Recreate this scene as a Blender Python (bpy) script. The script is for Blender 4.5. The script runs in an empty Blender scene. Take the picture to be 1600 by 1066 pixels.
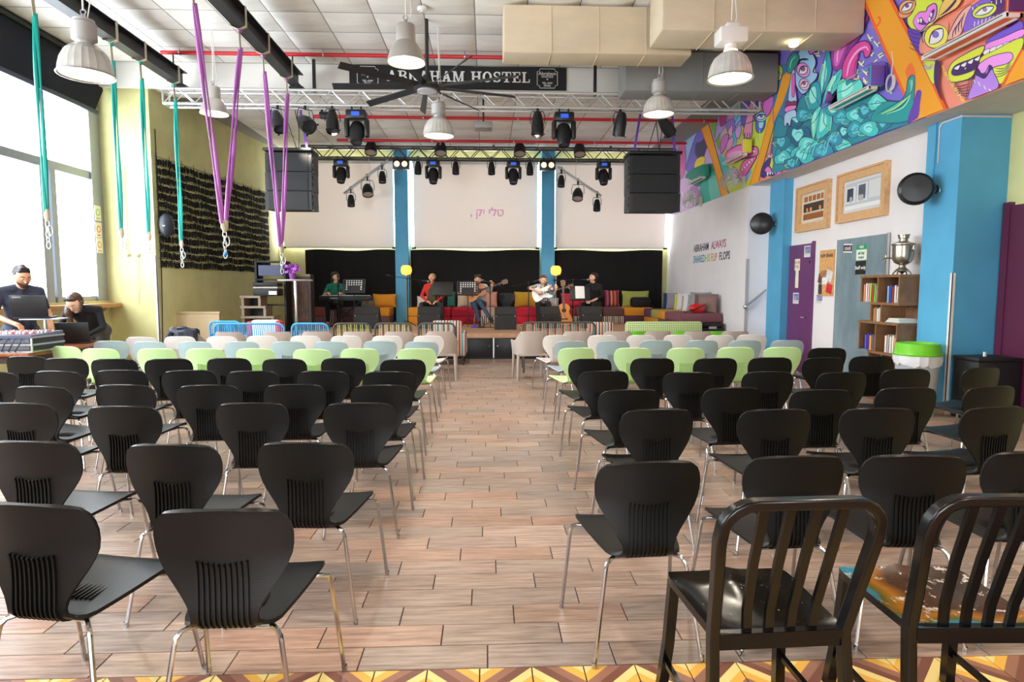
import bpy, bmesh, math, random
from mathutils import Vector, Matrix, noise as mnoise
random.seed(7)
scene = bpy.context.scene
COL = scene.collection
# ---------------------------------------------------------------- camera
FPX, CAMH = 980.0, 1.46
PITCH = math.atan(84/FPX); YAW = math.atan(40/FPX)
cd = bpy.data.cameras.new('camera'); cam = bpy.data.objects.new('camera', cd); COL.objects.link(cam)
cd.sensor_width = 36.0; cd.lens = FPX/1600*36.0; cd.clip_start = 0.05
cam.location = (0, 0, CAMH); cam.rotation_euler = (math.pi/2-PITCH, 0, -YAW)
scene.camera = cam
# ---------------------------------------------------------------- light
world = bpy.data.worlds.new('world'); scene.world = world; world.use_nodes = True
bg = world.node_tree.nodes['Background']
bg.inputs[0].default_value = (0.86, 0.93, 1.0, 1); bg.inputs[1].default_value = 10.8
def portal(loc, rot, sx, sy):
    l = bpy.data.lights.new('daylight_portal', 'AREA'); l.shape = 'RECTANGLE'; l.size = sx; l.size_y = sy
    l.cycles.is_portal = True
    o = bpy.data.objects.new('daylight_portal', l); COL.objects.link(o); o.location = loc; o.rotation_euler = rot
portal((-7.12, 5.5, 2.95), (0, -math.pi/2, 0), 3.5, 12.0)
portal((-0.7, -3.95, 1.6), (math.pi/2, 0, 0), 3.8, 2.65)  # covers the added opening in the unseen rear wall
LAMP_W = 165.0; STAGE_W = 350.0
vs = scene.view_settings
scene.display_settings.display_device = 'sRGB'
vs.view_transform = 'Standard'; vs.look = 'None'; vs.gamma = 1.0; vs.use_curve_mapping = False
vs.exposure = 0.45
scene.cycles.max_bounces = 8; scene.cycles.diffuse_bounces = 5; scene.cycles.glossy_bounces = 4
scene.cycles.transparent_max_bounces = 8; scene.cycles.sample_clamp_indirect = 6.0
scene.cycles.caustics_reflective = False; scene.cycles.caustics_refractive = False
# ---------------------------------------------------------------- pixel -> place helpers
_R = cam.rotation_euler.to_matrix()
def ray(px, py): return _R @ Vector(((px-800)/FPX, (533-py)/FPX, -1.0))
def atY(px, py, Y): r = ray(px, py); t = Y/r.y; return Vector((r.x*t, Y, CAMH+r.z*t))
def atX(px, py, X): r = ray(px, py); t = X/r.x; return Vector((X, r.y*t, CAMH+r.z*t))
def atZ(px, py, Z): r = ray(px, py); t = (Z-CAMH)/r.z; return Vector((r.x*t, r.y*t, Z))
# ---------------------------------------------------------------- materials
def lin(h):
    if not isinstance(h, str): return tuple(h)
    h = h.lstrip('#'); o = []
    for i in (0, 2, 4):
        c = int(h[i:i+2], 16)/255; o.append(c/12.92 if c <= .04045 else ((c+.055)/1.055)**2.4)
    return tuple(o)
_M = {}
def mat(name, col='#808080', rough=.6, metal=0.0, var=.0, scale=6.0, bump=0.0, bscale=60.0, emit=None, es=0.0, col2=None, spec=.5, stretch=(1,1,1), coat=0.0, trans=0.0):
    """procedural material: base colour mottled with noise, optional fine relief"""
    if name in _M: return _M[name]
    m = bpy.data.materials.new(name); m.use_nodes = True; nt = m.node_tree; b = nt.nodes['Principled BSDF']
    c = lin(col); b.inputs['Base Color'].default_value = (*c, 1); b.inputs['Roughness'].default_value = rough
    b.inputs['Metallic'].default_value = metal; b.inputs['Specular IOR Level'].default_value = spec
    b.inputs['Coat Weight'].default_value = coat; b.inputs['Transmission Weight'].default_value = trans
    if emit: b.inputs['Emission Color'].default_value = (*lin(emit), 1); b.inputs['Emission Strength'].default_value = es
    if var > 0 or bump > 0 or col2:
        tc = nt.nodes.new('ShaderNodeTexCoord'); mp = nt.nodes.new('ShaderNodeMapping'); mp.inputs['Scale'].default_value = stretch
        nt.links.new(tc.outputs['Object'], mp.inputs[0])
        if var > 0 or col2:
            n = nt.nodes.new('ShaderNodeTexNoise'); n.inputs['Scale'].default_value = scale; n.inputs['Detail'].default_value = 4
            nt.links.new(mp.outputs[0], n.inputs['Vector'])
            r = nt.nodes.new('ShaderNodeValToRGB'); nt.links.new(n.outputs[0], r.inputs[0])
            c2 = lin(col2) if col2 else tuple(min(1, x*(1+var)) for x in c); c1 = c if col2 else tuple(x*(1-var) for x in c)
            r.color_ramp.elements[0].position = .35; r.color_ramp.elements[1].position = .65
            r.color_ramp.elements[0].color = (*c1, 1); r.color_ramp.elements[1].color = (*c2, 1)
            nt.links.new(r.outputs[0], b.inputs['Base Color'])
        if bump > 0:
            n2 = nt.nodes.new('ShaderNodeTexNoise'); n2.inputs['Scale'].default_value = bscale; n2.inputs['Detail'].default_value = 3
            nt.links.new(mp.outputs[0], n2.inputs['Vector'])
            bp = nt.nodes.new('ShaderNodeBump'); bp.inputs['Strength'].default_value = bump; bp.inputs['Distance'].default_value = .01
            nt.links.new(n2.outputs[0], bp.inputs['Height']); nt.links.new(bp.outputs[0], b.inputs['Normal'])
    _M[name] = m; return m
def nodes_of(m): nt = m.node_tree; return nt, nt.nodes['Principled BSDF'], nt.nodes, nt.links
def stripes(name, cols, axis='X', period=.2, rough=.8, coord='Object'):
    """woven stripes across one axis"""
    if name in _M: return _M[name]
    m = mat(name, cols[0], rough); nt, b, N, L = nodes_of(m)
    tc = N.new('ShaderNodeTexCoord'); sp = N.new('ShaderNodeSeparateXYZ'); L.new(tc.outputs[coord], sp.inputs[0])
    md = N.new('ShaderNodeMath'); md.operation = 'DIVIDE'; md.inputs[1].default_value = period; L.new(sp.outputs[axis], md.inputs[0])
    fr = N.new('ShaderNodeMath'); fr.operation = 'FRACT'; L.new(md.outputs[0], fr.inputs[0])
    r = N.new('ShaderNodeValToRGB'); r.color_ramp.interpolation = 'CONSTANT'; L.new(fr.outputs[0], r.inputs[0])
    e = r.color_ramp.elements; n = len(cols)
    e[0].position = 0; e[0].color = (*lin(cols[0]), 1); e[1].position = 1/n; e[1].color = (*lin(cols[1]), 1)
    for i in range(2, n): x = e.new(i/n); x.color = (*lin(cols[i]), 1)
    L.new(r.outputs[0], b.inputs['Base Color']); return m
# ---------------------------------------------------------------- mesh building
class MB:
    def __init__(s): s.v = []; s.f = []; s.m = []
    def add(s, vs, fs, mi=0):
        k = len(s.v); s.v += [tuple(p) for p in vs]; s.f += [tuple(i+k for i in f) for f in fs]; s.m += [mi]*len(fs); return s
    def box(s, a, b, mi=0, M=None):
        x0, y0, z0 = a; x1, y1, z1 = b
        vs = [Vector(p) for p in ((x0,y0,z0),(x1,y0,z0),(x1,y1,z0),(x0,y1,z0),(x0,y0,z1),(x1,y0,z1),(x1,y1,z1),(x0,y1,z1))]
        if M: vs = [M @ p for p in vs]
        return s.add(vs, [(0,3,2,1),(4,5,6,7),(0,1,5,4),(1,2,6,5),(2,3,7,6),(3,0,4,7)], mi)
    def cbox(s, c, d, mi=0, M=None):
        return s.box([c[i]-d[i]/2 for i in range(3)], [c[i]+d[i]/2 for i in range(3)], mi, M)
    def rbox(s, a, b, r=.02, mi=0, M=None):
        """box with all edges chamfered twice"""
        bm = bmesh.new(); c = [(a[i]+b[i])/2 for i in range(3)]; d = [b[i]-a[i] for i in range(3)]
        bmesh.ops.create_cube(bm, size=1, matrix=Matrix.Translation(c) @ Matrix.Diagonal((*d, 1)))
        r = min(r, min(d)*.49)
        bmesh.ops.bevel(bm, geom=bm.edges[:], offset=r, segments=2, affect='EDGES', profile=.5)
        return s.bm(bm, mi, M)
    def bm(s, bm, mi=0, M=None):
        bm.verts.ensure_lookup_table(); bm.verts.index_update()
        s.add([(M @ v.co) if M else v.co.copy() for v in bm.verts], [[v.index for v in f.verts] for f in bm.faces], mi); bm.free(); return s
    def tube(s, pts, r, n=8, mi=0, cap=True, closed=False):
        pts = [Vector(p) for p in pts]; rs = r if isinstance(r, (list, tuple)) else [r]*len(pts)
        k = len(pts); vs = []; fs = []; up = None
        for i, p in enumerate(pts):
            if closed: t = pts[(i+1) % k]-pts[i-1]
            else: t = pts[min(i+1, k-1)]-pts[max(i-1, 0)]
            t.normalize()
            if up is None: up = Vector((0,0,1)) if abs(t.z) < .9 else Vector((1,0,0))
            a = t.cross(up)
            if a.length < 1e-4: a = t.orthogonal()
            a.normalize(); b = a.cross(t); up = b
            for j in range(n):
                g = 2*math.pi*j/n; vs.append(p+(a*math.cos(g)+b*math.sin(g))*rs[i])
        m = k if closed else k-1
        for i in range(m):
            for j in range(n):
                q = (i+1) % k; fs.append((i*n+j, i*n+(j+1) % n, q*n+(j+1) % n, q*n+j))
        if cap and not closed: fs.append(tuple(range(n-1, -1, -1))); fs.append(tuple((k-1)*n+j for j in range(n)))
        return s.add(vs, fs, mi)
    def strip(s, pts, w, t, side, mi=0):
        """flat band along a path: width w along `side`, thickness t"""
        pts = [Vector(p) for p in pts]; sd = Vector(side).normalized(); vs = []; fs = []; k = len(pts)
        for i, p in enumerate(pts):
            d = (pts[min(i+1, k-1)]-pts[max(i-1, 0)]).normalized(); nn = d.cross(sd).normalized(); ww = w[i] if isinstance(w, (list, tuple)) else w
            vs += [p-sd*ww/2-nn*t/2, p+sd*ww/2-nn*t/2, p+sd*ww/2+nn*t/2, p-sd*ww/2+nn*t/2]
        for i in range(k-1):
            for j in range(4): fs.append((i*4+j, i*4+(j+1) % 4, i*4+4+(j+1) % 4, i*4+4+j))
        fs += [(3,2,1,0), tuple((k-1)*4+j for j in range(4))]
        return s.add(vs, fs, mi)
    def lathe(s, prof, n=20, mi=0, M=None, a0=0, a1=2*math.pi):
        full = abs(a1-a0-2*math.pi) < 1e-6; vs = []; fs = []; cnt = n if full else n+1
        for r, z in prof:
            for j in range(cnt):
                g = a0+(a1-a0)*j/n; vs.append(Vector((r*math.cos(g), r*math.sin(g), z)))
        for i in range(len(prof)-1):
            for j in range(n):
                j2 = (j+1) % cnt; fs.append((i*cnt+j, i*cnt+j2, (i+1)*cnt+j2, (i+1)*cnt+j))
        if M: vs = [M @ v for v in vs]
        return s.add(vs, fs, mi)
    def prism(s, poly, h0, h1, mi=0, M=None, plane='XY'):
        """polygon extruded; plane gives the two polygon axes"""
        def P(u, v, w): return {'XY': (u, v, w), 'XZ': (u, w, v), 'YZ': (w, u, v)}[plane]
        n = len(poly); vs = [Vector(P(u, v, h0)) for u, v in poly]+[Vector(P(u, v, h1)) for u, v in poly]
        if M: vs = [M @ v for v in vs]
        fs = [tuple(range(n-1, -1, -1)), tuple(range(n, 2*n))]+[(i, (i+1) % n, n+(i+1) % n, n+i) for i in range(n)]
        return s.add(vs, fs, mi)
    def ball(s, c, r, n=12, mi=0, sc=(1,1,1), M=None):
        prof = [(max(1e-4, r*math.sin(math.pi*i/(n//2+2))), -r*math.cos(math.pi*i/(n//2+2))) for i in range(n//2+3)]
        T = Matrix.Translation(c) @ Matrix.Diagonal((*sc, 1)); 
        return s.lathe(prof, n, mi, (M @ T) if M else T)
    def pillow(s, c, d, puff=.5, n=8, mi=0, M=None):
        """stuffed cushion: square outline with pinched corners, thickness d[1] (local y)"""
        vs = []; fs = []
        for sd in (1, -1):
            for i in range(n+1):
                for j in range(n+1):
                    u = -1+2*i/n; v = -1+2*j/n
                    e = ((1-u*u)*(1-v*v))**.42; k = 1-.10*(u*u*v*v)-.07*(1-max(abs(u), abs(v))**6)*0
                    pin = 1-.06*(1-u*u)*(abs(v) > .99)-.06*(1-v*v)*(abs(u) > .99)
                    vs.append(Vector((c[0]+u*d[0]/2*pin, c[1]+sd*(d[1]/2*e+.004), c[2]+v*d[2]/2*pin)))
        q = (n+1)*(n+1)
        for i in range(n):
            for j in range(n):
                a = i*(n+1)+j; f = (a, a+1, a+n+2, a+n+1); fs.append(f); fs.append(tuple(q+x for x in reversed(f)))
        for i in range(n):
            for a, b in ((i*(n+1), (i+1)*(n+1)), ((i+1)*(n+1)+n, i*(n+1)+n), (i+1, i), (n*(n+1)+i, n*(n+1)+i+1)): fs.append((a, b, q+b, q+a))
        if M: vs = [M @ v for v in vs]
        return s.add(vs, fs, mi)
    def build(s, name, mats, parent=None, loc=None, rot=None, smooth=35):
        me = bpy.data.meshes.new(name); me.from_pydata(s.v, [], s.f)
        for m in (mats if isinstance(mats, (list, tuple)) else [mats]): me.materials.append(m)
        if any(s.m): me.polygons.foreach_set('material_index', s.m)
        bm = bmesh.new(); bm.from_mesh(me); bmesh.ops.recalc_face_normals(bm, faces=bm.faces); bm.to_mesh(me); bm.free()
        if smooth:
            me.polygons.foreach_set('use_smooth', [True]*len(me.polygons)); me.set_sharp_from_angle(angle=math.radians(smooth))
        me.update(); return link(name, me, parent, loc, rot)
def link(name, me, parent=None, loc=None, rot=None):
    o = bpy.data.objects.new(name, me); COL.objects.link(o)
    if parent: o.parent = parent
    if loc is not None: o.location = loc
    if rot is not None: o.rotation_euler = rot
    return o
def tag(o, label, cat, group=None):
    o['label'] = label; o['category'] = cat
    if group: o['group'] = group
    return o
def thing(name, label, cat, loc=(0,0,0), rz=0.0, group=None, rot=None):
    o = bpy.data.objects.new(name, None); o.empty_display_size = .1; COL.objects.link(o)
    o.location = loc; o.rotation_euler = rot if rot else (0, 0, rz); return tag(o, label, cat, group)
def struct(o): o['kind'] = 'structure'; return o
def kids(o): return [c for c in bpy.data.objects if c.parent == o]
def dup(root, loc, rz=None, label=None, rot=None):
    r = root.copy(); COL.objects.link(r); r.location = loc
    if rz is not None: r.rotation_euler = (0, 0, rz)
    if rot is not None: r.rotation_euler = rot
    if label: r['label'] = label
    for ch in _kid(root):
        c = ch.copy(); COL.objects.link(c); c.parent = r
        for g in _kid(ch):
            d = g.copy(); COL.objects.link(d); d.parent = c
    return r
_KC = {}
def _kid(o):
    if o.name not in _KC: _KC[o.name] = [c for c in COL.objects if c.parent == o]
    return _KC[o.name]
def recolor(root, old, new):
    """give a copied thing its own mesh copies with another material"""
    for c in [x for x in COL.objects if x.parent == root]:
        if c.type == 'MESH' and any(m == old for m in c.data.materials):
            c.data = c.data.copy()
            for i, m in enumerate(c.data.materials):
                if m == old: c.data.materials[i] = new
def smoothpoly(pts, k=4, closed=True):
    """Catmull-Rom through 2-D points"""
    n = len(pts); out = []
    for i in range(n if closed else n-1):
        g = lambda q: pts[q % n] if closed else pts[max(0, min(n-1, q))]
        p0, p1, p2, p3 = g(i-1), g(i), g(i+1), g(i+2)
        for j in range(k):
            t = j/k; out.append(tuple(.5*((2*b)+(-a+c)*t+(2*a-5*b+4*c-d)*t*t+(-a+3*b-3*c+d)*t**3) for a, b, c, d in zip(p0, p1, p2, p3)))
    if not closed: out.append(tuple(pts[-1]))
    return out
def text_mesh(name, body, size, m, M, parent=None, depth=.001, bold=0.0, align='CENTER', sx=1.0):
    """flat lettering as a mesh; M places the XY plane of the text"""
    cu = bpy.data.curves.new(name, 'FONT'); cu.body = body; cu.size = size; cu.extrude = depth; cu.offset = bold
    cu.align_x = align; cu.align_y = 'CENTER'; cu.resolution_u = 2
    t = bpy.data.objects.new('tmp', cu); COL.objects.link(t)
    dg = bpy.context.evaluated_depsgraph_get(); me = bpy.data.meshes.new_from_object(t.evaluated_get(dg))
    bpy.data.objects.remove(t); bpy.data.curves.remove(cu)
    me.transform(M @ Matrix.Diagonal((sx, 1, 1, 1))); me.materials.clear(); me.materials.append(m); me.name = name
    return link(name, me, parent)
def frame(o, x, y, z=None):
    """matrix from origin and axes"""
    x = Vector(x).normalized(); y = Vector(y).normalized(); z = x.cross(y)
    return Matrix(((x.x,y.x,z.x,o[0]),(x.y,y.y,z.y,o[1]),(x.z,y.z,z.z,o[2]),(0,0,0,1)))
T = Matrix.Translation
def RX(a): return Matrix.Rotation(a, 4, 'X')
def RY(a): return Matrix.Rotation(a, 4, 'Y')
def RZ(a): return Matrix.Rotation(a, 4, 'Z')
# ================================================================ THE ROOM
YB = 17.2; ZF = 5.46; ZS = 5.10; YBULK = 11.8; XL = -7.0; XM = 4.98; STZ = .52; STY = 12.75
M_lime = mat('limewash_yellow_green', '#d6d296', .85, var=.06, scale=2.5)
M_white = mat('white_wall_paint', '#f1ecec', .8, var=.02, scale=2)
M_white2 = mat('white_bulkhead_paint', '#e9e8e2', .8, var=.02, scale=2)
M_blue = mat('blue_column_paint', '#56a8d0', .65, var=.05, scale=3)
M_grout = mat('grout', '#4a3c34', .9)
M_black = mat('matte_black', '#121213', .55)
M_chrome = mat('chrome', '#d8d8d8', .12, 1.0)
M_steel = mat('brushed_aluminium', '#c9cacb', .35, 1.0, bump=.05)
M_dkmetal = mat('dark_gunmetal', '#3a3a3c', .45, .6)
M_soffit = mat('grey_soffit_paint', '#cfc9c6', .85, var=.03)
M_wood = mat('oak_veneer', '#c99a63', .5, col2='#b07f4a', scale=9, stretch=(1, 8, 8))
M_whitepl = mat('white_plastic', '#e9e7e2', .4)
def wall(name, boxes, m, parent=None):
    b = MB()
    for a, c in boxes: b.box(a, c)
    return struct(b.build(name, m, parent, smooth=0))
# floor base, planks, cement tiles
PW, PL = .160, .50; Y0T = 2.30
floor = wall('floor', [((-7.3, -4.2, -.12), (6.6, YB+.3, -.006))], M_grout)
m = mat('wood_look_tile', '#c8a58c', .38); nt, b, N, L = nodes_of(m)
geo = N.new('ShaderNodeNewGeometry'); sp = N.new('ShaderNodeSeparateXYZ'); L.new(geo.outputs['Position'], sp.inputs[0])
def mth(op, a, b_=None):
    n = N.new('ShaderNodeMath'); n.operation = op
    for i, x in enumerate((a, b_)):
        if x is None: continue
        if isinstance(x, (int, float)): n.inputs[i].default_value = x
        else: L.new(x, n.inputs[i])
    return n.outputs[0]
row = mth('FLOOR', mth('DIVIDE', mth('SUBTRACT', sp.outputs[1], Y0T), PW))
off = mth('MULTIPLY', mth('FRACT', mth('ADD', mth('MULTIPLY', row, .381966), 10.0)), PL)
colx = mth('FLOOR', mth('DIVIDE', mth('ADD', sp.outputs[0], mth('ADD', off, 10.0)), PL))
cb = N.new('ShaderNodeCombineXYZ'); L.new(row, cb.inputs[0]); L.new(colx, cb.inputs[1])
wn = N.new('ShaderNodeTexWhiteNoise'); wn.noise_dimensions = '3D'; L.new(cb.outputs[0], wn.inputs[0])
rp = N.new('ShaderNodeValToRGB'); L.new(wn.outputs['Value'], rp.inputs[0]); e = rp.color_ramp.elements
e[0].color = (*lin('#a19186'), 1); e[1].color = (*lin('#cbb09f'), 1)
for p_, c_ in ((.2, '#bda594'), (.4, '#ab9484'), (.6, '#c7a18a'), (.75, '#b4a296'), (.9, '#c3a994')): x = e.new(p_); x.color = (*lin(c_), 1)
va = N.new('ShaderNodeVectorMath'); va.operation = 'MULTIPLY_ADD'; L.new(wn.outputs['Color'], va.inputs[0]); va.inputs[1].default_value = (40, 40, 40); 
sc_ = N.new('ShaderNodeVectorMath'); sc_.operation = 'MULTIPLY'; L.new(geo.outputs['Position'], sc_.inputs[0]); sc_.inputs[1].default_value = (3.0, 42, 1)
L.new(sc_.outputs[0], va.inputs[2])
ng = N.new('ShaderNodeTexNoise'); ng.inputs['Scale'].default_value = 1.4; ng.inputs['Detail'].default_value = 6; ng.inputs['Roughness'].default_value = .65; L.new(va.outputs[0], ng.inputs['Vector'])
rg = N.new('ShaderNodeValToRGB'); L.new(ng.outputs[0], rg.inputs[0]); rg.color_ramp.elements[0].position = .3; rg.color_ramp.elements[1].position = .62
rg.color_ramp.elements[0].color = (.42, .38, .36, 1); rg.color_ramp.elements[1].color = (.93, .92, .92, 1)
mx = N.new('ShaderNodeMix'); mx.data_type = 'RGBA'; mx.blend_type = 'MULTIPLY'; mx.inputs[0].default_value = 1; L.new(rp.outputs[0], mx.inputs[6]); L.new(rg.outputs[0], mx.inputs[7])
L.new(mx.outputs[2], b.inputs['Base Color'])
bp = N.new('ShaderNodeBump'); bp.inputs['Strength'].default_value = .12; bp.inputs['Distance'].default_value = .004; L.new(ng.outputs[0], bp.inputs['Height']); L.new(bp.outputs[0], b.inputs['Normal'])
M_plank = m
def plank_geo(mb, x0, x1, y0, y1, g=.0026, h=.007):
    a = .0016
    vs = [(x0+g, y0+g, -h), (x1-g, y0+g, -h), (x1-g, y1-g, -h), (x0+g, y1-g, -h), (x0+g, y0+g, -a), (x1-g, y0+g, -a), (x1-g, y1-g, -a), (x0+g, y1-g, -a),
          (x0+g+a, y0+g+a, 0), (x1-g-a, y0+g+a, 0), (x1-g-a, y1-g-a, 0), (x0+g+a, y1-g-a, 0)]
    mb.add(vs, [(8,9,10,11)]+[(i, (i+1) % 4, 4+(i+1) % 4, 4+i) for i in range(4)]+[(4+i, 4+(i+1) % 4, 8+(i+1) % 4, 8+i) for i in range(4)])
far = MB(); near = []; nrow = int((STY-Y0T)/PW)+1
for r in range(nrow):
    y0 = Y0T+r*PW; y1 = min(y0+PW, STY); off_ = ((r*.381966+10) % 1)*PL
    k0 = int((-7.0+off_+10)//PL)
    for k in range(k0, k0+28):
        x0 = k*PL-off_-10; x1 = x0+PL
        x0c, x1c = max(x0, -7.0), min(x1, 5.85)
        if x1c-x0c < .03: continue
        xm = (x0c+x1c)/2; lim0 = -.86*y1-.4; lim1 = .80*y1+.4
        if x0c == x0 and x1c == x1 and y1-y0 > PW-.01 and lim0 < xm < lim1 and len(near) < 290: near.append((xm, (y0+y1)/2))
        else: plank_geo(far, x0c, x1c, y0, y1)
pm = MB(); plank_geo(pm, -PL/2, PL/2, -PW/2, PW/2)
p0 = pm.build('plank', M_plank, floor, smooth=0)
for i, (x, y) in enumerate(near):
    o = p0 if i == 0 else link('plank', p0.data, floor)
    o.location = (x, y, 0)
fo = far.build('planks_far', M_plank, floor, smooth=0); fo['kind'] = 'stuff'
# chevron cement tiles (each 20 cm) on the near strip of floor
def tile_mat(name, flip):
    m = mat(name, '#7a4a3a', .45); nt, b, N, L = nodes_of(m)
    tc = N.new('ShaderNodeTexCoord'); sp = N.new('ShaderNodeSeparateXYZ'); L.new(tc.outputs['Object'], sp.inputs[0])
    s = N.new('ShaderNodeMath'); s.operation = 'MULTIPLY_ADD'; s.inputs[1].default_value = -flip; L.new(sp.outputs[0], s.inputs[0]); L.new(sp.outputs[1], s.inputs[2])
    d = N.new('ShaderNodeMath'); d.operation = 'MULTIPLY_ADD'; d.inputs[1].default_value = 1/.2; d.inputs[2].default_value = 10.5; L.new(s.outputs[0], d.inputs[0])
    f = N.new('ShaderNodeMath'); f.operation = 'FRACT'; L.new(d.outputs[0], f.inputs[0])
    r = N.new('ShaderNodeValToRGB'); r.color_ramp.interpolation = 'CONSTANT'; L.new(f.outputs[0], r.inputs[0]); e = r.color_ramp.elements
    e[0].color = (*lin('#e9b04c'), 1); e[1].position = .25; e[1].color = (*lin('#f0d488'), 1)
    for p_, c_ in ((.5, '#7b4c3c'), (.75, '#9a6a55')): x = e.new(p_); x.color = (*lin(c_), 1)
    L.new(r.outputs[0], b.inputs['Base Color']); return m
TM = [tile_mat('cement_tile_chevron_rising', 1), tile_mat('cement_tile_chevron_falling', -1)]
tb = MB(); plank_geo(tb, -.1, .1, -.1, .1)
td = [tb.build('cement_tile', TM[0], floor, smooth=0), tb.build('cement_tile', TM[1], floor, smooth=0)]
first = [True, True]
for j in range(6):
    for i in range(-15 if j < 2 else -6, 16 if j < 2 else 9):
        k = i % 2
        o = td[k] if first[k] else link('cement_tile', td[k].data, floor)
        first[k] = False; o.location = (i*.2+.07, Y0T-.1-j*.2, 0)
wall('trim_1', [((-7.0, -4.0, -.006), (-3.1, Y0T-.001, 0)), ((3.25, -4.0, -.006), (5.85, Y0T-.001, 0)), ((-3.1, -4.0, -.006), (3.25, 1.0, 0))], mat('cement_screed', '#a9785c', .5, var=.1, scale=5), floor)
# ---- left: window wall, sill, pier and the slanting stage-side wall
ZW0, ZW1, YW0, YW1 = 1.21, 4.95, -.6, 12.0
wl = wall('wall_left', [((-7.3, -4.2, 0), (XL, YW1, ZW0)), ((-7.3, -4.2, ZW1), (XL, YW1, ZF)), ((-7.3, -4.2, ZW0), (XL, YW0, ZW1))], M_lime)
XP = -6.13
b = MB(); b.prism([(-7.3, 12.0), (XP, 12.0), (-5.56, YB), (-7.3, YB)], 0, ZF, plane='XY'); struct(b.build('wall_left_stage', M_lime, smooth=0))
b = MB(); b.box((XP-.002, 11.985, 0), (XP+.008, 12.03, 2.05)); b.box((XP-.04, 11.985, 0), (XP+.008, 11.998, 2.05))
tag(b.build('corner_guard', M_whitepl, smooth=0), 'white plastic corner strip on the yellow pier edge beside window', 'corner guard')
M_alu = mat('grey_window_aluminium', '#a9afba', .4, .5)
M_glass = mat('window_glass', '#ffffff', .03); nt, bs, N, L = nodes_of(M_glass)
tr = N.new('ShaderNodeBsdfTransparent'); gl = N.new('ShaderNodeBsdfGlossy'); gl.inputs['Roughness'].default_value = .02; ms = N.new('ShaderNodeMixShader'); ms.inputs[0].default_value = .06
L.new(tr.outputs[0], ms.inputs[1]); L.new(gl.outputs[0], ms.inputs[2]); L.new(ms.outputs[0], N['Material Output'].inputs['Surface'])
win = MB(); X0 = -7.16; X1 = -7.06
for z0, z1 in ((ZW0, ZW0+.09), (ZW1-.08, ZW1), (3.38, 3.52)): win.box((X0, YW0, z0), (X1, YW1, z1))
win.box((X0, YW1-.30, ZW0), (X1+.03, YW1, ZW1))
mul = [10.37, 10.62, 7.6, 7.85, 4.8, 5.05, 2.0, 2.25]
for y in mul: win.box((X0-.02, y, ZW0), (X1+.03, y+(.19 if y in mul[::2] else .12), 3.38))
for y in (10.52, 7.75, 4.95, 2.15, YW0): win.box((X0, y, 3.52), (X1, y+.1, ZW1))
w1 = struct(win.build('window_1', M_alu, smooth=0))
for i, y in enumerate((YW0, 2.2, 5.0, 7.8, 10.57)):
    y2 = (2.0, 4.8, 7.6, 10.37, 11.7)[i]
    for z0, z1 in ((ZW0+.09, 3.38), (3.52, ZW1-.08)):
        MB().box((-7.115, y+.1, z0), (-7.109, y2, z1)).build('pane', M_glass, w1, smooth=0)
b = MB(); b.rbox((XL-.02, -.6, 1.09), (XL+.22, 12.0-.01, 1.17), .01)
for y in (11.6, 9.0, 6.4): b.prism([(XL, .93), (XL+.18, 1.09), (XL, 1.09)], y, y+.04, plane='XZ')
tag(b.build('window_sill', M_wood, smooth=30), 'long wooden ledge running under the window', 'ledge')
# outdoor: pale facade across the street, seen faintly through the glass
bo = thing('neighbour_building', 'pale grey building across the street seen through the bright window', 'building', (-24, 12, -4))
MB().box((-4, -14, 0), (0, 16, 9.0)).build('facade', mat('pale_facade', '#f3f6f8', .9), bo, smooth=0)
for i in range(5): MB().box((-.1, -11+i*5, 5.6), (.05, -8.6+i*5, 7.6)).build('window', mat('pale_window', '#dfe8ee', .4), bo, smooth=0)
# stickers on the window stile
st = thing('safety_sticker', 'strip of three pictogram stickers on the grey window frame', 'sticker', (-7.02, 11.80, 0))
for i, (z0, c) in enumerate(((2.08, '#ef9a5a'), (2.36, '#e8705a'), (2.66, '#9cc85a'))):
    p = MB().box((0, -.09, z0), (.004, .09, z0+.27)).build('panel', mat('sticker_cream', '#f6f2dc', .5), st, smooth=0)
    mb = MB(); mb.lathe([(.045, 0), (.062, 0), (.062, .002), (.045, .002)], 18, 0, T((.004, 0, z0+.15)) @ RY(math.pi/2)); mb.box((.004, -.05, z0+.03), (.006, .05, z0+.05)); mb.build('pictogram', mat('sticker_ink_'+str(i), c, .5), p, smooth=0)
# ---- black roller blind
bl = thing('roller_blind', 'black roller blind drawn half way over the top of the window', 'blind', (-6.93, 6.0, 5.38))
b = MB(); n = 40; vs = []; fs = []
for i in range(n+1):
    y = -6.5+12.4*i/n; sag = .03*math.sin(i*1.3)*(i > 30)
    vs += [(0, y, 0), (.05+sag*.4, y, -.4), (.03+sag, y-(.25 if i == n else 0), -.80)]
for i in range(n): k = i*3; fs += [(k, k+3, k+4, k+1), (k+1, k+4, k+5, k+2)]
b.add(vs, fs); b.build('blind_fabric', mat('blackout_fabric', '#10131f', .9, bump=.2, bscale=8), bl)
MB().box((.0, -6.5, -.86), (.05, 5.75, -.79)).build('bottom_rail', mat('dark_blue_rail', '#3b4152', .4, .3), bl, smooth=0)
MB().tube([(.03, -6.5, .02), (.03, 5.95, .02)], .045, 10).build('roller_tube', M_black, bl)
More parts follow.
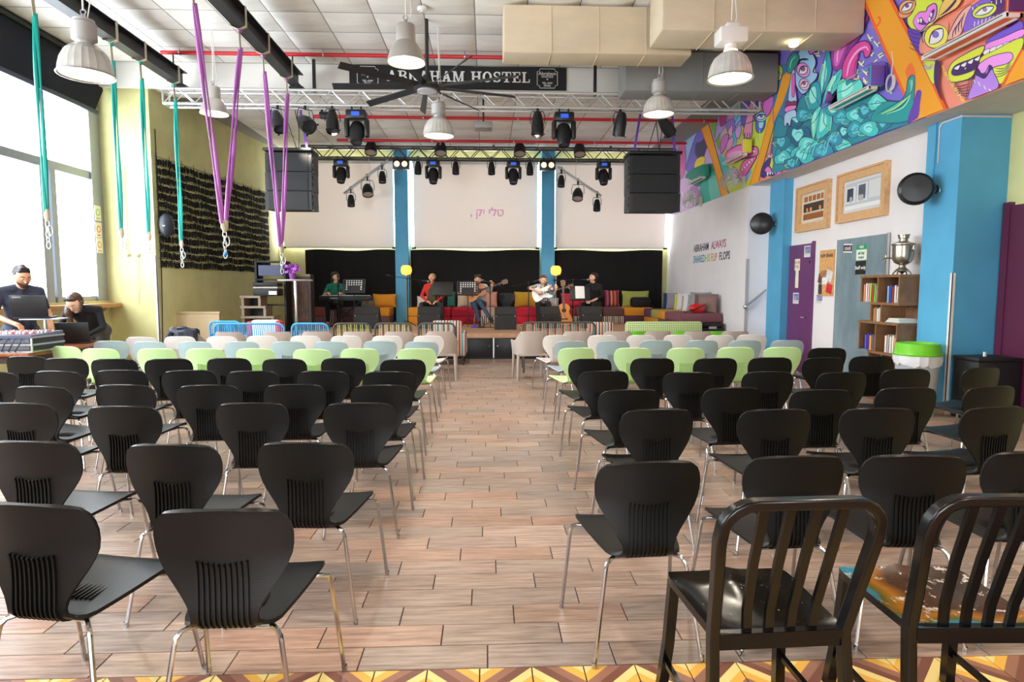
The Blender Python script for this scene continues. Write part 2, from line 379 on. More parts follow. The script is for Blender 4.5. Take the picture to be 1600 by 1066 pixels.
# ---- right: painted beam, columns, walls
wr = wall('wall_right', [((5.43, 7.45, 0), (5.9, 11.6, 3.37)), ((5.85, -4.2, 0), (6.3, 7.45, 3.37)), ((XM, 11.87, 0), (5.9, YB+.2, 3.37)), ((6.0, 11.5, 0), (6.3, 12, 3.37))], M_white)
wall('wall_right_upper', [((XM, -4.2, 3.37), (6.3, YB+.2, ZF))], M_soffit)
wall('wall_right_recess', [((5.843, -4.2, 0), (5.849, 6.95, 3.37))], M_lime)
wall('trim_column_1', [((5.27, 6.92, 0), (5.86, 7.46, 3.37))], M_blue)
wall('trim_column_2', [((5.27, 11.06, 0), (5.62, 11.62, 3.37))], M_blue)
M_tilebase = mat('beige_skirting_tile', '#b89878', .5, var=.08)
wall('baseboard_right', [((5.255, 6.905, 0), (5.86, 6.92, .1)), ((5.255, 6.92, 0), (5.27, 7.46, .1)), ((5.415, 7.46, 0), (5.43, 11.05, .1))], M_tilebase)
b = MB(); b.box((5.262, 6.912, .1), (5.30, 6.92, 1.62)); b.box((5.262, 6.912, .1), (5.27, 6.95, 1.62))
tag(b.build('corner_guard', M_whitepl, smooth=0), 'tall white corner strip on the blue column beside the bin', 'corner guard')
b = MB(); b.box((XM-.008, 11.855, .3), (XM+.035, 11.868, 2.0)); b.box((XM-.008, 11.86, .3), (XM, 11.91, 2.0))
tag(b.build('corner_guard', mat('grey_guard', '#b9b4b2', .5), smooth=0), 'grey corner strip on the white wall edge by the stairs', 'corner guard')
# ---- stage wall with window openings behind the screens
wall('wall_back', [((-7.3, YB, 0), (6.3, YB+.2, 2.55)), ((-7.3, YB, 4.84), (6.3, YB+.2, ZF)), ((-7.3, YB, 2.55), (-5.53, YB+.2, 4.84)), ((-2.42, YB, 2.55), (-2.03, YB+.2, 4.84)), ((1.47, YB, 2.55), (1.84, YB+.2, 4.84)), ((5.17, YB, 2.55), (6.3, YB+.2, 4.84))], M_lime)
wall('trim_column_3', [((-2.41, YB-.32, STZ), (-2.06, YB, ZS+.02))], M_blue)
wall('trim_column_4', [((1.48, YB-.32, STZ), (1.83, YB, ZS+.02))], M_blue)
# ---- rear of the hall (behind the viewpoint): unseen, opening added and sized for fill light
wall('wall_rear', [((-7.3, -4.2, 0), (6.3, -4.0, .25)), ((-7.3, -4.2, 2.9), (6.3, -4.0, ZF)), ((-7.3, -4.2, .25), (-6.6, -4.0, 4.2)), ((5.0, -4.2, .25), (6.3, -4.0, 4.2)), ((-6.6, -4.2, .25), (-2.6, -4.0, 4.2)), ((1.2, -4.2, .25), (5.0, -4.0, 4.2))], M_white)
# ---- ceiling: slab, bulkhead, quilted panels
M_ceil = mat('quilted_ceiling_fabric', '#eae7e0', .95, var=.05, scale=1.7, bump=.35, bscale=5, stretch=(.5, 3, 1))
ceil = wall('ceiling', [((-7.3, -4.2, ZF), (6.3, YBULK+.1, ZF+.2)), ((-7.3, YBULK+.06, ZS), (6.3, YB+.3, ZS+.2))], mat('ceiling_slab', '#8d8982', .95))
wall('wall_bulkhead', [((-7.0, YBULK, 5.03), (XM, YBULK+.12, ZF))], M_white2)
def panel_geo(w, d, seed):
    b = MB(); n = 6; rnd = random.Random(seed); vs = []
    for i in range(n+1):
        for j in range(n+1):
            u = -1+2*i/n; v = -1+2*j/n
            puff = ((1-u**4)*(1-v**4)); wr_ = .010*math.sin(v*7+rnd.random()*.6+u*2)*puff
            vs.append((u*w/2, v*d/2, .004-.030*puff+wr_*.6))
    return b.add(vs, [(i*(n+1)+j, i*(n+1)+j+1, (i+1)*(n+1)+j+1, (i+1)*(n+1)+j) for i in range(n) for j in range(n)])
pd = [panel_geo(.745, .715, s_).build('ceiling_panel', M_ceil, ceil) for s_ in (1, 2, 3)]
first = [True]*3; cnt = 0
for z, ya, yb in ((ZF-.006, 8.2, YBULK-.02), (ZS-.006, YBULK+.14, YB-.01)):
    nr = max(1, round((yb-ya)/.74)); dy = (yb-ya)/nr
    for i in range(16):
        x = -6.9+.37+i*.75 if i < 16 else 0
        if x+.37 > XM+.02: continue
        for j in range(nr):
            y = ya+dy*(j+.5)
            if z < ZF-.1 and x < -5.3-(YB-y)*.1: continue
            k = cnt % 3; cnt += 1
            o = pd[k] if first[k] else link('ceiling_panel', pd[k].data, ceil)
            first[k] = False; o.location = (x, y, z); o.scale = (.985, dy/.715*.978, 1.3)
# ---- stage
stg = thing('stage', 'low wooden stage with black cupboard doors along its front', 'stage', (0, STY, 0))
M_deck = mat('stage_deck_wood', '#c79d7c', .5, col2='#b98a68', scale=6, stretch=(1, 6, 1))
MB().prism([(-6.0, 0), (XM-.005, 0), (XM-.005, YB-STY-.005), (-5.55, YB-STY-.005)], STZ-.09, STZ).build('deck', M_deck, stg, smooth=0)
MB().box((-5.95, .05, 0), (XM-.005, .3, STZ-.09)).build('fascia', mat('black_laminate', '#1d1e20', .4, var=.2, scale=12), stg, smooth=0)
for i in range(11):
    x = -5.55+i*.95
    d = MB().rbox((x+.01, .025, .03), (x+.93, .052, STZ-.10), .004).build('door', mat('black_laminate'), stg)
    MB().ball((x+(.86 if i % 2 else .08), .012, .26), .018, 10).build('knob', M_chrome, d)
    if i: MB().box((x-.018, .015, .02), (x+.008, .05, STZ-.09)).build('door_edge', M_steel, d, smooth=0)
# ================================================================ CEILING THINGS
M_duct = mat('beige_duct_fabric', '#d6c6aa', .95, var=.05, scale=2, bump=.25, bscale=6, stretch=(1, 1, 2.5))
M_ductg = mat('grey_duct_fabric', '#8d8c8a', .95, var=.05, scale=2, bump=.25, bscale=5)
def duct(a, b_, m, label):
    t = thing('air_duct', label, 'air duct', ((a[0]+b_[0])/2, (a[1]+b_[1])/2, a[2]))
    w, d, h = (b_[i]-a[i] for i in range(3)); mb = MB(); nx = 10; nz = 4
    mb.rbox((-w/2, -d/2, 0), (w/2, d/2, h), .035); mb.build('wrapped_body', m, t)
    for i in range(1, 4):
        x = -w/2+w*i/4; MB().tube([(x, -d/2-.004, h-.02), (x+.01, -d/2-.004, .03), (x, -d/2+.05, -.003), (x, d/2, -.003)], .006, 5).build('seam', m, t)
    return t
duct((.25, 9.1, 4.74), (2.93, 9.6, 5.40), M_duct, 'beige fabric wrapped duct box hanging between the ceiling fan and lamps')
duct((2.27, 8.3, 4.76), (4.945, 8.95, 5.40), M_duct, 'beige fabric wrapped duct box ending at the painted mural')
duct((2.33, 10.75, 4.75), (4.95, 11.3, 5.40), M_ductg, 'grey fabric wrapped duct box above the lighting truss')
# bare spotlight under the duct near the mural
sp_ = thing('downlight', 'small lit downlight fixed to the beige duct by the mural', 'lamp', (4.15, 8.6, 4.76))
MB().lathe([(.06, 0), (.06, -.05), (.05, -.06), (.0, -.055)], 14).build('lamp_head', mat('lit_bulb', '#fff6e0', .4, emit='#fff0d0', es=9), sp_)
# black steel beams with rigging straps
def ibeam(X, ya, yb, z, label):
    t = thing('steel_beam', label, 'beam', (X, yb, z)); L_ = yb-ya
    b = MB(); b.box((-.09, -L_, 0), (.09, 0, .014)); b.box((-.09, -L_, .23), (.09, 0, .245)); b.box((-.007, -L_, .01), (.007, 0, .235))
    b.build('beam_profile', M_dkmetal, t, smooth=0)
    MB().box((-.12, -.16, -.035), (.12, -.02, -.001)).build('end_clamp', M_dkmetal, t, smooth=0)
    b = MB()
    for y in (-L_+.5, -L_*.5, -.3): b.tube([(0, y, .24), (0, y, ZF-z+.02)], .012, 6)
    b.build('hanger_rod', M_dkmetal, t); return t
ibeam(-5.3, 1.0, 11.55, 4.95, 'black steel beam near the window carrying the teal straps')
ibeam(-3.3, 1.0, 11.55, 4.95, 'black steel beam carrying the purple straps')
M_canvas = mat('beige_webbing', '#c9bda4', .9); M_ring = M_steel
def silk(name, X, pts, col, label, blue=False):
    """aerial strap: list of (py-side) paths from beam to the clip; pts = [(Ytop, ...)], bottom (Yb, zb)"""
    (tops, yb, zb) = pts; t = thing(name, label, 'aerial strap', (X, yb, zb))
    m = mat('satin_'+col.lstrip('#'), col, .35, var=.18, scale=14, stretch=(1, 1, .05))
    for k, yt in enumerate(tops):
        dy = yt-yb; zt = 4.95-zb
        b = MB(); b.strip([(0, dy-.03, zt+.26), (.10, dy-.03, zt+.25), (.10, dy-.03, zt-.01), (0, dy-.02, zt-.05), (0, dy, zt-.32)], .055, .006, (0, 1, 0)); b.strip([(0, dy-.03, zt+.26), (-.10, dy-.03, zt+.25), (-.10, dy-.03, zt-.01), (0, dy-.02, zt-.05)], .055, .006, (0, 1, 0)); b.build('webbing', M_canvas, t)
        b = MB(); b.ball((0, dy-.01, zt-.06), .04, 8, sc=(1, 1, .6)); b.build('knot', m, t)
        n = 10; e0 = dy*.08
        P = [(0.0, dy+(e0-dy)*i/n, zt-.28-(zt-.28-.16)*i/n) for i in range(n+1)]
        for s in (-1, 1):
            b = MB(); wv = [.028+.014*math.sin(i*.9+s+k) for i in range(n+1)]
            b.tube([(p[0]+s*(.008+.012*math.sin(i/n*math.pi)), p[1]+s*.006, p[2]) for i, p in enumerate(P)], [w*.62 for w in wv], 7); b.build('silk', m, t)
        b = MB(); b.tube([(0, e0, .2), (0, e0*.6, .12), (0, 0, .05)], [.026, .036, .016], 8); b.build('canvas_cuff', M_canvas, t)
    b = MB()
    for i in range(5):
        z = .03-i*.065; g = i % 2*math.pi/2
        b.tube([(math.cos(a)*.024*math.cos(g), math.cos(a)*.024*math.sin(g), z+math.sin(a)*.046) for a in [2*math.pi*q/10 for q in range(10)]], .005, 5, closed=True)
    b.build('chain', M_ring, t)
    b = MB(); b.tube([(math.cos(a)*.03+.03, 0, -.06+math.sin(a)*.06) for a in [2*math.pi*q/12 for q in range(12)]], .007, 6, closed=True); b.build('carabiner', M_ring, t)
    if blue: MB().ball((0, 0, -.22), .028, 8).build('blue_clip', mat('blue_clip', '#2f78c8', .4), t)
TEAL = '#1aa394'; PUR = '#a45aa6'
silk('aerial_strap', -5.3, ([7.9], 7.9, 2.20), TEAL, 'teal aerial strap hanging alone above the desk laptop')
silk('aerial_strap', -5.3, ([9.45], 9.45, 2.12), TEAL, 'teal aerial strap hanging beside the window frame edge')
silk('aerial_strap', -5.3, ([10.2], 10.2, 2.13), TEAL, 'teal aerial strap hanging in front of the plain yellow pier')
silk('aerial_strap', -5.3, ([11.25], 11.25, 2.08), TEAL, 'teal aerial strap hanging beside the oval wall speaker')
silk('aerial_strap', -3.3, ([7.55, 8.9], 8.15, 2.10), PUR, 'purple aerial strap forming a wide V above the chairs', True)
silk('aerial_strap', -3.3, ([9.8, 10.9], 10.35, 1.95), PUR, 'purple aerial strap hanging in front of the hanging loudspeakers')
# red sprinkler pipes
M_red = mat('red_pipe_paint', '#c8202a', .4)
def pipe(xa, xb, Y, z, zc, label):
    t = thing('sprinkler_pipe', label, 'pipe', ((xa+xb)/2, Y, z))
    h = (xb-xa)/2; MB().tube([(-h, 0, 0), (h, 0, 0)], .032, 10).build('pipe_run', M_red, t)
    k = max(3, int((xb-xa)/1.6))
    for i in range(k):
        x = -h+.3+(2*h-.6)*i/(k-1)
        b = MB(); b.tube([(x, 0, .0), (x, 0, zc-z)], .006, 5); b.lathe([(.036, -.012), (.04, -.012), (.04, .012), (.036, .012)], 12, 0, T((x, 0, 0)) @ RY(math.pi/2)); b.build('pipe_hanger', M_steel, t)
        if i % 2: MB().lathe([(.012, 0), (.012, -.05), (.03, -.055), (.03, -.06), (0, -.06)], 8, 0, T((x+.2, 0, -.03))).build('sprinkler_head', M_steel, t)
    return t
pipe(-5.4, 2.32, 11.05, ZF-.10, ZF, 'red sprinkler pipe running in front of the banner bulkhead')
pipe(-3.6, XM-.02, 13.6, ZS-.09, ZS, 'red sprinkler pipe over the front of the stage')
pipe(-3.6, XM-.02, 15.7, ZS-.09, ZS, 'red sprinkler pipe over the back of the stage')
sd_ = thing('smoke_detector', 'round white smoke detector on the quilted ceiling', 'smoke detector', tuple(atZ(660, 12, ZF-.03)))
MB().lathe([(.0, -.05), (.06, -.05), (.075, -.03), (.075, 0)], 18).build('housing', M_whitepl, sd_); MB().lathe([(.02, -.062), (.03, -.05)], 12).build('sensor', M_whitepl, sd_)
# banner
bn = thing('banner', 'black fabric banner with white ABRAHAM HOSTEL lettering and two badges', 'banner', (-.55, YBULK-.02, 5.03))
bx0, bx1 = atY(546, 120, YBULK).x+.55, atY(885, 120, YBULK).x+.55
b = MB(); n = 30; vs = []; fs = []
for i in range(n+1):
    u = i/n; x = bx0+(bx1-bx0)*u
    for j in range(4): vs.append((x, .006*math.sin(u*17+j), .012+.41*j/3))
for i in range(n):
    for j in range(3): a = i*4+j; fs.append((a, a+4, a+5, a+1))
b.add(vs, fs); b.build('cloth', mat('banner_black', '#232323', .8), bn)
M_ink = mat('white_print', '#e9e9e6', .7)
def slab(ch):
    """bold slab-serif capitals on a 0..w by 0..1 box, as rectangles / polygons"""
    R = lambda x0, y0, x1, y1: [(x0, y0), (x1, y0), (x1, y1), (x0, y1)]
    s = .09; st = .21
    arc = lambda cx, cy, rx, ry, a0, a1, t: [(cx+rx*math.cos(a0+(a1-a0)*i/10), cy+ry*math.sin(a0+(a1-a0)*i/10)) for i in range(11)]+[(cx+(rx-t)*math.cos(a1+(a0-a1)*i/10), cy+(ry-t*.55)*math.sin(a1+(a0-a1)*i/10)) for i in range(11)]
    h = math.pi/2
    G = {'A': (.92, [[(.12, 0), (.28, 0), (.52, .86), (.38, 1)], [(.36, 1), (.56, 1), (.86, 0), (.62, 0)], R(.24, .27, .66, .40), R(0, 0, .38, s), R(.5, 0, .96, s)]),
     'B': (.84, [R(.12, 0, .12+st, 1), R(0, 0, .5, s), R(0, 1-s, .5, 1), arc(.5, .27, .34, .27, -h, h, .19), arc(.48, .75, .32, .25, -h, h, .18), R(.3, .46, .5, .55)]),
     'R': (.90, [R(.12, 0, .12+st, 1), R(0, 0, .46, s), R(0, 1-s, .5, 1), arc(.5, .73, .34, .27, -h, h, .19), R(.3, .44, .5, .54), [(.45, .46), (.62, .46), (.80, .06), (.60, .06)], R(.58, 0, .92, s)]),
     'H': (.98, [R(.1, 0, .1+st, 1), R(.66, 0, .66+st, 1), R(.2, .44, .8, .57), R(0, 0, .42, s), R(0, 1-s, .42, 1), R(.55, 0, .98, s), R(.55, 1-s, .98, 1)]),
     'M': (1.14, [R(.1, 0, .25, 1), R(.82, 0, .82+st, 1), [(.1, 1), (.36, 1), (.62, .1), (.52, .0)], [(.84, 1), (.96, 1), (.62, 0), (.52, 0)], R(0, 0, .36, s), R(0, 1-s, .36, 1), R(.72, 0, 1.14, s), R(.80, 1-s, 1.14, 1)]),
     'O': (.88, [arc(.44, .5, .44, .51, -h, h, .22), arc(.44, .5, .44, .51, h, 3*h, .22)]),
     'S': (.74, [arc(.38, .74, .34, .27, .3, math.pi*1.5, .18), arc(.36, .27, .36, .27, -math.pi*.95, h, .19), R(.56, .66, .68, .96), R(.04, .04, .16, .36)]),
     'T': (.86, [R(.33, 0, .33+st, 1), R(.18, 0, .70, s), R(0, 1-s, .86, 1), R(0, .7, .1, 1), R(.76, .7, .86, 1)]),
     'E': (.80, [R(.12, 0, .12+st, 1), R(0, 0, .78, s), R(0, 1-s, .76, 1), R(.3, .45, .56, .55), R(.5, .34, .58, .66), R(.68, 0, .78, .3), R(.66, .7, .76, 1)]),
     'L': (.78, [R(.12, 0, .12+st, 1), R(0, 0, .76, s), R(0, 1-s, .44, 1), R(.66, 0, .76, .32)])}
    return G[ch]
pos = 0; letters = []
for ch in 'ABRAHAM HOSTEL':
    if ch == ' ': pos += .5; continue
    w, ps = slab(ch); letters.append((pos, ps)); pos += w+.10
lx0, lx1 = atY(605, 124, YBULK).x+.55, atY(828, 124, YBULK).x+.55
sx = (lx1-lx0)/(pos-.1); sy = .185; z0 = .145
for px_, ps in letters:
    mb = MB()
    for q, p in enumerate(ps): mb.prism([(lx0+(px_+u)*sx, z0+v*sy) for u, v in p], -.014-.0004*q, -.009, plane='XZ')
    mb.build('letter', M_ink, bn, smooth=0)
for px_ in (575, 855):
    cx = atY(px_, 124, YBULK).x+.55; cz = .225; hw, hh, q = .185, .17, .05
    pts = [(-hw+q, -hh), (hw-q, -hh), (hw-q*.8, -hh+q*.8), (hw, -hh+q), (hw, hh-q), (hw-q*.8, hh-q*.8), (hw-q, hh), (-hw+q, hh), (-hw+q*.8, hh-q*.8), (-hw, hh-q), (-hw, -hh+q), (-hw+q*.8, -hh+q*.8)]
    mb = MB(); mb.tube([(cx+x, -.011, cz+z) for x, z in pts], .006, 4, closed=True); bd = mb.build('badge', M_ink, bn, smooth=0)
    for i, (s_, h, dz) in enumerate((('Abraham', .085, .085), ('HOSTELS', .05, .03), ('*', .08, -.03), ('TEL AVIV', .045, -.085), ('ISRAEL', .042, -.13))):
        text_mesh('badge_text', s_, h, M_ink, frame((cx, -.011, cz+dz), (1, 0, 0), (0, 0, 1)), bd, bold=.001, sx=1.05)
# high-bay pendant lamps
M_domeglass = mat('ribbed_prismatic_dome', '#d9d6cf', .25, .25, var=.1, scale=8); M_domealu = mat('spun_aluminium_dome', '#cfcac2', .38, .55)
M_in = mat('lamp_reflector', '#f4f0e6', .35, .3); M_bulb = mat('lamp_bulb', '#fff3dc', .4, emit='#ffe6bc', es=30)
def highbay(loc, kind, D, label, lit=1.0, tilt=0):
    t = thing('pendant_lamp', label, 'pendant lamp', loc, rot=(0, tilt, 0))
    R_ = D/2; H_ = D*(.62 if kind == 'ribbed' else .74)
    if kind == 'ribbed':
        b = MB(); n = 48; prof = [(R_*1.04, 0), (R_, .02), (R_*.98, H_*.22), (R_*.90, H_*.50), (R_*.74, H_*.76), (R_*.50, H_*.93), (R_*.30, H_)]
        vs = []; fs = []
        for r, z in prof:
            for j in range(n): g = 2*math.pi*j/n; q = r*(1+(.018 if j % 2 else -.012)); vs.append((q*math.cos(g), q*math.sin(g), z))
        for i in range(len(prof)-1):
            for j in range(n): fs.append((i*n+j, i*n+(j+1) % n, (i+1)*n+(j+1) % n, (i+1)*n+j))
        b.add(vs, fs); b.build('dome', M_domeglass, t, smooth=20)
        b = MB(); b.lathe([(R_*.97, .012), (R_*.94, H_*.22), (R_*.86, H_*.50), (R_*.70, H_*.75), (R_*.30, H_*.92)], 32); b.build('reflector', M_in, t)
        b = MB(); b.tube([(R_*1.045*math.cos(2*math.pi*q/32), R_*1.045*math.sin(2*math.pi*q/32), .004) for q in range(32)], .008, 6, closed=True); b.build('rim', M_steel, t)
        k = H_
        if kind == 'ribbed': MB().lathe([(R_*.32, k-.01), (R_*.32, k+.02), (R_*.46, k+.04), (R_*.46, k+.19), (R_*.40, k+.205), (R_*.40, k+.225), (0, k+.225)], 20).build('gear_housing', mat('grey_gear_housing', '#b9b7b4', .5, .3), t)
        top = k+.225
    else:
        b = MB(); b.lathe([(R_*1.03, 0), (R_, .015), (R_*.96, H_*.16), (R_*.84, H_*.42), (R_*.60, H_*.66), (R_*.52, H_*.72), (R_*.50, H_*1.28), (R_*.46, H_*1.32), (0, H_*1.32)], 32); b.build('dome', M_domealu, t)
        b = MB(); b.lathe([(R_*.98, .006), (R_*.92, H_*.16), (R_*.80, H_*.42), (R_*.56, H_*.66), (R_*.3, H_*.72)], 28); b.build('reflector', M_in, t)
        top = H_*1.32
    MB().ball((0, 0, H_*.45), R_*.30, 12, sc=(1, 1, 1.3)).build('bulb', M_bulb, t)
    b = MB(); b.tube([(.0, 0, top), (.0, 0, top+.05)], .02, 8); b.tube([(.025*math.cos(q), 0, top+.075+.025*math.sin(q)) for q in [2*math.pi*i/10 for i in range(10)]], .006, 5, closed=True); b.build('hook', M_steel, t)
    b = MB(); zc = ZF-loc[2]; b.tube([(0, 0, top+.09), (.012, 0, top+.5*(zc-top)), (0, 0, zc)], .008, 6); b.tube([(.03, 0, top-.02), (.06, .01, top+.15), (.03, .01, top+.4), (.02, 0, zc)], .006, 5); b.build('cord', M_whitepl, t)
    l = bpy.data.lights.new('lamp_light', 'SPOT'); l.energy = LAMP_W*lit; l.color = (1, .92, .80); l.spot_size = math.radians(135); l.spot_blend = .6; l.shadow_soft_size = .11
    o = bpy.data.objects.new('lamp_light', l); COL.objects.link(o); o.parent = t; o.location = (0, 0, .05)
    return t
highbay((-3.84, 6.4, 3.49), 'ribbed', .47, 'ribbed glass dome pendant lamp hanging below the beam with teal straps')
highbay((-.85, 7.0, 3.86), 'smooth', .40, 'smooth aluminium pendant lamp hanging in front of the banner')
h3 = highbay((2.64, 6.9, 3.70), 'ribbed', .46, 'ribbed dome pendant lamp with square white gear box below beige ducts')
for c in [x for x in COL.objects if x.parent == h3]:
    if c.name.startswith('gear_housing'):
        c.data = c.data.copy(); me = MB(); me.rbox((-.15, -.11, .36), (.15, .11, .52), .02); me.rbox((-.07, -.07, .50), (.07, .07, .575), .015); me.lathe([(.075, .30), (.06, .37)], 14)
        q = me.build('gear_housing', mat('white_gear_box', '#eceae6', .45), h3); bpy.data.objects.remove(c); break
highbay((-4.26, 10.3, 4.17), 'smooth', .42, 'smooth grey pendant lamp hanging between teal and purple straps', .7)
highbay((-.73, 10.0, 3.79), 'ribbed', .47, 'ribbed dome pendant lamp hanging under the big ceiling fan', .7)
highbay((2.65, 9.8, 4.10), 'ribbed', .47, 'ribbed dome pendant lamp hanging against the truss below grey duct', .7)
for x, y, w_ in ((-3.9, 2.6, 'over the window-side chairs behind the metal ones'), (-.6, 2.3, 'over the aisle near the chevron tiles'), (2.7, 2.6, 'over the black metal chairs'), (-3.9, -1.2, 'by the rear wall on the window side'), (2.7, -1.2, 'by the rear wall on the plum door side')):
    highbay((x, y, 3.75), 'ribbed', .47, 'ribbed dome pendant lamp '+w_, 1.0)
# ceiling fan
fn = thing('ceiling_fan', 'large black nine-bladed ceiling fan on a long rod', 'ceiling fan', (-.88, 9.8, 4.42))
MB().tube([(0, 0, .05), (0, 0, ZF-4.42)], .028, 8).build('down_rod', M_dkmetal, fn)
MB().lathe([(0, .22), (.06, .22), (.08, .12), (.12, .10), (.20, .06), (.21, .02), (.19, 0), (0, 0)], 24).build('motor', M_dkmetal, fn)
MB().lathe([(.15, .0), (.15, -.02), (.1, -.03), (0, -.03)], 24).build('hub_cap', mat('pale_hub', '#b9b7bd', .4), fn)
bm_ = MB(); vs = []
for x, w in ((.16, .055), (.3, .065), (1.36, .095), (1.42, .085)):
    for s, dz in ((-1, -.035), (1, .035)): vs += [(x, s*w/2+.01, .05+dz*.8), (x, s*w/2+.01, .062+dz*.8)]
for i in range(3):
    k = i*4; bm_.add(vs[k:k+8], [(0, 2, 6, 4), (1, 5, 7, 3), (0, 4, 5, 1), (2, 3, 7, 6)])
bm_.add(vs[:4], [(0, 1, 3, 2)]); bm_.add(vs[12:], [(0, 2, 3, 1)])
bl0 = bm_.build('blade', M_dkmetal, fn, smooth=20)
for i in range(9):
    o = bl0 if i == 0 else link('blade', bl0.data, fn)
    o.rotation_euler = (0, 0, math.radians(-102+40*i))
# trusses
M_truss = mat('truss_aluminium', '#d6d6d4', .4, .6); M_trussd = mat('truss_black', '#55524e', .5, .4)
def truss(xa, xb, Y, z0, z1, m, label, hang, step=.52):
    t = thing('lighting_truss', label, 'truss', ((xa+xb)/2, Y, z0)); h = (xb-xa)/2; H_ = z1-z0; d = H_*.95
    for y, z in ((0, 0), (0, H_), (d, 0), (d, H_)): MB().tube([(-h, y, z), (h, y, z)], .026, 8).build('chord', m, t)
    b = MB(); n = int(2*h/step); s = 2*h/n
    for i in range(n):
        x = -h+i*s
        for y in (0, d): b.tube([(x, y, 0), (x+s/2, y, H_)], .011, 5); b.tube([(x+s/2, y, H_), (x+s, y, 0)], .011, 5)
        b.tube([(x, 0, 0), (x+s/2, d, 0)], .01, 5); b.tube([(x, 0, H_), (x+s/2, d, H_)], .01, 5)
    for x in (-h, h):
        for y in (0, d): b.tube([(x, y, 0), (x, y, H_)], .018, 6)
        b.tube([(x, 0, 0), (x, d, 0)], .018, 6); b.tube([(x, 0, H_), (x, d, H_)], .018, 6)
    b.build('lacing', m, t)
    for x in hang:
        MB().box((x-.025-(xa+xb)/2, d*.4, H_), (x+.025-(xa+xb)/2, d*.6, (ZS if Y > YBULK else ZF)-z0)).build('hanger', M_dkmetal, t, smooth=0)
    return t
truss(-5.55, 4.9, 11.35, 4.62, 4.87, M_truss, 'silver lighting truss spanning the hall under the banner', (-3.0, 1.95))
truss(-4.6, 4.85, 16.2, 4.70, 4.98, M_trussd, 'dark lighting truss across the back of the stage', (-2.9, .2, 3.2))
# ================================================================ CHAIRS
def shell_rows():
    """(half width, y, z) of the moulded one-piece shell, back top -> waist -> seat front"""
    return [(.105,-.276,.801),(.140,-.275,.797),(.170,-.273,.787),(.192,-.270,.768),(.204,-.266,.742),(.2090,-.262,.712),(.2080,-.258,.680),(.202,-.254,.648),(.190,-.251,.616),(.172,-.249,.584),
            (.150,-.249,.552),(.128,-.250,.520),(.110,-.252,.488),(.101,-.253,.458),(.103,-.249,.438),(.120,-.236,.424),(.138,-.218,.417),(.150,-.19,.415),(.161,-.14,.418),(.174,-.08,.423),(.187,-.01,.429),(.197,.06,.434),(.203,.105,.436),(.202,.14,.434),(.192,.170,.428),(.165,.192,.420),(.12,.204,.414)]
def shell_geo(th=.013):
    R_ = shell_rows(); nc = 10; mid = []
    for i, (w, y, z) in enumerate(R_):
        row = []
        for j in range(nc+1):
            u = -1+2*j/nc; x = u*w
            k = (x/.2)**2
            back = max(0, min(1, (z-.45)/.2))
            yy = y+.030*k*back; zz = z+.014*k*(1-back)*(1 if y < .15 else .5)
            if i < 2: zz -= .004*u*u
            row.append(Vector((x, yy, zz)))
        mid.append(row)
    vs = []; n = len(R_)
    for sd in (1, -1):
        for i in range(n):
            for j in range(nc+1):
                a = mid[min(i+1, n-1)][j]-mid[max(i-1, 0)][j]; b = mid[i][min(j+1, nc)]-mid[i][max(j-1, 0)]
                nn = a.cross(b).normalized(); vs.append(mid[i][j]+nn*th/2*sd)
    q = n*(nc+1); fs = []
    for i in range(n-1):
        for j in range(nc):
            a = i*(nc+1)+j; f = (a, a+1, a+nc+2, a+nc+1); fs.append(f); fs.append(tuple(q+x for x in reversed(f)))
    for i in range(n-1):
        for j in (0, nc): a = i*(nc+1)+j; fs.append((a, a+nc+1, q+a+nc+1, q+a))
    for j in range(nc):
        for i in (0, n-1): a = i*(nc+1)+j; fs.append((a, a+1, q+a+1, q+a))
    return MB().add(vs, fs)
def ribs_geo():
    b = MB(); R_ = [r for r in shell_rows()][7:16]
    for k in range(10):
        x = -.075+.15*k/9; up = .0+.012*abs(k-4.5)/4.5
        pts = [(x, R_[0][1]-.013+.030*(x/.2)**2, .625+up)]+[(x, r[1]-.011+.030*(x/.2)**2*max(0, min(1, (r[2]-.45)/.2)), r[2]) for r in R_[1:8]]
        pts += [(x, -.240, .418), (x, -.215, .407), (x, -.17, .405)]
        b.strip(pts, .0055, .009, (1, 0, 0))
    for k in range(9):
        x = -.07+.14*k/8; b.box((x-.0015, -.13, .4265), (x+.0015, -.04+.02*abs(k-4)/4, .434))
    return b
def leg_geo(s, front):
    b = MB()
    if front: P = [(s*.06, .07, .417), (s*.15, .09, .419), (s*.205, .10, .420), (s*.222, .106, .413), (s*.230, .112, .395), (s*.254, .185, .0)]
    else: P = [(s*.05, -.12, .405), (s*.12, -.20, .403), (s*.145, -.222, .398), (s*.158, -.232, .382), (s*.163, -.236, .36), (s*.215, -.282, .0)]
    b.tube(P, .0085, 8); b.tube([Vector(P[-1])+Vector((0, 0, .022)), P[-1]], .0105, 8); return b
def frame_geo():
    b = MB()
    for s in (-1, 1): b.tube([(s*.12, -.20, .403), (s*.12, 0, .414), (s*.15, .09, .418)], .008, 6)
    b.tube([(-.12, -.20, .402), (.12, -.20, .402)], .008, 6); b.tube([(-.15, .09, .417), (.15, .09, .417)], .008, 6)
    return b
CH_MATS = {'black': mat('black_polypropylene', '#090908', .46, bump=.06, bscale=220, spec=.32), 'lime': mat('lime_polypropylene', '#c9eda6', .45, bump=.05, bscale=220),
           'blue grey': mat('blue_grey_polypropylene', '#a0b0ba', .45, bump=.05, bscale=220), 'pale beige': mat('beige_polypropylene', '#d9d2cc', .45, bump=.05, bscale=220)}
M_leg = mat('chair_chrome', '#bdbdbf', .16, 1.0)
_leg = [leg_geo(s, f) for f in (True, False) for s in (-1, 1)]
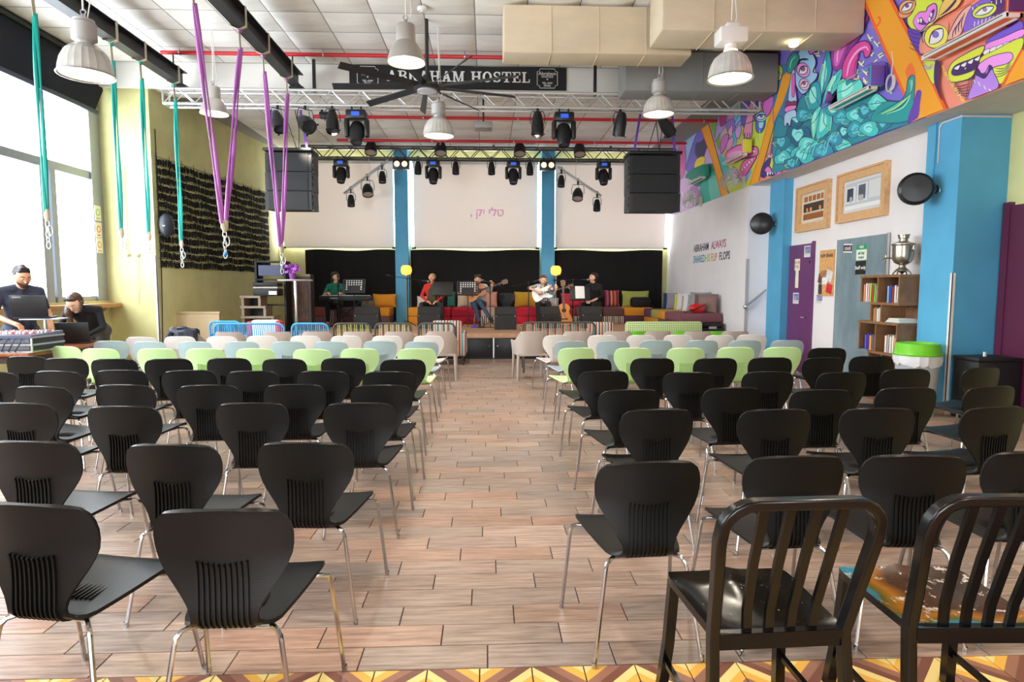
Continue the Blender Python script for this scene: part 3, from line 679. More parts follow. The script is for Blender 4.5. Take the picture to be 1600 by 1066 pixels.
def make_chair(c):
    t = thing('plastic_chair', 'x', 'chair'); m = CH_MATS[c]
    shell_geo().build('seat_shell', m, t, smooth=50); ribs_geo().build('ribs', m, t, smooth=30); frame_geo().build('under_frame', M_leg, t)
    for g in _leg: g.build('leg', M_leg, t)
    return t
PROTO = {}
ORD = ['zeroth', 'first', 'second', 'third', 'fourth', 'fifth', 'sixth', 'seventh', 'eighth', 'ninth']
rj = random.Random(3)
def place_chair(c, x, y, rz, label, group):
    if c not in PROTO: PROTO[c] = o = make_chair(c); o.location = (x, y, 0); o.rotation_euler = (0, 0, rz); _kid(o)
    else: o = dup(PROTO[c], (x, y, 0), rz)
    o['label'] = label; o['group'] = group; return o
def chair_row(c, pts, side, rowname, group, rots=None):
    """pts: image points of the chair tops (height .80); placed on the floor plane; ordered from the aisle outwards"""
    for k, (px, py) in enumerate(pts):
        p = atZ(px, py, .80); rz = (rots[k] if rots and k < len(rots) and rots[k] is not None else rj.uniform(-4, 4)); a = math.radians(rz)
        x = p.x-.272*math.sin(a); y = p.y+.272*math.cos(a)
        nm = {'black': 'black ribbed-back', 'lime': 'lime green', 'blue grey': 'blue-grey', 'pale beige': 'pale beige'}[c]
        place_chair(c, x, y, a, f'{nm} plastic chair, {rowname}, {ORD[k+1]} seat from the aisle, {side}', group)
W_, S_ = 'window side', 'bookcase side'
BR = lambda n: f'{ORD[n]} row behind lime chairs'
G_ = 'black plastic chairs in rows'
# window side of the aisle
chair_row('black', [(629,562),(535,560),(442,561),(355,560),(261,561),(175,561),(98,560),(38,557)], W_, BR(1), G_, [4,0,-3,-2,8,2,-3,-4])
chair_row('black', [(607,581),(503,580),(392,580),(293,579),(185,578.5),(85,580),(-20,582)], W_, BR(2), G_, [2,-2,0,6,0,-8,0])
chair_row('black', [(595,602),(458,601),(322,602),(190,601.5),(60,604)], W_, BR(3), G_, [2,2,3,-4,-9])
chair_row('black', [(560,630),(390,630),(187,635),(25,630)], W_, BR(4), G_, [1,0,-3,-6])
chair_row('black', [(472,692),(262,695),(42,690)], W_, BR(5), G_, [-3,-5,-6])
chair_row('black', [(340,797),(38,788)], W_, BR(6), G_, [0,-10])
# bookcase side
chair_row('black', [(924,561),(1021,560),(1120,560),(1206,559),(1290,559),(1365,557)], S_, BR(1), G_, [8,0,0,-2,4,-5])
chair_row('black', [(945,580),(1079,582),(1203,581),(1320,582),(1420,577),(1540,575)], S_, BR(2), G_, [6,0,0,4,0,14])
chair_row('black', [(986,609),(1148,606),(1288,609),(1422,606),(1555,604)], S_, BR(3), G_, [6,5,0,0,10])
chair_row('black', [(1030,640),(1216,640),(1378,638),(1562,636)], S_, BR(4), G_, [5,3,-2,8])
chair_row('black', [(1018,722),(1249,713),(1437,712),(1625,706)], S_, BR(5), G_, [4,3,-4,2])
p = atZ(1297, 544, .8); place_chair('black', p.x, p.y+.27, -.05, 'black ribbed-back plastic chair standing alone at the end of lime chair row', G_)
GL, GB, GP = 'lime plastic chairs', 'blue-grey plastic chairs', 'pale beige plastic chairs'
chair_row('lime', [(651,545),(561,545),(486,546),(397,545),(318,545),(242,545),(153,545),(99,541.5)], W_, 'lime row', GL, [4,0,-3,0,0,0,-5,-18])
chair_row('lime', [(902,544),(990,544),(1073,544),(1152,543),(1225,543)], S_, 'lime row', GL, [10,0,0,0,-4])
chair_row('blue grey', [(658,534),(593,533),(516,534),(449,534),(376,534),(302,534),(230,534),(171,533)], W_, 'row ahead of lime chairs', GB)
chair_row('blue grey', [(893,533),(959,533),(1026,532),(1098,532),(1166,532),(1232,532)], S_, 'row ahead of lime chairs', GB, [8,0,0,0,0,-3])
chair_row('pale beige', [(669,525),(604,525),(540,525),(476,525),(408,525),(345,526),(279,526),(218,527)], W_, 'second row ahead of lime', GP)
chair_row('pale beige', [(872,524),(942,524),(1003,524),(1061,523.5),(1126,524),(1176,523)], S_, 'second row ahead of lime', GP, [10,0,0,0,0,-4])
# woven taupe tub armchairs
M_taupe = mat('taupe_woven_resin', '#b5a79d', .6); nt, b, N, L = nodes_of(M_taupe)
tc = N.new('ShaderNodeTexCoord'); wv = N.new('ShaderNodeTexChecker'); wv.inputs['Scale'].default_value = 60; bp = N.new('ShaderNodeBump'); bp.inputs['Strength'].default_value = .5; bp.inputs['Distance'].default_value = .006
L.new(tc.outputs['Object'], wv.inputs[0]); L.new(wv.outputs[1], bp.inputs['Height']); L.new(bp.outputs[0], b.inputs['Normal'])
def tub_geo(b, z_back, z_arm, w=.27, th=.02, z0=.40, nA=24):
    """U-shaped wall: round the back, down the arms"""
    vs = []; fs = []; nz = 5
    for i in range(nA+1):
        a = math.pi*(1.0+i/nA); k = max(0, -math.sin(a))
        for sd in (0, 1):
            for j in range(nz):
                f = j/(nz-1); top = z_arm+(z_back-z_arm)*min(1, (k*1.25))**2.2; z = z0+(top-z0)*f
                r = w*(.90+.10*f)-sd*th; x = r*math.copysign(abs(math.cos(a))**.7, math.cos(a)); y = .02+(-r*.98*k**.72)-.03*f*k
                if k < .05: y = .02+.22*(1 if True else 0)*(1-k/.05)
                vs.append((x, y, z))
    q = 2*nz
    for i in range(nA):
        for j in range(nz-1):
            a = i*q+j; fs += [(a, a+q, a+q+1, a+1), (a+nz, a+nz+1, a+q+nz+1, a+q+nz)]
        for j in (0, nz-1): a = i*q+j; fs.append((a, a+nz, a+q+nz, a+q))
    fs += [tuple(range(nz))+tuple(range(2*nz-1, nz-1, -1)), tuple(nA*q+j for j in list(range(nz))+list(range(2*nz-1, nz-1, -1)))]
    return b.add(vs, fs)
tubs = []
def tub(m, x, y, rz, label, group, key, zb=.78, za=.62):
    if key not in PROTO:
        t = thing('tub_armchair', label, 'armchair', (x, y, 0), rz, group); PROTO[key] = t
        tub_geo(MB(), zb, za).build('back_and_arms', m, t, smooth=50)
        b = MB(); b.rbox((-.23, -.22, .385), (.23, .24, .425), .015); b.build('seat', m, t)
        for sx in (-1, 1):
            for y_ in (-.20, .20): MB().tube([(sx*.225, y_, .42), (sx*.24, y_*1.12, 0)], [.026, .018], 8).build('leg', m, t)
        _kid(t)
    else: dup(PROTO[key], (x, y, 0), rz, label)
for side, pts in ((W_, [(687,518),(622,518.5),(557,518.5),(492,518.5),(430,519),(356,519),(285,519)]), (S_, [(830,518),(903,518),(968,518),(1029,518),(1092,518),(1151,518)])):
    for k, (px, py) in enumerate(pts):
        p = atZ(px, py, .78); tub(M_taupe, p.x, p.y+.27, rj.uniform(-.06, .06)+(.12 if k == 0 and side == S_ else 0), f'woven taupe tub armchair, {ORD[k+1]} seat from the aisle, {side}', 'woven taupe armchairs', 'tub')
M_grn = mat('bright_green_plastic', '#6fc62c', .35)
for px, lb in ((1000, 'bright green plastic tub chair under the near end of the patterned sofa'), (1068, 'bright green plastic tub chair under the middle of the patterned sofa'), (1118, 'bright green plastic tub chair beside the black case')):
    p = atY(px, 519, 10.4); tub(M_grn, p.x, 10.4, 0, lb, 'bright green tub chairs', 'gtub', .74, .60)
# rope armchairs and sofa
def rope_chair(x, y, w, cols, frame_m, label, cat='armchair', h=.80, rz=0, nm='rope_armchair'):
    t = thing(nm, label, cat, (x, y, 0), rz); hw = w/2; r = .09
    def loop(z0, z1, y_, hw):
        P = []
        for cx, cz, a0 in ((hw-r, z1-r, 0), (-hw+r, z1-r, 90), (-hw+.02, z0+.02, 180), (hw-.02, z0+.02, 270)):
            rr = r if a0 < 180 else .02
            for q in range(5): a = math.radians(a0+22.5*q); P.append((cx+rr*math.cos(a), y_-.08*((cz+rr*math.sin(a))-z0), cz+rr*math.sin(a)))
        return P
    b = MB(); b.tube(loop(.40, h, -.28, hw), .017, 8, closed=True); b.build('back_frame', frame_m, t)
    n = int(w/.033)
    groups = {}
    for i in range(n):
        xx = -hw+.04+(w-.08)*i/(n-1); mb = MB()
        mb.tube([(xx, -.275, .405), (xx, -.295, .6), (xx, -.28-.08*(h-.4)-.006, h+.004-(.06*(max(0, abs(xx)-hw+r)/r)**2))], .0075, 5)
        mb.build('rope', mat('rope_'+cols[i % len(cols)].lstrip('#'), cols[i % len(cols)], .8), t)
    for s in (-1, 1):
        b = MB(); b.tube([(s*(hw-.005), -.29, .62), (s*(hw-.018), -.1, .63), (s*(hw-.018), .22, .62), (s*(hw-.02), .29, .58), (s*(hw-.03), .30, .0)], .016, 8); b.build('arm', frame_m, t)
        MB().tube([(s*(hw-.02), -.28, .42), (s*(hw-.01), -.34, 0)], .016, 8).build('leg', frame_m, t)
    b = MB(); b.tube([(-hw, -.27, .40), (hw, -.27, .40), (hw-.02, .29, .40), (-hw+.02, .29, .40)], .016, 8, closed=True); b.build('seat_frame', frame_m, t)
    b = MB(); b.rbox((-hw+.02, -.25, .40), (hw-.02, .27, .47), .03); b.build('seat_cushion', mat('seat_pad_'+cols[0].lstrip('#'), cols[0], .9), t)
    return t
MBL = mat('blue_rope_frame', '#3fa4d8', .6); MST = mat('black_cream_frame', '#4c4a42', .7)
def span(xa, xb, Y): a, b_ = atY(xa, 510, Y).x, atY(xb, 510, Y).x; return (a+b_)/2, b_-a
for xa, xb, Y, cols, fm, lb, c, nm in ((333, 446, 10.5, ['#3fa4d8', '#56b4e2'], MBL, 'wide sky-blue rope sofa behind the woven armchairs', 'sofa', 'rope_sofa'), (326, 378, 11.2, ['#3fa4d8', '#56b4e2'], MBL, 'sky-blue rope armchair partly hidden by the wide blue rope sofa', 'armchair', 'rope_armchair'),
    (454, 515, 10.5, ['#3fa4d8', '#7cc4e6'], MBL, 'narrow sky-blue rope armchair beside the olive ones', 'armchair', 'rope_armchair'), (519, 581, 10.5, ['#4c4a42', '#b9c46a', '#c8d48a'], MST, 'olive and black rope armchair next to the blue one', 'armchair', 'rope_armchair'),
    (584, 644, 10.5, ['#4c4a42', '#c8d48a', '#d8cfc0'], MST, 'olive and black rope armchair between two striped ones', 'armchair', 'rope_armchair'), (652, 713, 10.5, ['#4c4a42', '#d3c3b0', '#a8b0a2'], MST, 'cream and black rope armchair at the aisle', 'armchair', 'rope_armchair'),
    (815, 932, 10.7, ['#4c4a42', '#d3b9a0', '#8fb0b0', '#c88a7a'], MST, 'wide multicoloured rope sofa right of the aisle before the stage', 'sofa', 'rope_sofa')):
    cx, w = span(xa, xb, Y); rope_chair(cx, Y+.3, w-.045, cols, fm, lb, c, .86 if 'behind' not in lb else .86, 0, nm)
# striped upholstered armchairs and green patterned sofa
M_strp = stripes('striped_upholstery', ['#8a4a5a', '#d8b8a0', '#5f9aa0', '#c9c0b0', '#a85a62', '#d5cfc2', '#3e4a56', '#e0b890'], 'X', .22)
def upholstered(name, x, y, w, h, m, label, cat, d=.72, rz=0):
    t = thing(name, label, cat, (x, y, 0), rz); hw = w/2
    MB().rbox((-hw+.08, -d/2, .16), (hw-.08, -d/2+.16, h), .05).build('backrest', m, t)
    MB().rbox((-hw+.1, -d/2+.14, .20), (hw-.1, d/2, .44), .05).build('seat_cushion', m, t)
    for s in (-1, 1):
        MB().rbox((s*hw-.13*(s > 0), -d/2+.02, .16), (s*hw+.13*(s < 0), d/2, .62), .05).build('armrest', m, t)
        for y_ in (-d/2+.06, d/2-.06): MB().tube([(s*(hw-.07), y_, .17), (s*(hw-.06), y_*1.05, 0)], [.025, .016], 8).build('leg', mat('dark_walnut', '#3a2a22', .5), t)
    return t
p = atZ(722, 571, 0); upholstered('upholstered_armchair', p.x-.28, p.y+.35, .72, .84, M_strp, 'multicolour striped fabric armchair at the aisle in front of the stage', 'armchair')
p = atY(950, 515, 11.5); upholstered('upholstered_armchair', p.x-.13, 11.8, .62, .82, M_strp, 'multicolour striped fabric armchair beside the green patterned sofa', 'armchair')
M_gpat = mat('green_woven_pattern', '#a9c07a', .9); nt, b, N, L = nodes_of(M_gpat)
tc = N.new('ShaderNodeTexCoord'); ck = N.new('ShaderNodeTexChecker'); ck.inputs['Scale'].default_value = 42; ck.inputs['Color1'].default_value = (*lin('#dfe6b6'), 1); ck.inputs['Color2'].default_value = (*lin('#7f9e4e'), 1)
mp = N.new('ShaderNodeMapping'); mp.inputs['Rotation'].default_value = (0, .785, 0); L.new(tc.outputs['Object'], mp.inputs[0]); L.new(mp.outputs[0], ck.inputs[0]); L.new(ck.outputs[0], b.inputs['Base Color'])
cx, w = span(972, 1106, 11.2); upholstered('upholstered_sofa', cx, 11.2+.42, w, .84, M_gpat, 'green and cream zigzag patterned sofa with its back to the chairs', 'sofa', .8)
# black enamelled metal cafe chairs
def cafe_chair(loc, rz, paint, label):
    t = thing('metal_chair', label, 'chair', loc, rz)
    m = mat('black_enamel_worn', '#050505', .25, .0, spec=.45)
    if 'worn_' not in str(_M.keys()):
        pass
    def edge_mat():
        if 'black_enamel_scuffed' in _M: return _M['black_enamel_scuffed']
        q = mat('black_enamel_scuffed', '#100f0e', .25); nt, b, N, L = nodes_of(q)
        tc = N.new('ShaderNodeTexCoord'); n = N.new('ShaderNodeTexNoise'); n.inputs['Scale'].default_value = 16; n.inputs['Detail'].default_value = 8; n.inputs['Roughness'].default_value = .75
        mp = N.new('ShaderNodeMapping'); mp.inputs['Scale'].default_value = (1, 3, 2); L.new(tc.outputs['Object'], mp.inputs[0]); L.new(mp.outputs[0], n.inputs[0])
        r = N.new('ShaderNodeValToRGB'); L.new(n.outputs[0], r.inputs[0]); r.color_ramp.elements[0].position = .66; r.color_ramp.elements[1].position = .70
        r.color_ramp.elements[0].color = (*lin('#070605'), 1); r.color_ramp.elements[1].color = (*lin('#a89f92'), 1); L.new(r.outputs[0], b.inputs['Base Color']); return q
    ms = edge_mat()
    if paint:
        ps = mat('layered_paint_worn_seat', '#4a3326', .25); nt, b, N, L = nodes_of(ps)
        if not b.inputs['Base Color'].is_linked:
            tc = N.new('ShaderNodeTexCoord'); sp = N.new('ShaderNodeSeparateXYZ'); L.new(tc.outputs['Object'], sp.inputs[0])
            n0 = N.new('ShaderNodeTexNoise'); n0.inputs['Scale'].default_value = 3; L.new(tc.outputs['Object'], n0.inputs[0])
            ad = N.new('ShaderNodeMath'); ad.operation = 'MULTIPLY_ADD'; ad.inputs[1].default_value = .28; L.new(n0.outputs[0], ad.inputs[0])
            a2 = N.new('ShaderNodeMath'); a2.operation = 'MINIMUM'; L.new(sp.outputs[0], a2.inputs[0]); L.new(sp.outputs[1], a2.inputs[1]); a3 = N.new('ShaderNodeMath'); a3.operation = 'ADD'; a3.inputs[1].default_value = .075; L.new(a2.outputs[0], a3.inputs[0]); L.new(a3.outputs[0], ad.inputs[2])
            r = N.new('ShaderNodeValToRGB'); L.new(ad.outputs[0], r.inputs[0]); e = r.color_ramp.elements
            e[0].position = -0.0; e[0].color = (*lin('#2f7f96'), 1); e[1].position = .5; e[1].color = (*lin('#1d1712'), 1)
            for p_, c_ in ((.015, '#2f7f96'), (.03, '#5a5a1e'), (.07, '#a0651f'), (.13, '#4a3020'), (.26, '#4a3d35')): x = e.new(p_); x.color = (*lin(c_), 1)
            n = N.new('ShaderNodeTexNoise'); n.inputs['Scale'].default_value = 22; n.inputs['Detail'].default_value = 8; n.inputs['Roughness'].default_value = .75; L.new(tc.outputs['Object'], n.inputs[0])
            r2 = N.new('ShaderNodeValToRGB'); L.new(n.outputs[0], r2.inputs[0]); r2.color_ramp.elements[0].position = .57; r2.color_ramp.elements[1].position = .62
            mx = N.new('ShaderNodeMix'); mx.data_type = 'RGBA'; L.new(r2.outputs[0], mx.inputs[0]); L.new(r.outputs[0], mx.inputs[6]); mx.inputs[7].default_value = (*lin('#cfc4b6'), 1); L.new(mx.outputs[2], b.inputs['Base Color'])
        sm = ps
    else:
        sm = mat('black_enamel_seat', '#17130d', .2); nt, b, N, L = nodes_of(sm)
        if not b.inputs['Base Color'].is_linked:
            tc = N.new('ShaderNodeTexCoord'); n = N.new('ShaderNodeTexNoise'); n.inputs['Scale'].default_value = 30; n.inputs['Detail'].default_value = 9; n.inputs['Roughness'].default_value = .8; L.new(tc.outputs['Object'], n.inputs[0])
            r = N.new('ShaderNodeValToRGB'); L.new(n.outputs[0], r.inputs[0]); r.color_ramp.elements[0].position = .63; r.color_ramp.elements[1].position = .655
            r.color_ramp.elements[0].color = (*lin('#15110b'), 1); r.color_ramp.elements[1].color = (*lin('#c8c0b4'), 1); L.new(r.outputs[0], b.inputs['Base Color'])
    # back loop: uprights + curved top rail as one bent flat tube
    def P(x, z): return Vector((x, -.185-.12*max(0, (z-.44))/.44-.05*max(0, .44-z)/.44, z))
    path = []
    for s in (-1,):
        path += [P(-.215, 0), P(-.205, .22), P(-.200, .44), P(-.212, .60), P(-.226, .76)]
        for q in range(1, 6): a = math.radians(180-18*q); path.append(P(-.226+.085+.085*math.cos(a), .79+.085*math.sin(a)))
    full = path+[Vector((-p.x, p.y, p.z)) for p in reversed(path)]
    def bent(pts, w, d):
        """rectangular section w (in plane) x d (y)"""
        mb = MB(); vs = []; fs = []; k = len(pts)
        for i, p in enumerate(pts):
            tg = (pts[min(i+1, k-1)]-pts[max(i-1, 0)]).normalized(); nn = tg.cross(Vector((0, 1, 0))).normalized(); dd = nn.cross(tg).normalized()
            for u, v in ((-1, -1), (1, -1), (1, 1), (-1, 1)): vs.append(p+nn*u*w/2+dd*v*d/2)
        for i in range(k-1):
            for j in range(4): fs.append((i*4+j, i*4+(j+1) % 4, i*4+4+(j+1) % 4, i*4+4+j))
        fs += [(3, 2, 1, 0), tuple((k-1)*4+j for j in range(4))]
        return mb.add(vs, fs)
    bo = bent(full, .030, .042).build('back_frame', ms, t, smooth=40); md = bo.modifiers.new('bevel', 'BEVEL'); md.width = .006; md.segments = 2
    for i in range(4):
        x = -.115+.23*i/3
        bent([P(x*.86, .445), P(x*.9, .52)+Vector((0, .012, 0)), P(x*.97, .68)+Vector((0, .01, 0)), P(x, .865)], .026, .014).build('slat', m, t, smooth=40)
    bent([P(-.205, .425), P(.205, .425)], .05, .025).build('back_rail', m, t, smooth=30)
    # saddle seat
    n = 14; vs = []; fs = []
    for sd in (0, 1):
        for i in range(n+1):
            for j in range(n+1):
                u = -1+2*i/n; v = -1+2*j/n
                w = .20+.018*(v+1)/2; x = u*w*(1-.06*max(0, abs(v)-.8)/.2); y = .0+v*.205
                rim = max(0, (1-abs(u)**3)*(1-abs(v)**3)); dip = -.020*min(1, rim*1.6)+.012*math.exp(-(u/.16)**2)*(v > -.1)*min(1, (v+.1)*2)
                vs.append((x, y, .452+dip if sd == 0 else .425))
    q = (n+1)**2
    for i in range(n):
        for j in range(n): a = i*(n+1)+j; f = (a, a+1, a+n+2, a+n+1); fs.append(f); fs.append(tuple(q+x for x in reversed(f)))
    sf = []
    for i in range(n):
        for a, b_ in ((i*(n+1), (i+1)*(n+1)), ((i+1)*(n+1)+n, i*(n+1)+n), (i+1, i), (n*(n+1)+i, n*(n+1)+i+1)): sf.append((a, b_, q+b_, q+a))
    sb = MB().add(vs, fs); sb.f += sf; sb.m += [1]*len(sf); so = sb.build('seat', [sm, m], t, smooth=50)
    for s in (-1, 1): bent([Vector((s*.195, .175, .43)), Vector((s*.205, .19, .2)), Vector((s*.22, .215, 0))], .034, .034).build('leg', m, t, smooth=30)
    for s in (-1, 1): bent([Vector((s*.208, -.21, .13)), Vector((s*.213, .20, .13))], .018, .018).build('stretcher', m, t, smooth=30)
    return t
cafe_chair((.855, 1.93, 0), math.radians(2), False, 'black metal slat-back chair with plain scuffed glossy seat')
cafe_chair((1.47, 1.93, 0), math.radians(-2), True, 'black metal slat-back chair with seat worn through to brown and blue paint')
# ================================================================ MURAL on the upper right wall (flat paint)
CR = {'A': (1060, 130, 5.076), 'B': (1210, 30, 4.263), 'C': (1330, 0, 5.611), 'D': (1220, 100, 8.2)}
OL = '#3a1f5c'; OR = '#f6921e'; ORR = '#f4581f'
mural = thing('mural', 'bright street-art mural of doodled faces, teal leaves and orange bands', 'mural', (XM, 0, 3.37))
_lay = [0]
def mcol(c): return mat('mural_paint_'+c.lstrip('#'), tuple(min(.92, x*1.3+.01) for x in lin(c)), .6)
def mproj(cr, p, d):
    ox, oy, s = CR[cr]
    if PL[0]:                                   # painting carried over the front of an air conditioner
        dx, y0, y1, z0, z1 = PL[0]; q = atX(ox+p[0]/s, oy+p[1]/s, XM-dx)
        return Vector((-dx-d*.35, max(y0, min(y1, q.y)), max(z0, min(z1, q.z))-3.37))
    q = atX(ox+p[0]/s, oy+p[1]/s, XM)
    return Vector((-d, max(1.0, min(YB-.02, q.y)), max(.004, min((ZF if q.y < YBULK else ZS)-3.374, q.z-3.37))))
MUR = {}; PL = [None]
def put(col, vs):
    mb = MUR.setdefault(col, MB()); mb.add(vs, [tuple(range(len(vs)))])
def shape(cr, col, pts, ol=None, k=4, sm=True):
    _lay[0] += 1; d = .002+_lay[0]*.00008
    P = smoothpoly(pts, k) if sm else pts
    put(col, [mproj(cr, p, d) for p in P])
    if ol: line(cr, OL, ol, P+[P[0], P[1]], False)
def line(cr, col, w, pts, sm=True):
    _lay[0] += 1; d = .002+_lay[0]*.00008
    P = smoothpoly(pts, 4, False) if sm else pts
    s = w/2; L_, R_ = [], []
    for i in range(len(P)):
        a = Vector(P[max(0, i-1)][:2]); b = Vector(P[min(len(P)-1, i+1)][:2]); t = (b-a)
        if t.length < 1e-5: t = Vector((1, 0))
        t.normalize(); n = Vector((-t.y, t.x)); c = Vector(P[i][:2]); f = s*(1 if len(P) < 6 else min(1, .45+.55*math.sin(math.pi*i/(len(P)-1))*1.4))
        L_.append(mproj(cr, c+n*f, d)); R_.append(mproj(cr, c-n*f, d))
    mb = MUR.setdefault(col, MB()); vs = []
    for a, b in zip(L_, R_): vs += [a, b]
    mb.add(vs, [(2*i, 2*i+1, 2*i+3, 2*i+2) for i in range(len(P)-1)])
def eye(cr, c, rx, ry, ang, lid, iris, w=6):
    ca, sa = math.cos(ang), math.sin(ang); E = lambda u, v: (c[0]+u*ca-v*sa, c[1]+u*sa+v*ca)
    shape(cr, lid, [E(rx*1.25*math.cos(a), ry*1.5*math.sin(a)) for a in [i*math.pi/5 for i in range(10)]], w)
    shape(cr, '#f6f0ea', [E(-rx, ry*.1), E(-rx*.4, -ry*.55), E(rx*.3, -ry*.75), E(rx, -ry*.2), E(rx*.4, ry*.7), E(-rx*.4, ry*.7)], w)
    shape(cr, iris, [E(rx*.1+ry*.42*math.cos(a), -ry*.25+ry*.42*math.sin(a)) for a in [i*math.pi/4 for i in range(8)]], w*.6)
    line(cr, OL, w*1.2, [E(-rx, ry*.1), E(-rx*.4, -ry*.55), E(rx*.3, -ry*.75), E(rx, -ry*.2)])
def paint_all():
    _lay[0] = 0
    # --- base coats, far to near
    def base(col, ya, yb):
        _lay[0] += 1; d = .002
        if PL[0]:
            dx, y0, y1, z0, z1 = PL[0]; a, b = max(ya, y0), min(yb, y1)
            if b > a: put(col, [Vector((-dx-d*.35, a, z0-3.37)), Vector((-dx-d*.35, b, z0-3.37)), Vector((-dx-d*.35, b, z1-3.37)), Vector((-dx-d*.35, a, z1-3.37))])
            return
        for a, b, top in ((max(ya, 1.0), min(yb, YBULK), ZF), (max(ya, YBULK), min(yb, YB-.01), ZS)):
            if b > a: put(col, [Vector((-d, a, .001)), Vector((-d, b, .001)), Vector((-d, b, top-3.372)), Vector((-d, a, top-3.372))])
    base('#b59ac4', 13.2, YB); base('#b7c83c', 10.85, 13.2); base('#7468c0', 7.1, 10.85); base('#f8846f', 1.0, 7.1)
    # zone 1: lilac and green washes
    shape('A', '#8fb0d8', [(0,560),(60,440),(180,370),(230,400),(140,560),(60,700)])
    shape('A', '#6d62bd', [(60,690),(90,560),(150,390),(190,360),(235,420),(200,520),(150,600),(130,680)], 5)
    shape('A', '#c65c9c', [(0,520),(50,480),(60,640),(30,760),(0,780)], 4)
    shape('A', '#3a3560', [(135,560),(140,480),(180,465),(215,430),(265,430),(270,460),(225,520),(200,590),(170,600)], 3)
    shape('A', '#d9c23c', [(130,680),(140,610),(190,580),(215,600),(190,660)], 3)
    shape('A', '#1f7d6c', [(60,730),(160,660),(280,640),(290,700),(200,800),(90,830)], 3)
    shape('A', '#2f9c8c', [(180,800),(290,700),(340,880),(190,960)], 0)
    shape('A', '#5fb4a4', [(240,760),(300,740),(330,890),(260,930)], 0)
    shape('A', '#c9a7d0', [(0,800),(80,760),(170,900),(160,980),(0,1040)], 0)
    shape('A', '#a86fb0', [(90,840),(150,820),(180,920),(120,980)], 0)
    for x in (30, 60, 120): line('A', '#e6cfe4', 9, [(x, 860), (x+14, 930), (x+4, 1000)])
    # zone 2: yellow-green faces
    shape('A', '#6a9c34', [(255,300),(330,240),(330,520),(300,470)], 0)
    shape('A', '#46b0b4', [(325,560),(420,700),(380,760),(345,700)], 0)
    shape('A', '#58b8c4', [(360,200),(470,130),(460,480),(420,480)], 4)
    shape('A', '#a78fd0', [(320,260),(370,235),(380,330),(330,400),(290,460)], 4)
    shape('A', '#9c2f6a', [(330,240),(380,230),(375,320),(335,340)], 4)
    shape('A', '#c46aa0', [(395,240),(440,220),(440,280),(400,300)], 4)
    shape('A', '#8a68c0', [(380,320),(440,280),(450,370),(400,400)], 4)
    shape('A', '#e59ac0', [(395,390),(430,330),(425,420)], 4)
    shape('A', '#c46ab8', [(340,450),(390,400),(400,440),(370,520),(340,560)], 5)
    shape('A', '#e88fc0', [(380,520),(400,450),(440,430),(430,490),(400,540)], 4)
    shape('A', '#7fb0e0', [(455,300),(500,235),(500,330),(455,350)], 5); line('A', OL, 6, [(455,345),(480,310),(505,290)])
    shape('A', '#c99ad8', [(455,370),(490,330),(500,380),(480,440),(455,420)], 5)
    shape('A', '#6356b0', [(500,130),(590,130),(560,320),(505,330)], 4)
    shape('A', '#e58fb4', [(535,310),(570,160),(600,160),(590,330),(580,430),(530,430),(518,380)], 6)
    for x in (530, 552, 572): line('A', OL, 6, [(x, 390), (x-4, 425), (x-8, 450)])
    shape('A', '#5a4fb0', [(600,130),(640,130),(640,260),(605,300)], 4)
    shape('A', '#c060b4', [(640,130),(755,95),(750,180),(700,270),(660,170)], 6)
    shape('A', '#4a66c8', [(620,300),(680,270),(690,330),(660,390),(622,380)], 7)
    shape('A', '#9fd0f0', [(640,310),(680,300),(672,350),(645,360)], 4)
    eye('A', (658, 268), 36, 26, -.1, '#88c8ee', '#6a5ab8', 6)
    line('A', OL, 6, [(500,330),(560,315),(610,290),(640,250),(680,248),(700,255)])
    shape('A', '#ec6fb0', [(380,600),(375,560),(420,520),(500,485),(580,500),(630,510),(630,570),(560,590),(470,610),(400,625)], 8)
    shape('A', '#f49ac8', [(395,590),(400,560),(450,540),(500,540),(480,580)], 0)
    shape('A', '#f6f0ea', [(510,545),(535,545),(530,570),(512,565)], 4); shape('A', '#f6f0ea', [(545,540),(575,540),(566,568),(548,562)], 4); shape('A', '#f6f0ea', [(585,535),(620,530),(605,560)], 4)
    shape('A', '#e85f9c', [(490,690),(520,620),(620,580),(600,630),(520,760),(490,760)], 7)
    for q in range(5): shape('A', '#f6f0ea', [(497+q*20, 690-q*20), (515+q*20, 672-q*20), (512+q*20, 700-q*20)], 3)
    shape('A', '#c888d0', [(415,740),(425,680),(450,665),(480,720),(470,760)], 5); shape('A', '#f0e4ee', [(420,745),(440,715),(470,740),(450,765)], 4)
    shape('A', '#7a90d0', [(520,760),(560,710),(585,690),(570,740),(530,790)], 0)
    line('A', '#f4f0e0', 4, [(648,370),(652,450)]); line('A', '#f4f0e0', 4, [(622,440),(626,470)])
    # orange bands a, b with inky edge
    shape('A', OR, [(185,340),(245,300),(345,690),(402,885),(345,902),(270,600)], 0, sm=False); line('A', OL, 5, [(245,300),(345,690),(402,885)], False); line('A', ORR, 6, [(185,340),(270,600),(345,902)], False)
    shape('A', OR, [(790,60),(830,-60),(805,110),(765,330),(640,785),(565,812),(640,590),(710,330)], 0, sm=False); line('A', ORR, 6, [(790,60),(710,330),(640,590),(565,812)], False); line('A', OL, 5, [(805,110),(765,330),(640,785)], False)
    # coral goblin right of band b
    shape('A', '#f2726a', [(770,400),(860,560),(863,700),(700,790),(650,770),(700,600)], 0)
    shape('A', '#6b4fb0', [(735,540),(765,440),(775,540),(750,570)], 5)
    for q in range(4): line('A', '#2f2a6a', 4, [(738, 540-q*22), (765, 500-q*22)])
    shape('A', '#c9c83a', [(715,600),(750,575),(790,600),(760,680),(735,670)], 5)
    shape('A', '#3a2a70', [(655,720),(680,640),(740,590),(720,680),(700,740),(670,750)], 4)
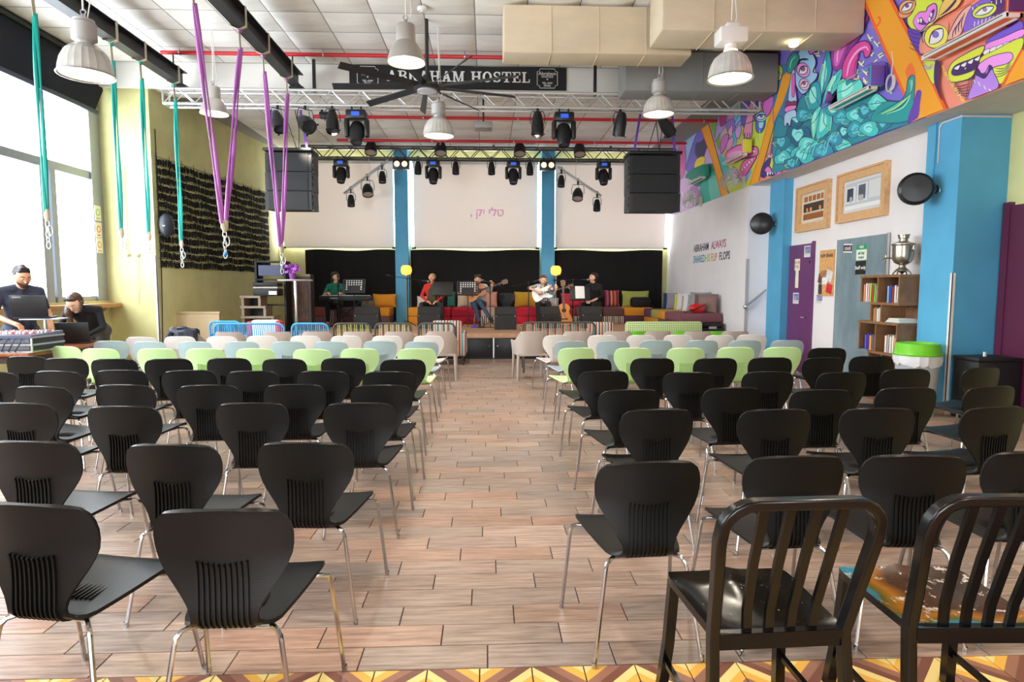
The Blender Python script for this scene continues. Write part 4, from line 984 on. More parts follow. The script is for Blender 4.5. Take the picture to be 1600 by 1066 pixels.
    eye('A', (735, 575), 26, 12, -.15, '#f29a8a', '#b03a4a', 4)
    shape('A', '#e070b8', [(690,690),(720,660),(760,700),(810,640),(825,660),(820,720),(760,740),(720,720)], 6); shape('A', '#2a1f50', [(700,710),(740,715),(790,680),(800,700),(760,735),(715,735)], 0)
    for q in range(5): shape('A', '#f6f0ea', [(705+q*20, 712-q*3), (722+q*20, 708-q*3), (714+q*20, 736-q*5)], 2)
    for q in range(9): line('A', '#f9a08a', 5, [(770+q*8, 520+((q*53) % 90)), (776+q*8, 532+((q*53) % 90))], False)
    # zone 3: purple ground, glyphs, teal leaf creature
    shape('B', '#3b6fa0', [(0,400),(60,300),(110,330),(100,480),(60,700),(0,720)], 0)
    shape('B', OR, [(60,380),(110,330),(130,360),(60,560),(0,690),(0,600)], 0, sm=False)
    shape('B', '#b6c63a', [(-5,330),(30,300),(60,330),(50,390),(10,420)], 5); eye('B', (20, 378), 26, 22, -.5, '#c9c84a', '#9a3a6a', 5)
    for i, (x, y) in enumerate([(300,230),(350,130),(500,390),(540,350),(590,300),(640,230),(690,170),(700,240),(640,130),(720,300),(600,420),(560,400),(260,350),(330,200),(770,480),(740,380),(670,290),(610,360)]):
        a = (i*1.7) % 3.1; dx, dy = 32*math.cos(a), 32*math.sin(a)
        line('B', '#e9d88a', 9, [(x-dx, y-dy), (x, y), (x+dy*.8, y-dx*.8)], False)
        line('B', '#f0e2b0', 8, [(x-dx+10, y-dy+14), (x+10, y+14)], False)
    shape('B', '#8a2f86', [(385,180),(420,120),(520,100),(600,0),(640,-40),(610,60),(560,150),(520,200),(480,320),(420,345),(390,300)], 7)
    shape('B', '#c05aa8', [(410,200),(440,140),(500,130),(460,240),(430,310),(405,300)], 0)
    line('B', '#e8a8d8', 9, [(455,150),(430,220),(425,290)]); line('B', '#6a2470', 10, [(520,150),(490,220),(470,300)])
    shape('B', '#c8408c', [(460,390),(465,300),(510,210),(560,160),(620,145),(655,190),(640,245),(610,255),(600,215),(570,230),(560,300),(540,390)], 8)
    line('B', '#f4a0cc', 12, [(490,380),(510,290),(560,215),(615,185),(635,210)]); line('B', '#8a2a70', 8, [(540,370),(550,290),(580,235)])
    shape('B', '#23808f', [(0,960),(0,760),(40,640),(110,700),(200,500),(330,600),(440,440),(480,400),(580,420),(640,470),(760,540),(900,560),(900,700),(780,740),(60,1010)], 6)
    TE = ['#2a93a0', '#3db4b0', '#1c7488', '#58c8b8', '#2d86a4', '#1a5f78']
    def leaf(cr, pts, c, hi='#8fe0cc', vein=True, ye=True):
        shape(cr, c, pts, 4)
        cx = sum(p[0] for p in pts)/len(pts); cy = sum(p[1] for p in pts)/len(pts)
        shape(cr, hi if c != hi else '#5fc8c0', [((p[0]*.45+cx*.55)-6, (p[1]*.6+cy*.4)-5) for p in pts], 0)
        if vein: line(cr, '#185a70', 5, [pts[0], ((pts[0][0]+cx)/2+6, (pts[0][1]+cy)/2), (cx, cy), pts[len(pts)//2]])
        if ye: line(cr, '#a8d878', 4, [pts[1], pts[2] if len(pts) > 4 else (cx, cy), ((pts[2][0]+cx)/2, (pts[2][1]+cy)/2)])
    leaf('B', [(310,560),(300,420),(330,300),(365,200),(390,330),(370,420),(330,500)], TE[0])
    leaf('B', [(330,570),(350,470),(400,380),(460,330),(440,430),(390,500)], TE[1])
    leaf('B', [(310,580),(240,600),(215,520),(240,440),(300,420),(320,500)], TE[0])
    leaf('B', [(320,590),(270,800),(250,700),(270,620)], TE[3]); leaf('B', [(330,590),(390,640),(380,740),(290,800),(300,680)], TE[1])
    leaf('B', [(340,590),(430,560),(470,600),(420,640),(370,640)], TE[0])
    leaf('B', [(420,490),(430,430),(470,400),(490,440),(570,400),(590,470),(500,540),(430,560)], TE[3])
    leaf('B', [(370,480),(390,520),(350,560),(360,500)], '#6a2f78', '#8a3f88', False, False)
    for i, (x, y, r) in enumerate([(460,660,44),(550,640,48),(620,610,44),(700,560,48),(690,650,42),(480,750,40),(560,740,50),(640,730,48),(740,690,44),(470,840,40),(410,800,40),(170,770,60),(100,900,60),(200,900,60),(60,820,44),(240,840,50),(330,880,56),(160,660,44),(210,640,40),(70,930,44),(130,960,40)]):
        r *= 1.32; c = TE[i % 6]; P_ = [(x+r*1.05*math.cos(a+i), y+r*(.8+.25*math.sin(3*a+i))*math.sin(a+i)) for a in [q*math.pi/4 for q in range(8)]]
        leaf('B', P_, c, '#7fd4d0' if i % 2 else '#58b8c4', i % 3 == 0, i % 2 == 0)
        line('B', '#124a62', 4, [(x-r*.3, y), (x, y-r*.25), (x+r*.35, y-r*.05)])
    for i in range(9): line('B', ['#145c70', '#7ad0c8', '#2a93a0'][i % 3], 5, [(120+i*34, 980-i*13), (150+i*32, 900-i*12), (190+i*30, 840-i*12)])
    # blue long face
    shape('B', '#8fbce4', [(165,250),(200,190),(240,190),(290,280),(270,350),(300,360),(290,400),(250,440),(240,470),(200,500),(165,460),(150,400)], 6)
    shape('B', '#2a8a80', [(95,340),(100,270),(140,225),(175,240),(170,290),(120,360)], 6); line('B', '#8fd8b8', 6, [(115,330),(125,280),(155,245)])
    shape('B', '#c060c0', [(215,200),(225,150),(270,115),(320,105),(325,190),(290,215),(250,235),(235,205)], 6)
    for x, y in ((250,160),(285,140),(280,180),(305,160)): line('B', OL, 5, [(x-16, y+6), (x, y-8), (x+14, y+4)])
    eye('B', (205, 340), 34, 34, -.5, '#e58ac4', '#8a4a6a', 6); eye('B', (212, 435), 28, 26, -.4, '#e9a8c8', '#a05060', 5)
    line('B', '#1c1440', 14, [(165,305),(190,270),(240,268)])
    shape('B', '#a8c0e8', [(108,560),(110,470),(130,350),(150,350),(155,470),(160,560)], 5); shape('B', '#e05cb0', [(128,500),(132,380),(150,370),(148,490),(140,520)], 4)
    shape('B', '#7a2a4c', [(85,590),(95,545),(125,550),(155,545),(158,580),(120,585)], 4); shape('B', '#f07ac0', [(80,610),(100,580),(158,575),(150,600),(110,622)], 5)
    shape('B', '#a8c4ee', [(78,700),(85,630),(150,605),(160,650),(130,660),(115,715),(100,690),(88,715)], 5)
    # band c
    shape('C', OR, [(110,-40),(360,-40),(600,430),(855,950),(560,1075),(490,830),(240,250)], 0, sm=False)
    line('C', ORR, 26, [(100,-60),(240,250),(490,830)], False); line('C', ORR, 30, [(350,-40),(600,440),(850,960)], False)
    line('C', ORR, 16, [(190,250),(240,235),(275,190),(270,150),(250,160)])
    shape('C', '#f26a30', [(520,690),(500,620),(535,560),(560,560),(590,640),(580,690)], 0)
    shape('C', '#1f8c8c', [(300,900),(440,890),(500,820),(525,690),(580,670),(575,860),(530,1060),(200,1060)], 7)
    for q in range(5): line('C', ['#8fdcb0', '#0f5a68', '#c4dc4c', '#58c0b8', '#155f70'][q], 9, [(540+q*7, 700), (545, 820), (480-q*30, 940), (330-q*20, 1000)])
    shape('C', '#5f3a9c', [(520,1060),(570,900),(600,800),(640,800),(630,900),(610,1030)], 0)
    # near purple scallop edge between zone 3 and 4, painted box
    shape('C', '#6a4fae', [(160,575),(330,556),(320,760),(230,790),(180,740)], 3)
    # zone 4: coral monsters
    shape('C', '#c3cf3c', [(520,150),(600,-20),(800,-30),(830,100),(760,190),(640,280),(540,240)], 7)
    shape('C', '#f6b35a', [(790,150),(850,-10),(990,-20),(960,60),(850,130)], 6)
    for q in range(4): line('C', OL, 8, [(800+q*14, 140-q*10), (880+q*14, 90-q*22), (950+q*10, 10-q*20)])
    shape('C', '#e58a5a', [(440,140),(470,20),(590,10),(560,110),(500,160)], 7); eye('C', (515, 62), 60, 38, -.5, '#f0a050', '#7a4ab0', 8)
    shape('C', '#de7ad4', [(570,180),(620,110),(680,100),(700,60),(760,30),(780,80),(760,170),(700,210),(640,270),(590,240)], 9)
    shape('C', '#4a2a70', [(600,190),(640,150),(670,190),(700,200),(720,110),(760,80),(740,160),(690,215),(630,215)], 0)
    for x, y in ((615,185),(640,180),(730,130),(715,170)): shape('C', '#f6f0ea', [(x-10, y-18), (x+10, y-14), (x+4, y+20), (x-10, y+14)], 3)
    shape('C', '#5a3aa0', [(520,280),(545,250),(640,300),(640,480),(600,440),(560,380)], 5)
    for q in range(5): line('C', '#2a1a50', 6, [(535, 270+q*36), (590, 300+q*36), (635, 300+q*38)])
    shape('C', '#f58a74', [(630,460),(640,330),(720,260),(850,190),(860,260),(830,380),(720,470)], 0)
    eye('C', (755, 320), 88, 66, -.75, '#d7cf4c', '#7a68c0', 8)
    shape('C', '#f5a592', [(855,350),(880,270),(930,170),(1000,80),(1070,50),(1000,230),(960,310)], 8)
    for q in range(4): line('C', OL, 9, [(900+q*26, 330-q*24), (905+q*25, 280-q*30), (940+q*22, 220-q*36)])
    shape('C', '#7a58c0', [(1000,280),(1020,150),(1090,40),(1240,-20),(1260,170),(1120,240)], 5)
    shape('C', '#4a1f60', [(1250,-20),(1490,-30),(1480,230),(1340,210),(1250,150)], 0)
    for q in range(7): line('C', '#f0eef6', 9, [(1085+q*40, 110-q*14), (1075+q*42, 60-q*12)], False); line('C', '#f0eef6', 8, [(1095+q*34, 190-q*10), (1090+q*32, 232-q*14)], False)
    eye('C', (1180, 95), 90, 40, -.35, '#c3cf3c', '#8a7ac8', 8)
    shape('C', '#6a52c0', [(1210,380),(1300,300),(1440,230),(1520,180),(1540,250),(1400,320)], 6)
    shape('C', '#dc8ae0', [(1190,440),(1230,380),(1360,330),(1540,255),(1540,320),(1400,380),(1260,430)], 6)
    for q in range(6): shape('C', '#f8f4f0', [(1190+q*58, 455-q*20), (1250+q*58, 425-q*20), (1235+q*58, 490-q*18), (1210+q*58, 495-q*18)], 6)
    shape('C', '#c3cf3c', [(880,640),(920,550),(1040,470),(1190,400),(1200,440),(1160,500),(1130,590),(1090,680),(960,720),(900,710)], 9)
    shape('C', '#3a1f5c', [(910,640),(950,570),(1080,520),(1160,490),(1140,570),(1100,620),(960,665)], 4)
    for q in range(4): shape('C', '#f8f4f0', [(935+q*60, 600-q*26), (985+q*60, 570-q*26), (970+q*60, 612-q*26)], 3)
    shape('C', '#c3cf3c', [(1170,570),(1180,500),(1280,450),(1530,330),(1530,440),(1430,640),(1340,740),(1290,640)], 5)
    shape('C', '#e88fe0', [(1150,620),(1160,560),(1280,490),(1430,460),(1455,510),(1400,560),(1290,590),(1180,650)], 7)
    for q in range(4): line('C', OL, 7, [(1300, 600+q*26), (1380, 600+q*18), (1440, 530+q*22)])
    for q in range(5): line('C', OL, 7, [(895+q*12, 700+q*26), (960+q*14, 760+q*20), (1080, 730+q*28)])
    for q in range(4): line('C', OL, 5, [(1040+q*18, 880-q*10), (1070+q*14, 680-q*6)], False)
    shape('C', '#a47ad0', [(1060,880),(1110,720),(1140,640),(1190,680),(1250,570),(1290,640),(1330,760),(1200,850)], 6)
    for q in range(14): line('C', '#f2dcec', 8, [(1110+(q*47) % 190, 700+(q*29) % 120), (1122+(q*47) % 190, 725+(q*29) % 120)], False)
    shape('C', '#3a1f5c', [(1120,650),(1150,600),(1180,640),(1230,640),(1250,570),(1285,600),(1260,620),(1210,690),(1150,670)], 0)
    shape('C', '#c3cf3c', [(660,530),(720,520),(780,560),(760,740),(700,650)], 5)
    for q in range(3): line('C', '#7a58c0', 6, [(665, 540+q*26), (710, 590+q*10), (760, 545+q*18)])
    shape('C', '#3a1f5c', [(760,700),(770,545),(810,550),(800,740),(830,880),(790,800)], 0)
    for q in range(30): line('C', '#f9c15a', 9, [(830+(q*61) % 210, 590+(q*97) % 330), (842+(q*61) % 210, 574+(q*97) % 330)], False)
    shape('C', OR, [(1540,440),(1620,440),(1620,700),(1380,770)], 0, sm=False); line('C', ORR, 22, [(1540,440),(1360,760)], False)
def flush_paint(name, parent, off):
    pw = MB(); ms_ = []
    for i, (c, mb) in enumerate(MUR.items()): pw.add([Vector(v)-Vector(off) for v in mb.v], mb.f, i); ms_.append(mcol(c))
    MUR.clear(); me = bpy.data.meshes.new(name); me.from_pydata(pw.v, [], pw.f); me.polygons.foreach_set('material_index', pw.m)
    for m in ms_: me.materials.append(m)
    bm = bmesh.new(); bm.from_mesh(me); bmesh.ops.dissolve_degenerate(bm, dist=.0004, edges=bm.edges)
    bmesh.ops.delete(bm, geom=[f for f in bm.faces if f.calc_area() < 1e-5], context='FACES'); bm.to_mesh(me); bm.free()
    o = link(name, me, parent); o['kind'] = 'stuff'; return o
paint_all(); flush_paint('paintwork', mural, (0, 0, 0))
# ================================================================ RIGHT WALL THINGS
XW = 5.43
# air conditioners painted over by the mural artist
def aircon(y0, y1, z0, front, end, label, h=.30, d=.24):
    t = thing('air_conditioner', label, 'air conditioner', (XM, (y0+y1)/2, z0)); l = (y1-y0)/2
    MB().rbox((-d, -l, .035), (-.055, l, h), .03).build('body', mcol(front), t)
    MB().box((-.06, -l+.1, .05), (-.046, l-.1, h-.04)).build('wall_bracket', M_whitepl, t, smooth=0)
    MB().rbox((-d+.01, -l-.004, .05), (-.06, -l+.012, h-.01), .01).build('end_panel', mcol(end), t)
    b = MB(); b.box((-d-.012, -l, .005), (-d+.012, l, .05)); b.box((-.14, -l, .0), (-.115, l, .036)); b.box((-d-.01, -l, 0), (-.115, -l+.03, .038)); b.box((-d-.01, l-.03, 0), (-.115, l, .038)); b.build('outlet_frame', M_whitepl, t, smooth=0)
    MB().box((-d+.015, -l+.03, .014), (-.145, l-.03, .028)).build('louvre', mcol(front), t, smooth=0)
    MB().box((-d-.014, -l+.04, .028), (-d-.011, l-.04, .036)).build('slot', M_black, t, smooth=0)
    PL[0] = (d+.0005, y0+.02, y1-.02, z0+.055, z0+h-.03); paint_all(); flush_paint('painted_front', t, (0, (y0+y1)/2, z0-3.37)); PL[0] = None
aircon(5.72, 6.83, 3.90, '#e8683c', '#4a1f60', 'air conditioner painted with a purple eye, nearest the blue column top', .34, .26)
aircon(7.80, 8.72, 3.90, '#2fa09c', '#6a4fae', 'air conditioner painted teal and purple among the mural leaves')
aircon(11.68, 12.61, 3.90, '#e07ab4', '#c9c83a', 'air conditioner painted pink as the mouth of a green mural face')
aircon(13.91, 14.83, 3.86, '#1f7d6c', '#1f7d6c', 'air conditioner painted dark green near the hanging loudspeaker')
cb_ = thing('coiled_cable', 'white cable coiled beside the teal painted air conditioner', 'cable', tuple(atX(1392, 130, XM-.036)))
b = MB()
for q in range(3): b.tube([(-.01*q, .08*math.cos(a)*(1-.1*q), .10*math.sin(a)) for a in [2*math.pi*i/16 for i in range(16)]], .006, 5, closed=True)
b.tube([(0, 0, .09), (0, -.02, .25), (0, .02, .38)], .006, 5); b.build('coil', M_whitepl, cb_)
# wall fans
def wallfan(p, label, rz):
    t = thing('wall_fan', label, 'fan', tuple(p)); M_c = mat('cream_fan_plastic', '#d9d2bd', .45)
    A = T((-.26, 0, .06)) @ RZ(rz) @ RY(math.radians(-75))
    b = MB(); b.rbox((-.05, -.05, -.1), (0, .05, .12), .015); b.tube([(-.03, 0, .02), (-.14, 0, .0), (-.2, 0, .05)], .022, 8); b.build('bracket', M_c, t)
    b = MB(); b.lathe([(.02, -.12), (.075, -.10), (.08, 0), (.05, .03)], 16, 0, A); b.build('motor', M_c, t)
    b = MB()
    for r, z in ((.21, 0), (.21, .06), (.14, .075), (.07, .08)): b.tube([A @ Vector((r*math.cos(g), r*math.sin(g), z)) for g in [2*math.pi*i/28 for i in range(28)]], .005, 5, closed=True)
    for i in range(28): g = 2*math.pi*i/28; c, s = math.cos(g), math.sin(g); b.tube([A @ Vector((.03*c, .03*s, .085)), A @ Vector((.14*c, .14*s, .075)), A @ Vector((.21*c, .21*s, .06)), A @ Vector((.215*c, .215*s, .0)), A @ Vector((.14*c, .14*s, -.03))], .0025, 4)
    b.build('cage', mat('fan_wire', '#c9c6bd', .4, .3), t)
    for k in range(3):
        b = MB(); P = [(.03, -.02, .03), (.18, -.07, .02), (.19, .06, .05), (.03, .03, .045)]; Q = A @ RZ(k*2.094)
        b.add([Q @ Vector(p_) for p_ in P]+[Q @ (Vector(p_)+Vector((0, 0, .004))) for p_ in P], [(0,1,2,3),(7,6,5,4),(0,1,5,4),(1,2,6,5),(2,3,7,6),(3,0,4,7)]); b.build('blade', mat('fan_blade_grey', '#b9bcc0', .4), t)
    MB().ball(tuple(A @ Vector((0, 0, .085))), .03, 10).build('hub_cap', M_c, t)
wallfan((XM-.001, 14.5, 3.42), 'cream wall fan fixed below the mural by the hanging loudspeaker', math.radians(35))
wallfan((XM-.001, 12.1, 3.47), 'cream wall fan fixed below the pink-mouthed mural face', math.radians(35))
# dish-shaped wall loudspeakers
M_spk = mat('black_speaker_plastic', '#1a1a1b', .35)
def dish(p, r, label, yaw, cable=True):
    t = thing('wall_speaker', label, 'loudspeaker', tuple(p)); A = T((-.24, 0, 0)) @ RZ(yaw) @ RY(math.radians(-90))
    MB().lathe([(.0, -.13), (r*.3, -.125), (r*.62, -.10), (r*.9, -.04), (r, .02), (r*.97, .05), (r*.8, .075), (0, .08)], 28, 0, A).build('shell', M_spk, t)
    MB().lathe([(r*.30, -.133), (r*.30, -.15), (0, -.155)], 20, 0, A).build('rear_boss', M_spk, t)
    MB().box((-.006, -.014, -.160), (.006, .014, -.154), M=A).build('emblem', M_whitepl, t, smooth=0)
    b = MB(); b.tube([A @ Vector((0, 0, -.14)), (-.12, -.02, 0), (-.02, 0, 0)], .02, 8); b.lathe([(.05, 0), (.05, .02)], 14, 0, T((-.02, 0, 0)) @ RY(math.pi/2)); b.build('bracket', M_black, t)
    if cable: MB().tube([(-.05, .0, .04), (-.02, .02, .14), (-.012, .02, .5), (-.012, .02, .9)], .005, 5).build('cable', mat('cable_blue', '#2f7fae', .6), t)
    b = MB(); b.tube([(-.03+.0*a, .055*math.cos(a)-.06, .07*math.sin(a)-.02) for a in [2*math.pi*i/16 for i in range(16)]], .004, 5, closed=True); b.build('safety_loop', M_steel, t)
p = atX(1462, 296, 5.27); dish((5.268, p.y, p.z), .19, 'black dish loudspeaker bracketed to the blue column by the bookcase', math.radians(62))
p = atX(1200, 352, 5.27); dish((5.268, 11.4, p.z), .20, 'black dish loudspeaker bracketed to the slim blue column', math.radians(62), False)
cd_ = MB(); cd_.tube([(5.262, 7.25, 3.3), (5.262, 7.25, 2.9)], .008, 6); cd_.tube([(5.84, 6.907, 3.345), (5.257, 6.907, 3.345), (5.257, 7.2, 3.345), (5.26, 7.25, 3.3)], .012, 6)
tag(cd_.build('conduit', M_soffit), 'thin grey conduit running round the top of the blue column', 'conduit')
# wall lettering
wt = thing('wall_lettering', 'two-line multicoloured slogan painted on the white wall by stage', 'lettering', (XM, 14.05, 2.2))
def wl_(txt, y, z, col, h): 
    text_mesh('word', txt, .235, mat('letter_'+col.lstrip('#'), col, .7), frame((-.002, y-14.05, z-2.2), (0, -1, 0), (0, 0, 1)), wt, .001, .004, 'LEFT', .93)
wl_('ABRAHAM', 15.0, 2.37, '#3c3a48', .27); wl_('ALWAYS', 13.82, 2.37, '#b04a78', .27)
wl_('SHARED', 15.0, 2.11, '#3f9cae', .27); wl_('HIS', 14.18, 2.11, '#b8c84a', .27); wl_('FLIP', 13.82, 2.11, '#dd9a62', .27); wl_('FLOPS', 13.33, 2.11, '#3c3a48', .27)
# stair handrail in the recess
hr = thing('handrail', 'steel stair handrail rising behind the white wall', 'handrail', (5.1, 11.80, 1.1))
MB().tube([(-.17, .0, -.01), (-.14, 0, .0), (.24, 0, .31)], .022, 8).build('rail', M_steel, hr); MB().ball((-.15, .0, -.01), .05, 10).build('end_ball', M_steel, hr)
MB().tube([(.05, 0, .15), (.05, .03, .12), (.05, .07, .12)], .012, 6).build('bracket', M_steel, hr)
# purple doors
M_pur = mat('purple_door_paint', '#6d3a6c', .4, var=.05); M_plum = mat('plum_door_paint', '#5a1f3c', .35, var=.05)
d2 = struct(MB().box((XW-.035, 10.27, 0), (XW-.001, 11.05, 2.19)).build('door_2', M_pur, smooth=0))
MB().box((XW-.045, 10.22, 0), (XW-.0012, 10.27, 2.22)).build('door_frame', M_pur, d2, smooth=0)
b = MB(); b.box((XW-.05, 10.30, 1.86), (XW-.035, 10.33, 1.9)); b.tube([(XW-.04, 10.34, .95), (XW-.09, 10.34, .95), (XW-.09, 10.46, .95)], .01, 6); b.build('door_handle', M_chrome, d2)
def sign(y, z, X, label, w=.19, h=.17):
    t = thing('direction_sign', label, 'sign', (X, y, z)); MB().box((-.003, -w/2, -h/2), (0, w/2, h/2)).build('card', M_whitepl, t, smooth=0)
    for i in range(3):
        yy = w/2-.03-i*.058
        q = MB().box((-.0045, yy-.046, -.03), (-.003, yy, h/2-.02)).build('pictogram_tile', mat('sign_blue', '#4a55b0', .5), t, smooth=0)
        mb = MB(); mb.ball((-.005, yy-.023, .035), .008, 8, sc=(.2, 1, 1)); mb.add([(-.0052, yy-.015-i*.005, -.024), (-.0052, yy-.031+i*.004, -.024), (-.0052, yy-.03, .025), (-.0052, yy-.016, .022)], [(0, 1, 2, 3)]); mb.build('pictogram', M_whitepl, q, smooth=0)
    MB().box((-.0042, -w/2+.03, -.055), (-.003, w/2-.03, -.048)).build('caption_line', mat('sign_grey', '#9a9ca8', .6), t, smooth=0)
sign(10.42, 2.06, XW-.036, 'white and blue pictogram sign at the top of the purple door', .20, .19)
sign(10.75, 1.27, XW-.036, 'white and blue pictogram sign low on the purple door', .20, .19)
sign(10.05, 1.27, XW-.001, 'white and blue pictogram sign on the wall under the cork board')
nt_ = thing('paper_note', 'cream paper notes taped down the purple door', 'note', (XW-.036, 10.74, 1.75))
for z0, z1, w in ((0, .20, .09), (-.11, 0, .05), (-.30, -.11, .055)): MB().box((-.003, -w, z0), (0, w, z1)).build('sheet', mat('cream_paper', '#f1ead0', .8), nt_, smooth=0)
text_mesh('note_text', 'WE ARE\nFULL', .07, mat('red_ink', '#b0503a', .7), frame((-.004, 0, .1), (0, -1, 0), (0, 0, 1)), nt_, .0005)
# cork board
ck_ = thing('cork_board', 'tall cork board pinned with leaflets beside the purple door', 'notice board', (XW-.001, 9.84, 1.70))
MB().box((-.015, -.215, -.38), (0, .215, .35)).build('cork_panel', mat('cork', '#d9a468', .9, var=.18, scale=40), ck_, smooth=0)
text_mesh('board_title', 'HOP ISRAEL', .07, mat('dark_ink', '#3a2c24', .7), frame((-.016, 0, .26), (0, -1, 0), (0, 0, 1)), ck_, .0005, .002)
for i, (y, z, w, h, a, c) in enumerate(((.17, -.10, .06, .15, .25, '#6a4a40'), (.08, -.02, .08, .09, -.1, '#b07a50'), (-.10, -.06, .08, .17, .3, '#e6e6ea'), (.03, -.14, .08, .11, 0, '#f4f2f0'), (.16, -.27, .05, .16, 0, '#3c3c40'), (-.11, -.26, .08, .15, .25, '#d8303a'))):
    MB().box((-.019, -w, -h/2), (-.015, w, h/2), M=T((-.001*i, y, z)) @ RX(a)).build('leaflet', mat('leaflet_'+c.lstrip('#'), c, .5, var=.15, scale=20), ck_, smooth=0)
# chalkboard
cbd = thing('chalkboard', 'tall grey chalkboard leaning on the wall behind the bookcase', 'chalkboard', (XW-.03, 8.92, .02))
m = mat('dusty_chalkboard', '#6c7f86', .8, col2='#8698a0', scale=3, stretch=(1, 1, .5))
MB().box((-.012, -.60, 0), (.012, .60, 2.16)).build('slate', m, cbd, smooth=0)
MB().box((-.016, -.63, 0), (.016, -.60, 2.17)).build('edge_strip', M_steel, cbd, smooth=0)
def sticker(y, z, w, h, bg_, txts, label, a=0.0):
    t = thing('sticker', label, 'sticker', (XW-.043, y, z)); MB().box((-.002, -w/2, -h/2), (0, w/2, h/2), M=RX(a)).build('backing', mat('sticker_'+bg_.lstrip('#'), bg_, .5), t, smooth=0)
    for s_, dz, hh, c, bx in txts:
        if bx: MB().box((-.003, -w/2, dz-bx/2), (-.002, w/2, dz+bx/2), M=RX(a)).build('band', mat('sticker_'+c.lstrip('#'), c, .5), t, smooth=0)
        if s_: text_mesh('lettering', s_, hh, mat('sticker_ink_'+('w' if bx or bg_ < '#5' else 'd'), '#f4f4f0' if bx or bg_ < '#5' else '#4a4a44', .6), RX(a) @ frame((-.004, 0, dz), (0, -1, 0), (0, 0, 1)), t, .0005, .001)
sticker(9.22, 2.04, .22, .13, '#efece6', [('cool', 0, .09, '#3a3030', .09)], 'small dark sticker at the top corner of the chalkboard', .06)
sticker(8.87, 1.96, .25, .22, '#e4f2dc', [('FREE', .075, .05, '#2fa06a', .07), ('all day\ntours', -.04, .06, '#4a4a44', 0)], 'green and white notice sticker on the chalkboard')
sticker(8.88, 1.74, .25, .19, '#17181c', [('Staff only', 0, .07, '#fff', 0)], 'black sticker with white lettering on the chalkboard')
# framed window photographs
M_pine = mat('pine_frame', '#e3ba8a', .55, col2='#d3a06c', scale=14, stretch=(1, 8, 1))
def frame_pic(y0, y1, z0, z1, label, kind):
    t = thing('picture_frame', label, 'picture', (XW-.001, (y0+y1)/2, (z0+z1)/2)); w = (y1-y0)/2; h = (z1-z0)/2; f = .13
    for s in (-1, 1):
        b = MB(); b.prism([(-w, s*h), (w, s*h), (w-f, s*(h-f)), (-w+f, s*(h-f))], -.05, 0, plane='YZ'); b.prism([(-w, s*h), (w, s*h), (w-.03, s*(h-.03)), (-w+.03, s*(h-.03))], -.075, -.05, plane='YZ'); b.build('rail', M_pine, t, smooth=0)
        b = MB(); b.prism([(s*w, -h), (s*w, h), (s*(w-f), h-f), (s*(w-f), -h+f)], -.05, 0, plane='YZ'); b.prism([(s*w, -h), (s*w, h), (s*(w-.03), h-.03), (s*(w-.03), -h+.03)], -.075, -.05, plane='YZ'); b.build('stile', M_pine, t, smooth=0)
    iw, ih = w-f, h-f
    pr = MB().box((-.02, -iw, -ih), (-.012, iw, ih)).build('print', mat('print_ground_'+kind, '#dfe0e2' if kind == 'white' else '#d9cdb8', .5), t, smooth=0)
    def R_(u0, v0, u1, v1, c, d=.001):
        MB().box((-.02-d, -(-iw+2*iw*u1), -ih+2*ih*v0), (-.0195, -(-iw+2*iw*u0), -ih+2*ih*v1)).build('print_patch', mat('print_'+c.lstrip('#'), c, .5), pr, smooth=0)
    if kind == 'white':
        R_(.04, .10, .96, .92, '#c9cdd2'); R_(.06, .30, .32, .80, '#f1f1f0', .002); R_(.09, .36, .26, .76, '#3c4456', .003); R_(.36, .30, .63, .84, '#eceded', .002); R_(.40, .36, .58, .80, '#5d6573', .003); R_(.67, .34, .95, .86, '#e4e6e2', .002)
        for u in (.20, .44, .50): MB().ball((-.021, -(-iw+2*iw*u), -ih+2*ih*.42), .05, 10, sc=(.06, 1, 1.1)).build('print_patch', mat('print_vase', '#c6c3bd', .5), pr)
        R_(.04, .10, .98, .22, '#f6f6f4', .002)
    else:
        R_(.06, .06, .94, .94, '#e6dcc8'); R_(.10, .72, .9, .9, '#b0682e', .002)
        for q in range(4): R_(.26+q*.17, .72, .29+q*.17, .9, '#e6dcc8', .003)
        R_(.08, .36, .92, .66, '#4a3526', .002); R_(.08, .34, .92, .38, '#cfc4b0', .003); R_(.08, .12, .92, .32, '#a5612c', .002)
        for u in (.24, .40, .78): MB().ball((-.0225, -(-iw+2*iw*u), -ih+2*ih*.45), .035, 10, sc=(.06, 1, 1)).build('print_patch', mat('print_glow', '#f0a050', .5), pr)
frame_pic(9.80, 10.82, 2.40, 3.16, 'pine-framed brown photograph of a candlelit window', 'brown')
frame_pic(8.36, 9.55, 2.43, 3.16, 'wide pine-framed pale photograph of a white window', 'white')
# bookcase
M_shelf = mat('stained_shelf_wood', '#8d6644', .5, col2='#77533a', scale=6, stretch=(1, 5, 1))
bkc = thing('bookcase', 'zigzag wooden bookcase of stacked open boxes against the chalkboard', 'bookcase', (5.05, 7.5, 0))
def tier(y0, y1, z0, z1, divs, open_end=False, d=.33):
    w = .025
    MB().box((-.006, y0-.01, z1), (d, y1+.01, z1+.032)).build('shelf', M_shelf, bkc, smooth=0)
    MB().box((d-.01, y0, z0), (d, y1, z1)).build('back_panel', M_shelf, bkc, smooth=0)
    for y in ([] if open_end else [y0])+[y1-w]+divs: MB().box((0, y, z0), (d-.01, y+w, z1)).build('divider', M_shelf, bkc, smooth=0)
MB().box((0, 0, .0), (.33, .57, .03)).build('shelf', M_shelf, bkc, smooth=0)
tier(0, .57, .03, .28, [.28]); tier(0, .57, .312, .60, [.28], True); tier(0, .80, .632, .985, [.42]); tier(0, .57, 1.017, 1.235, [.33], True); tier(0, .80, 1.267, 1.585, [.42])
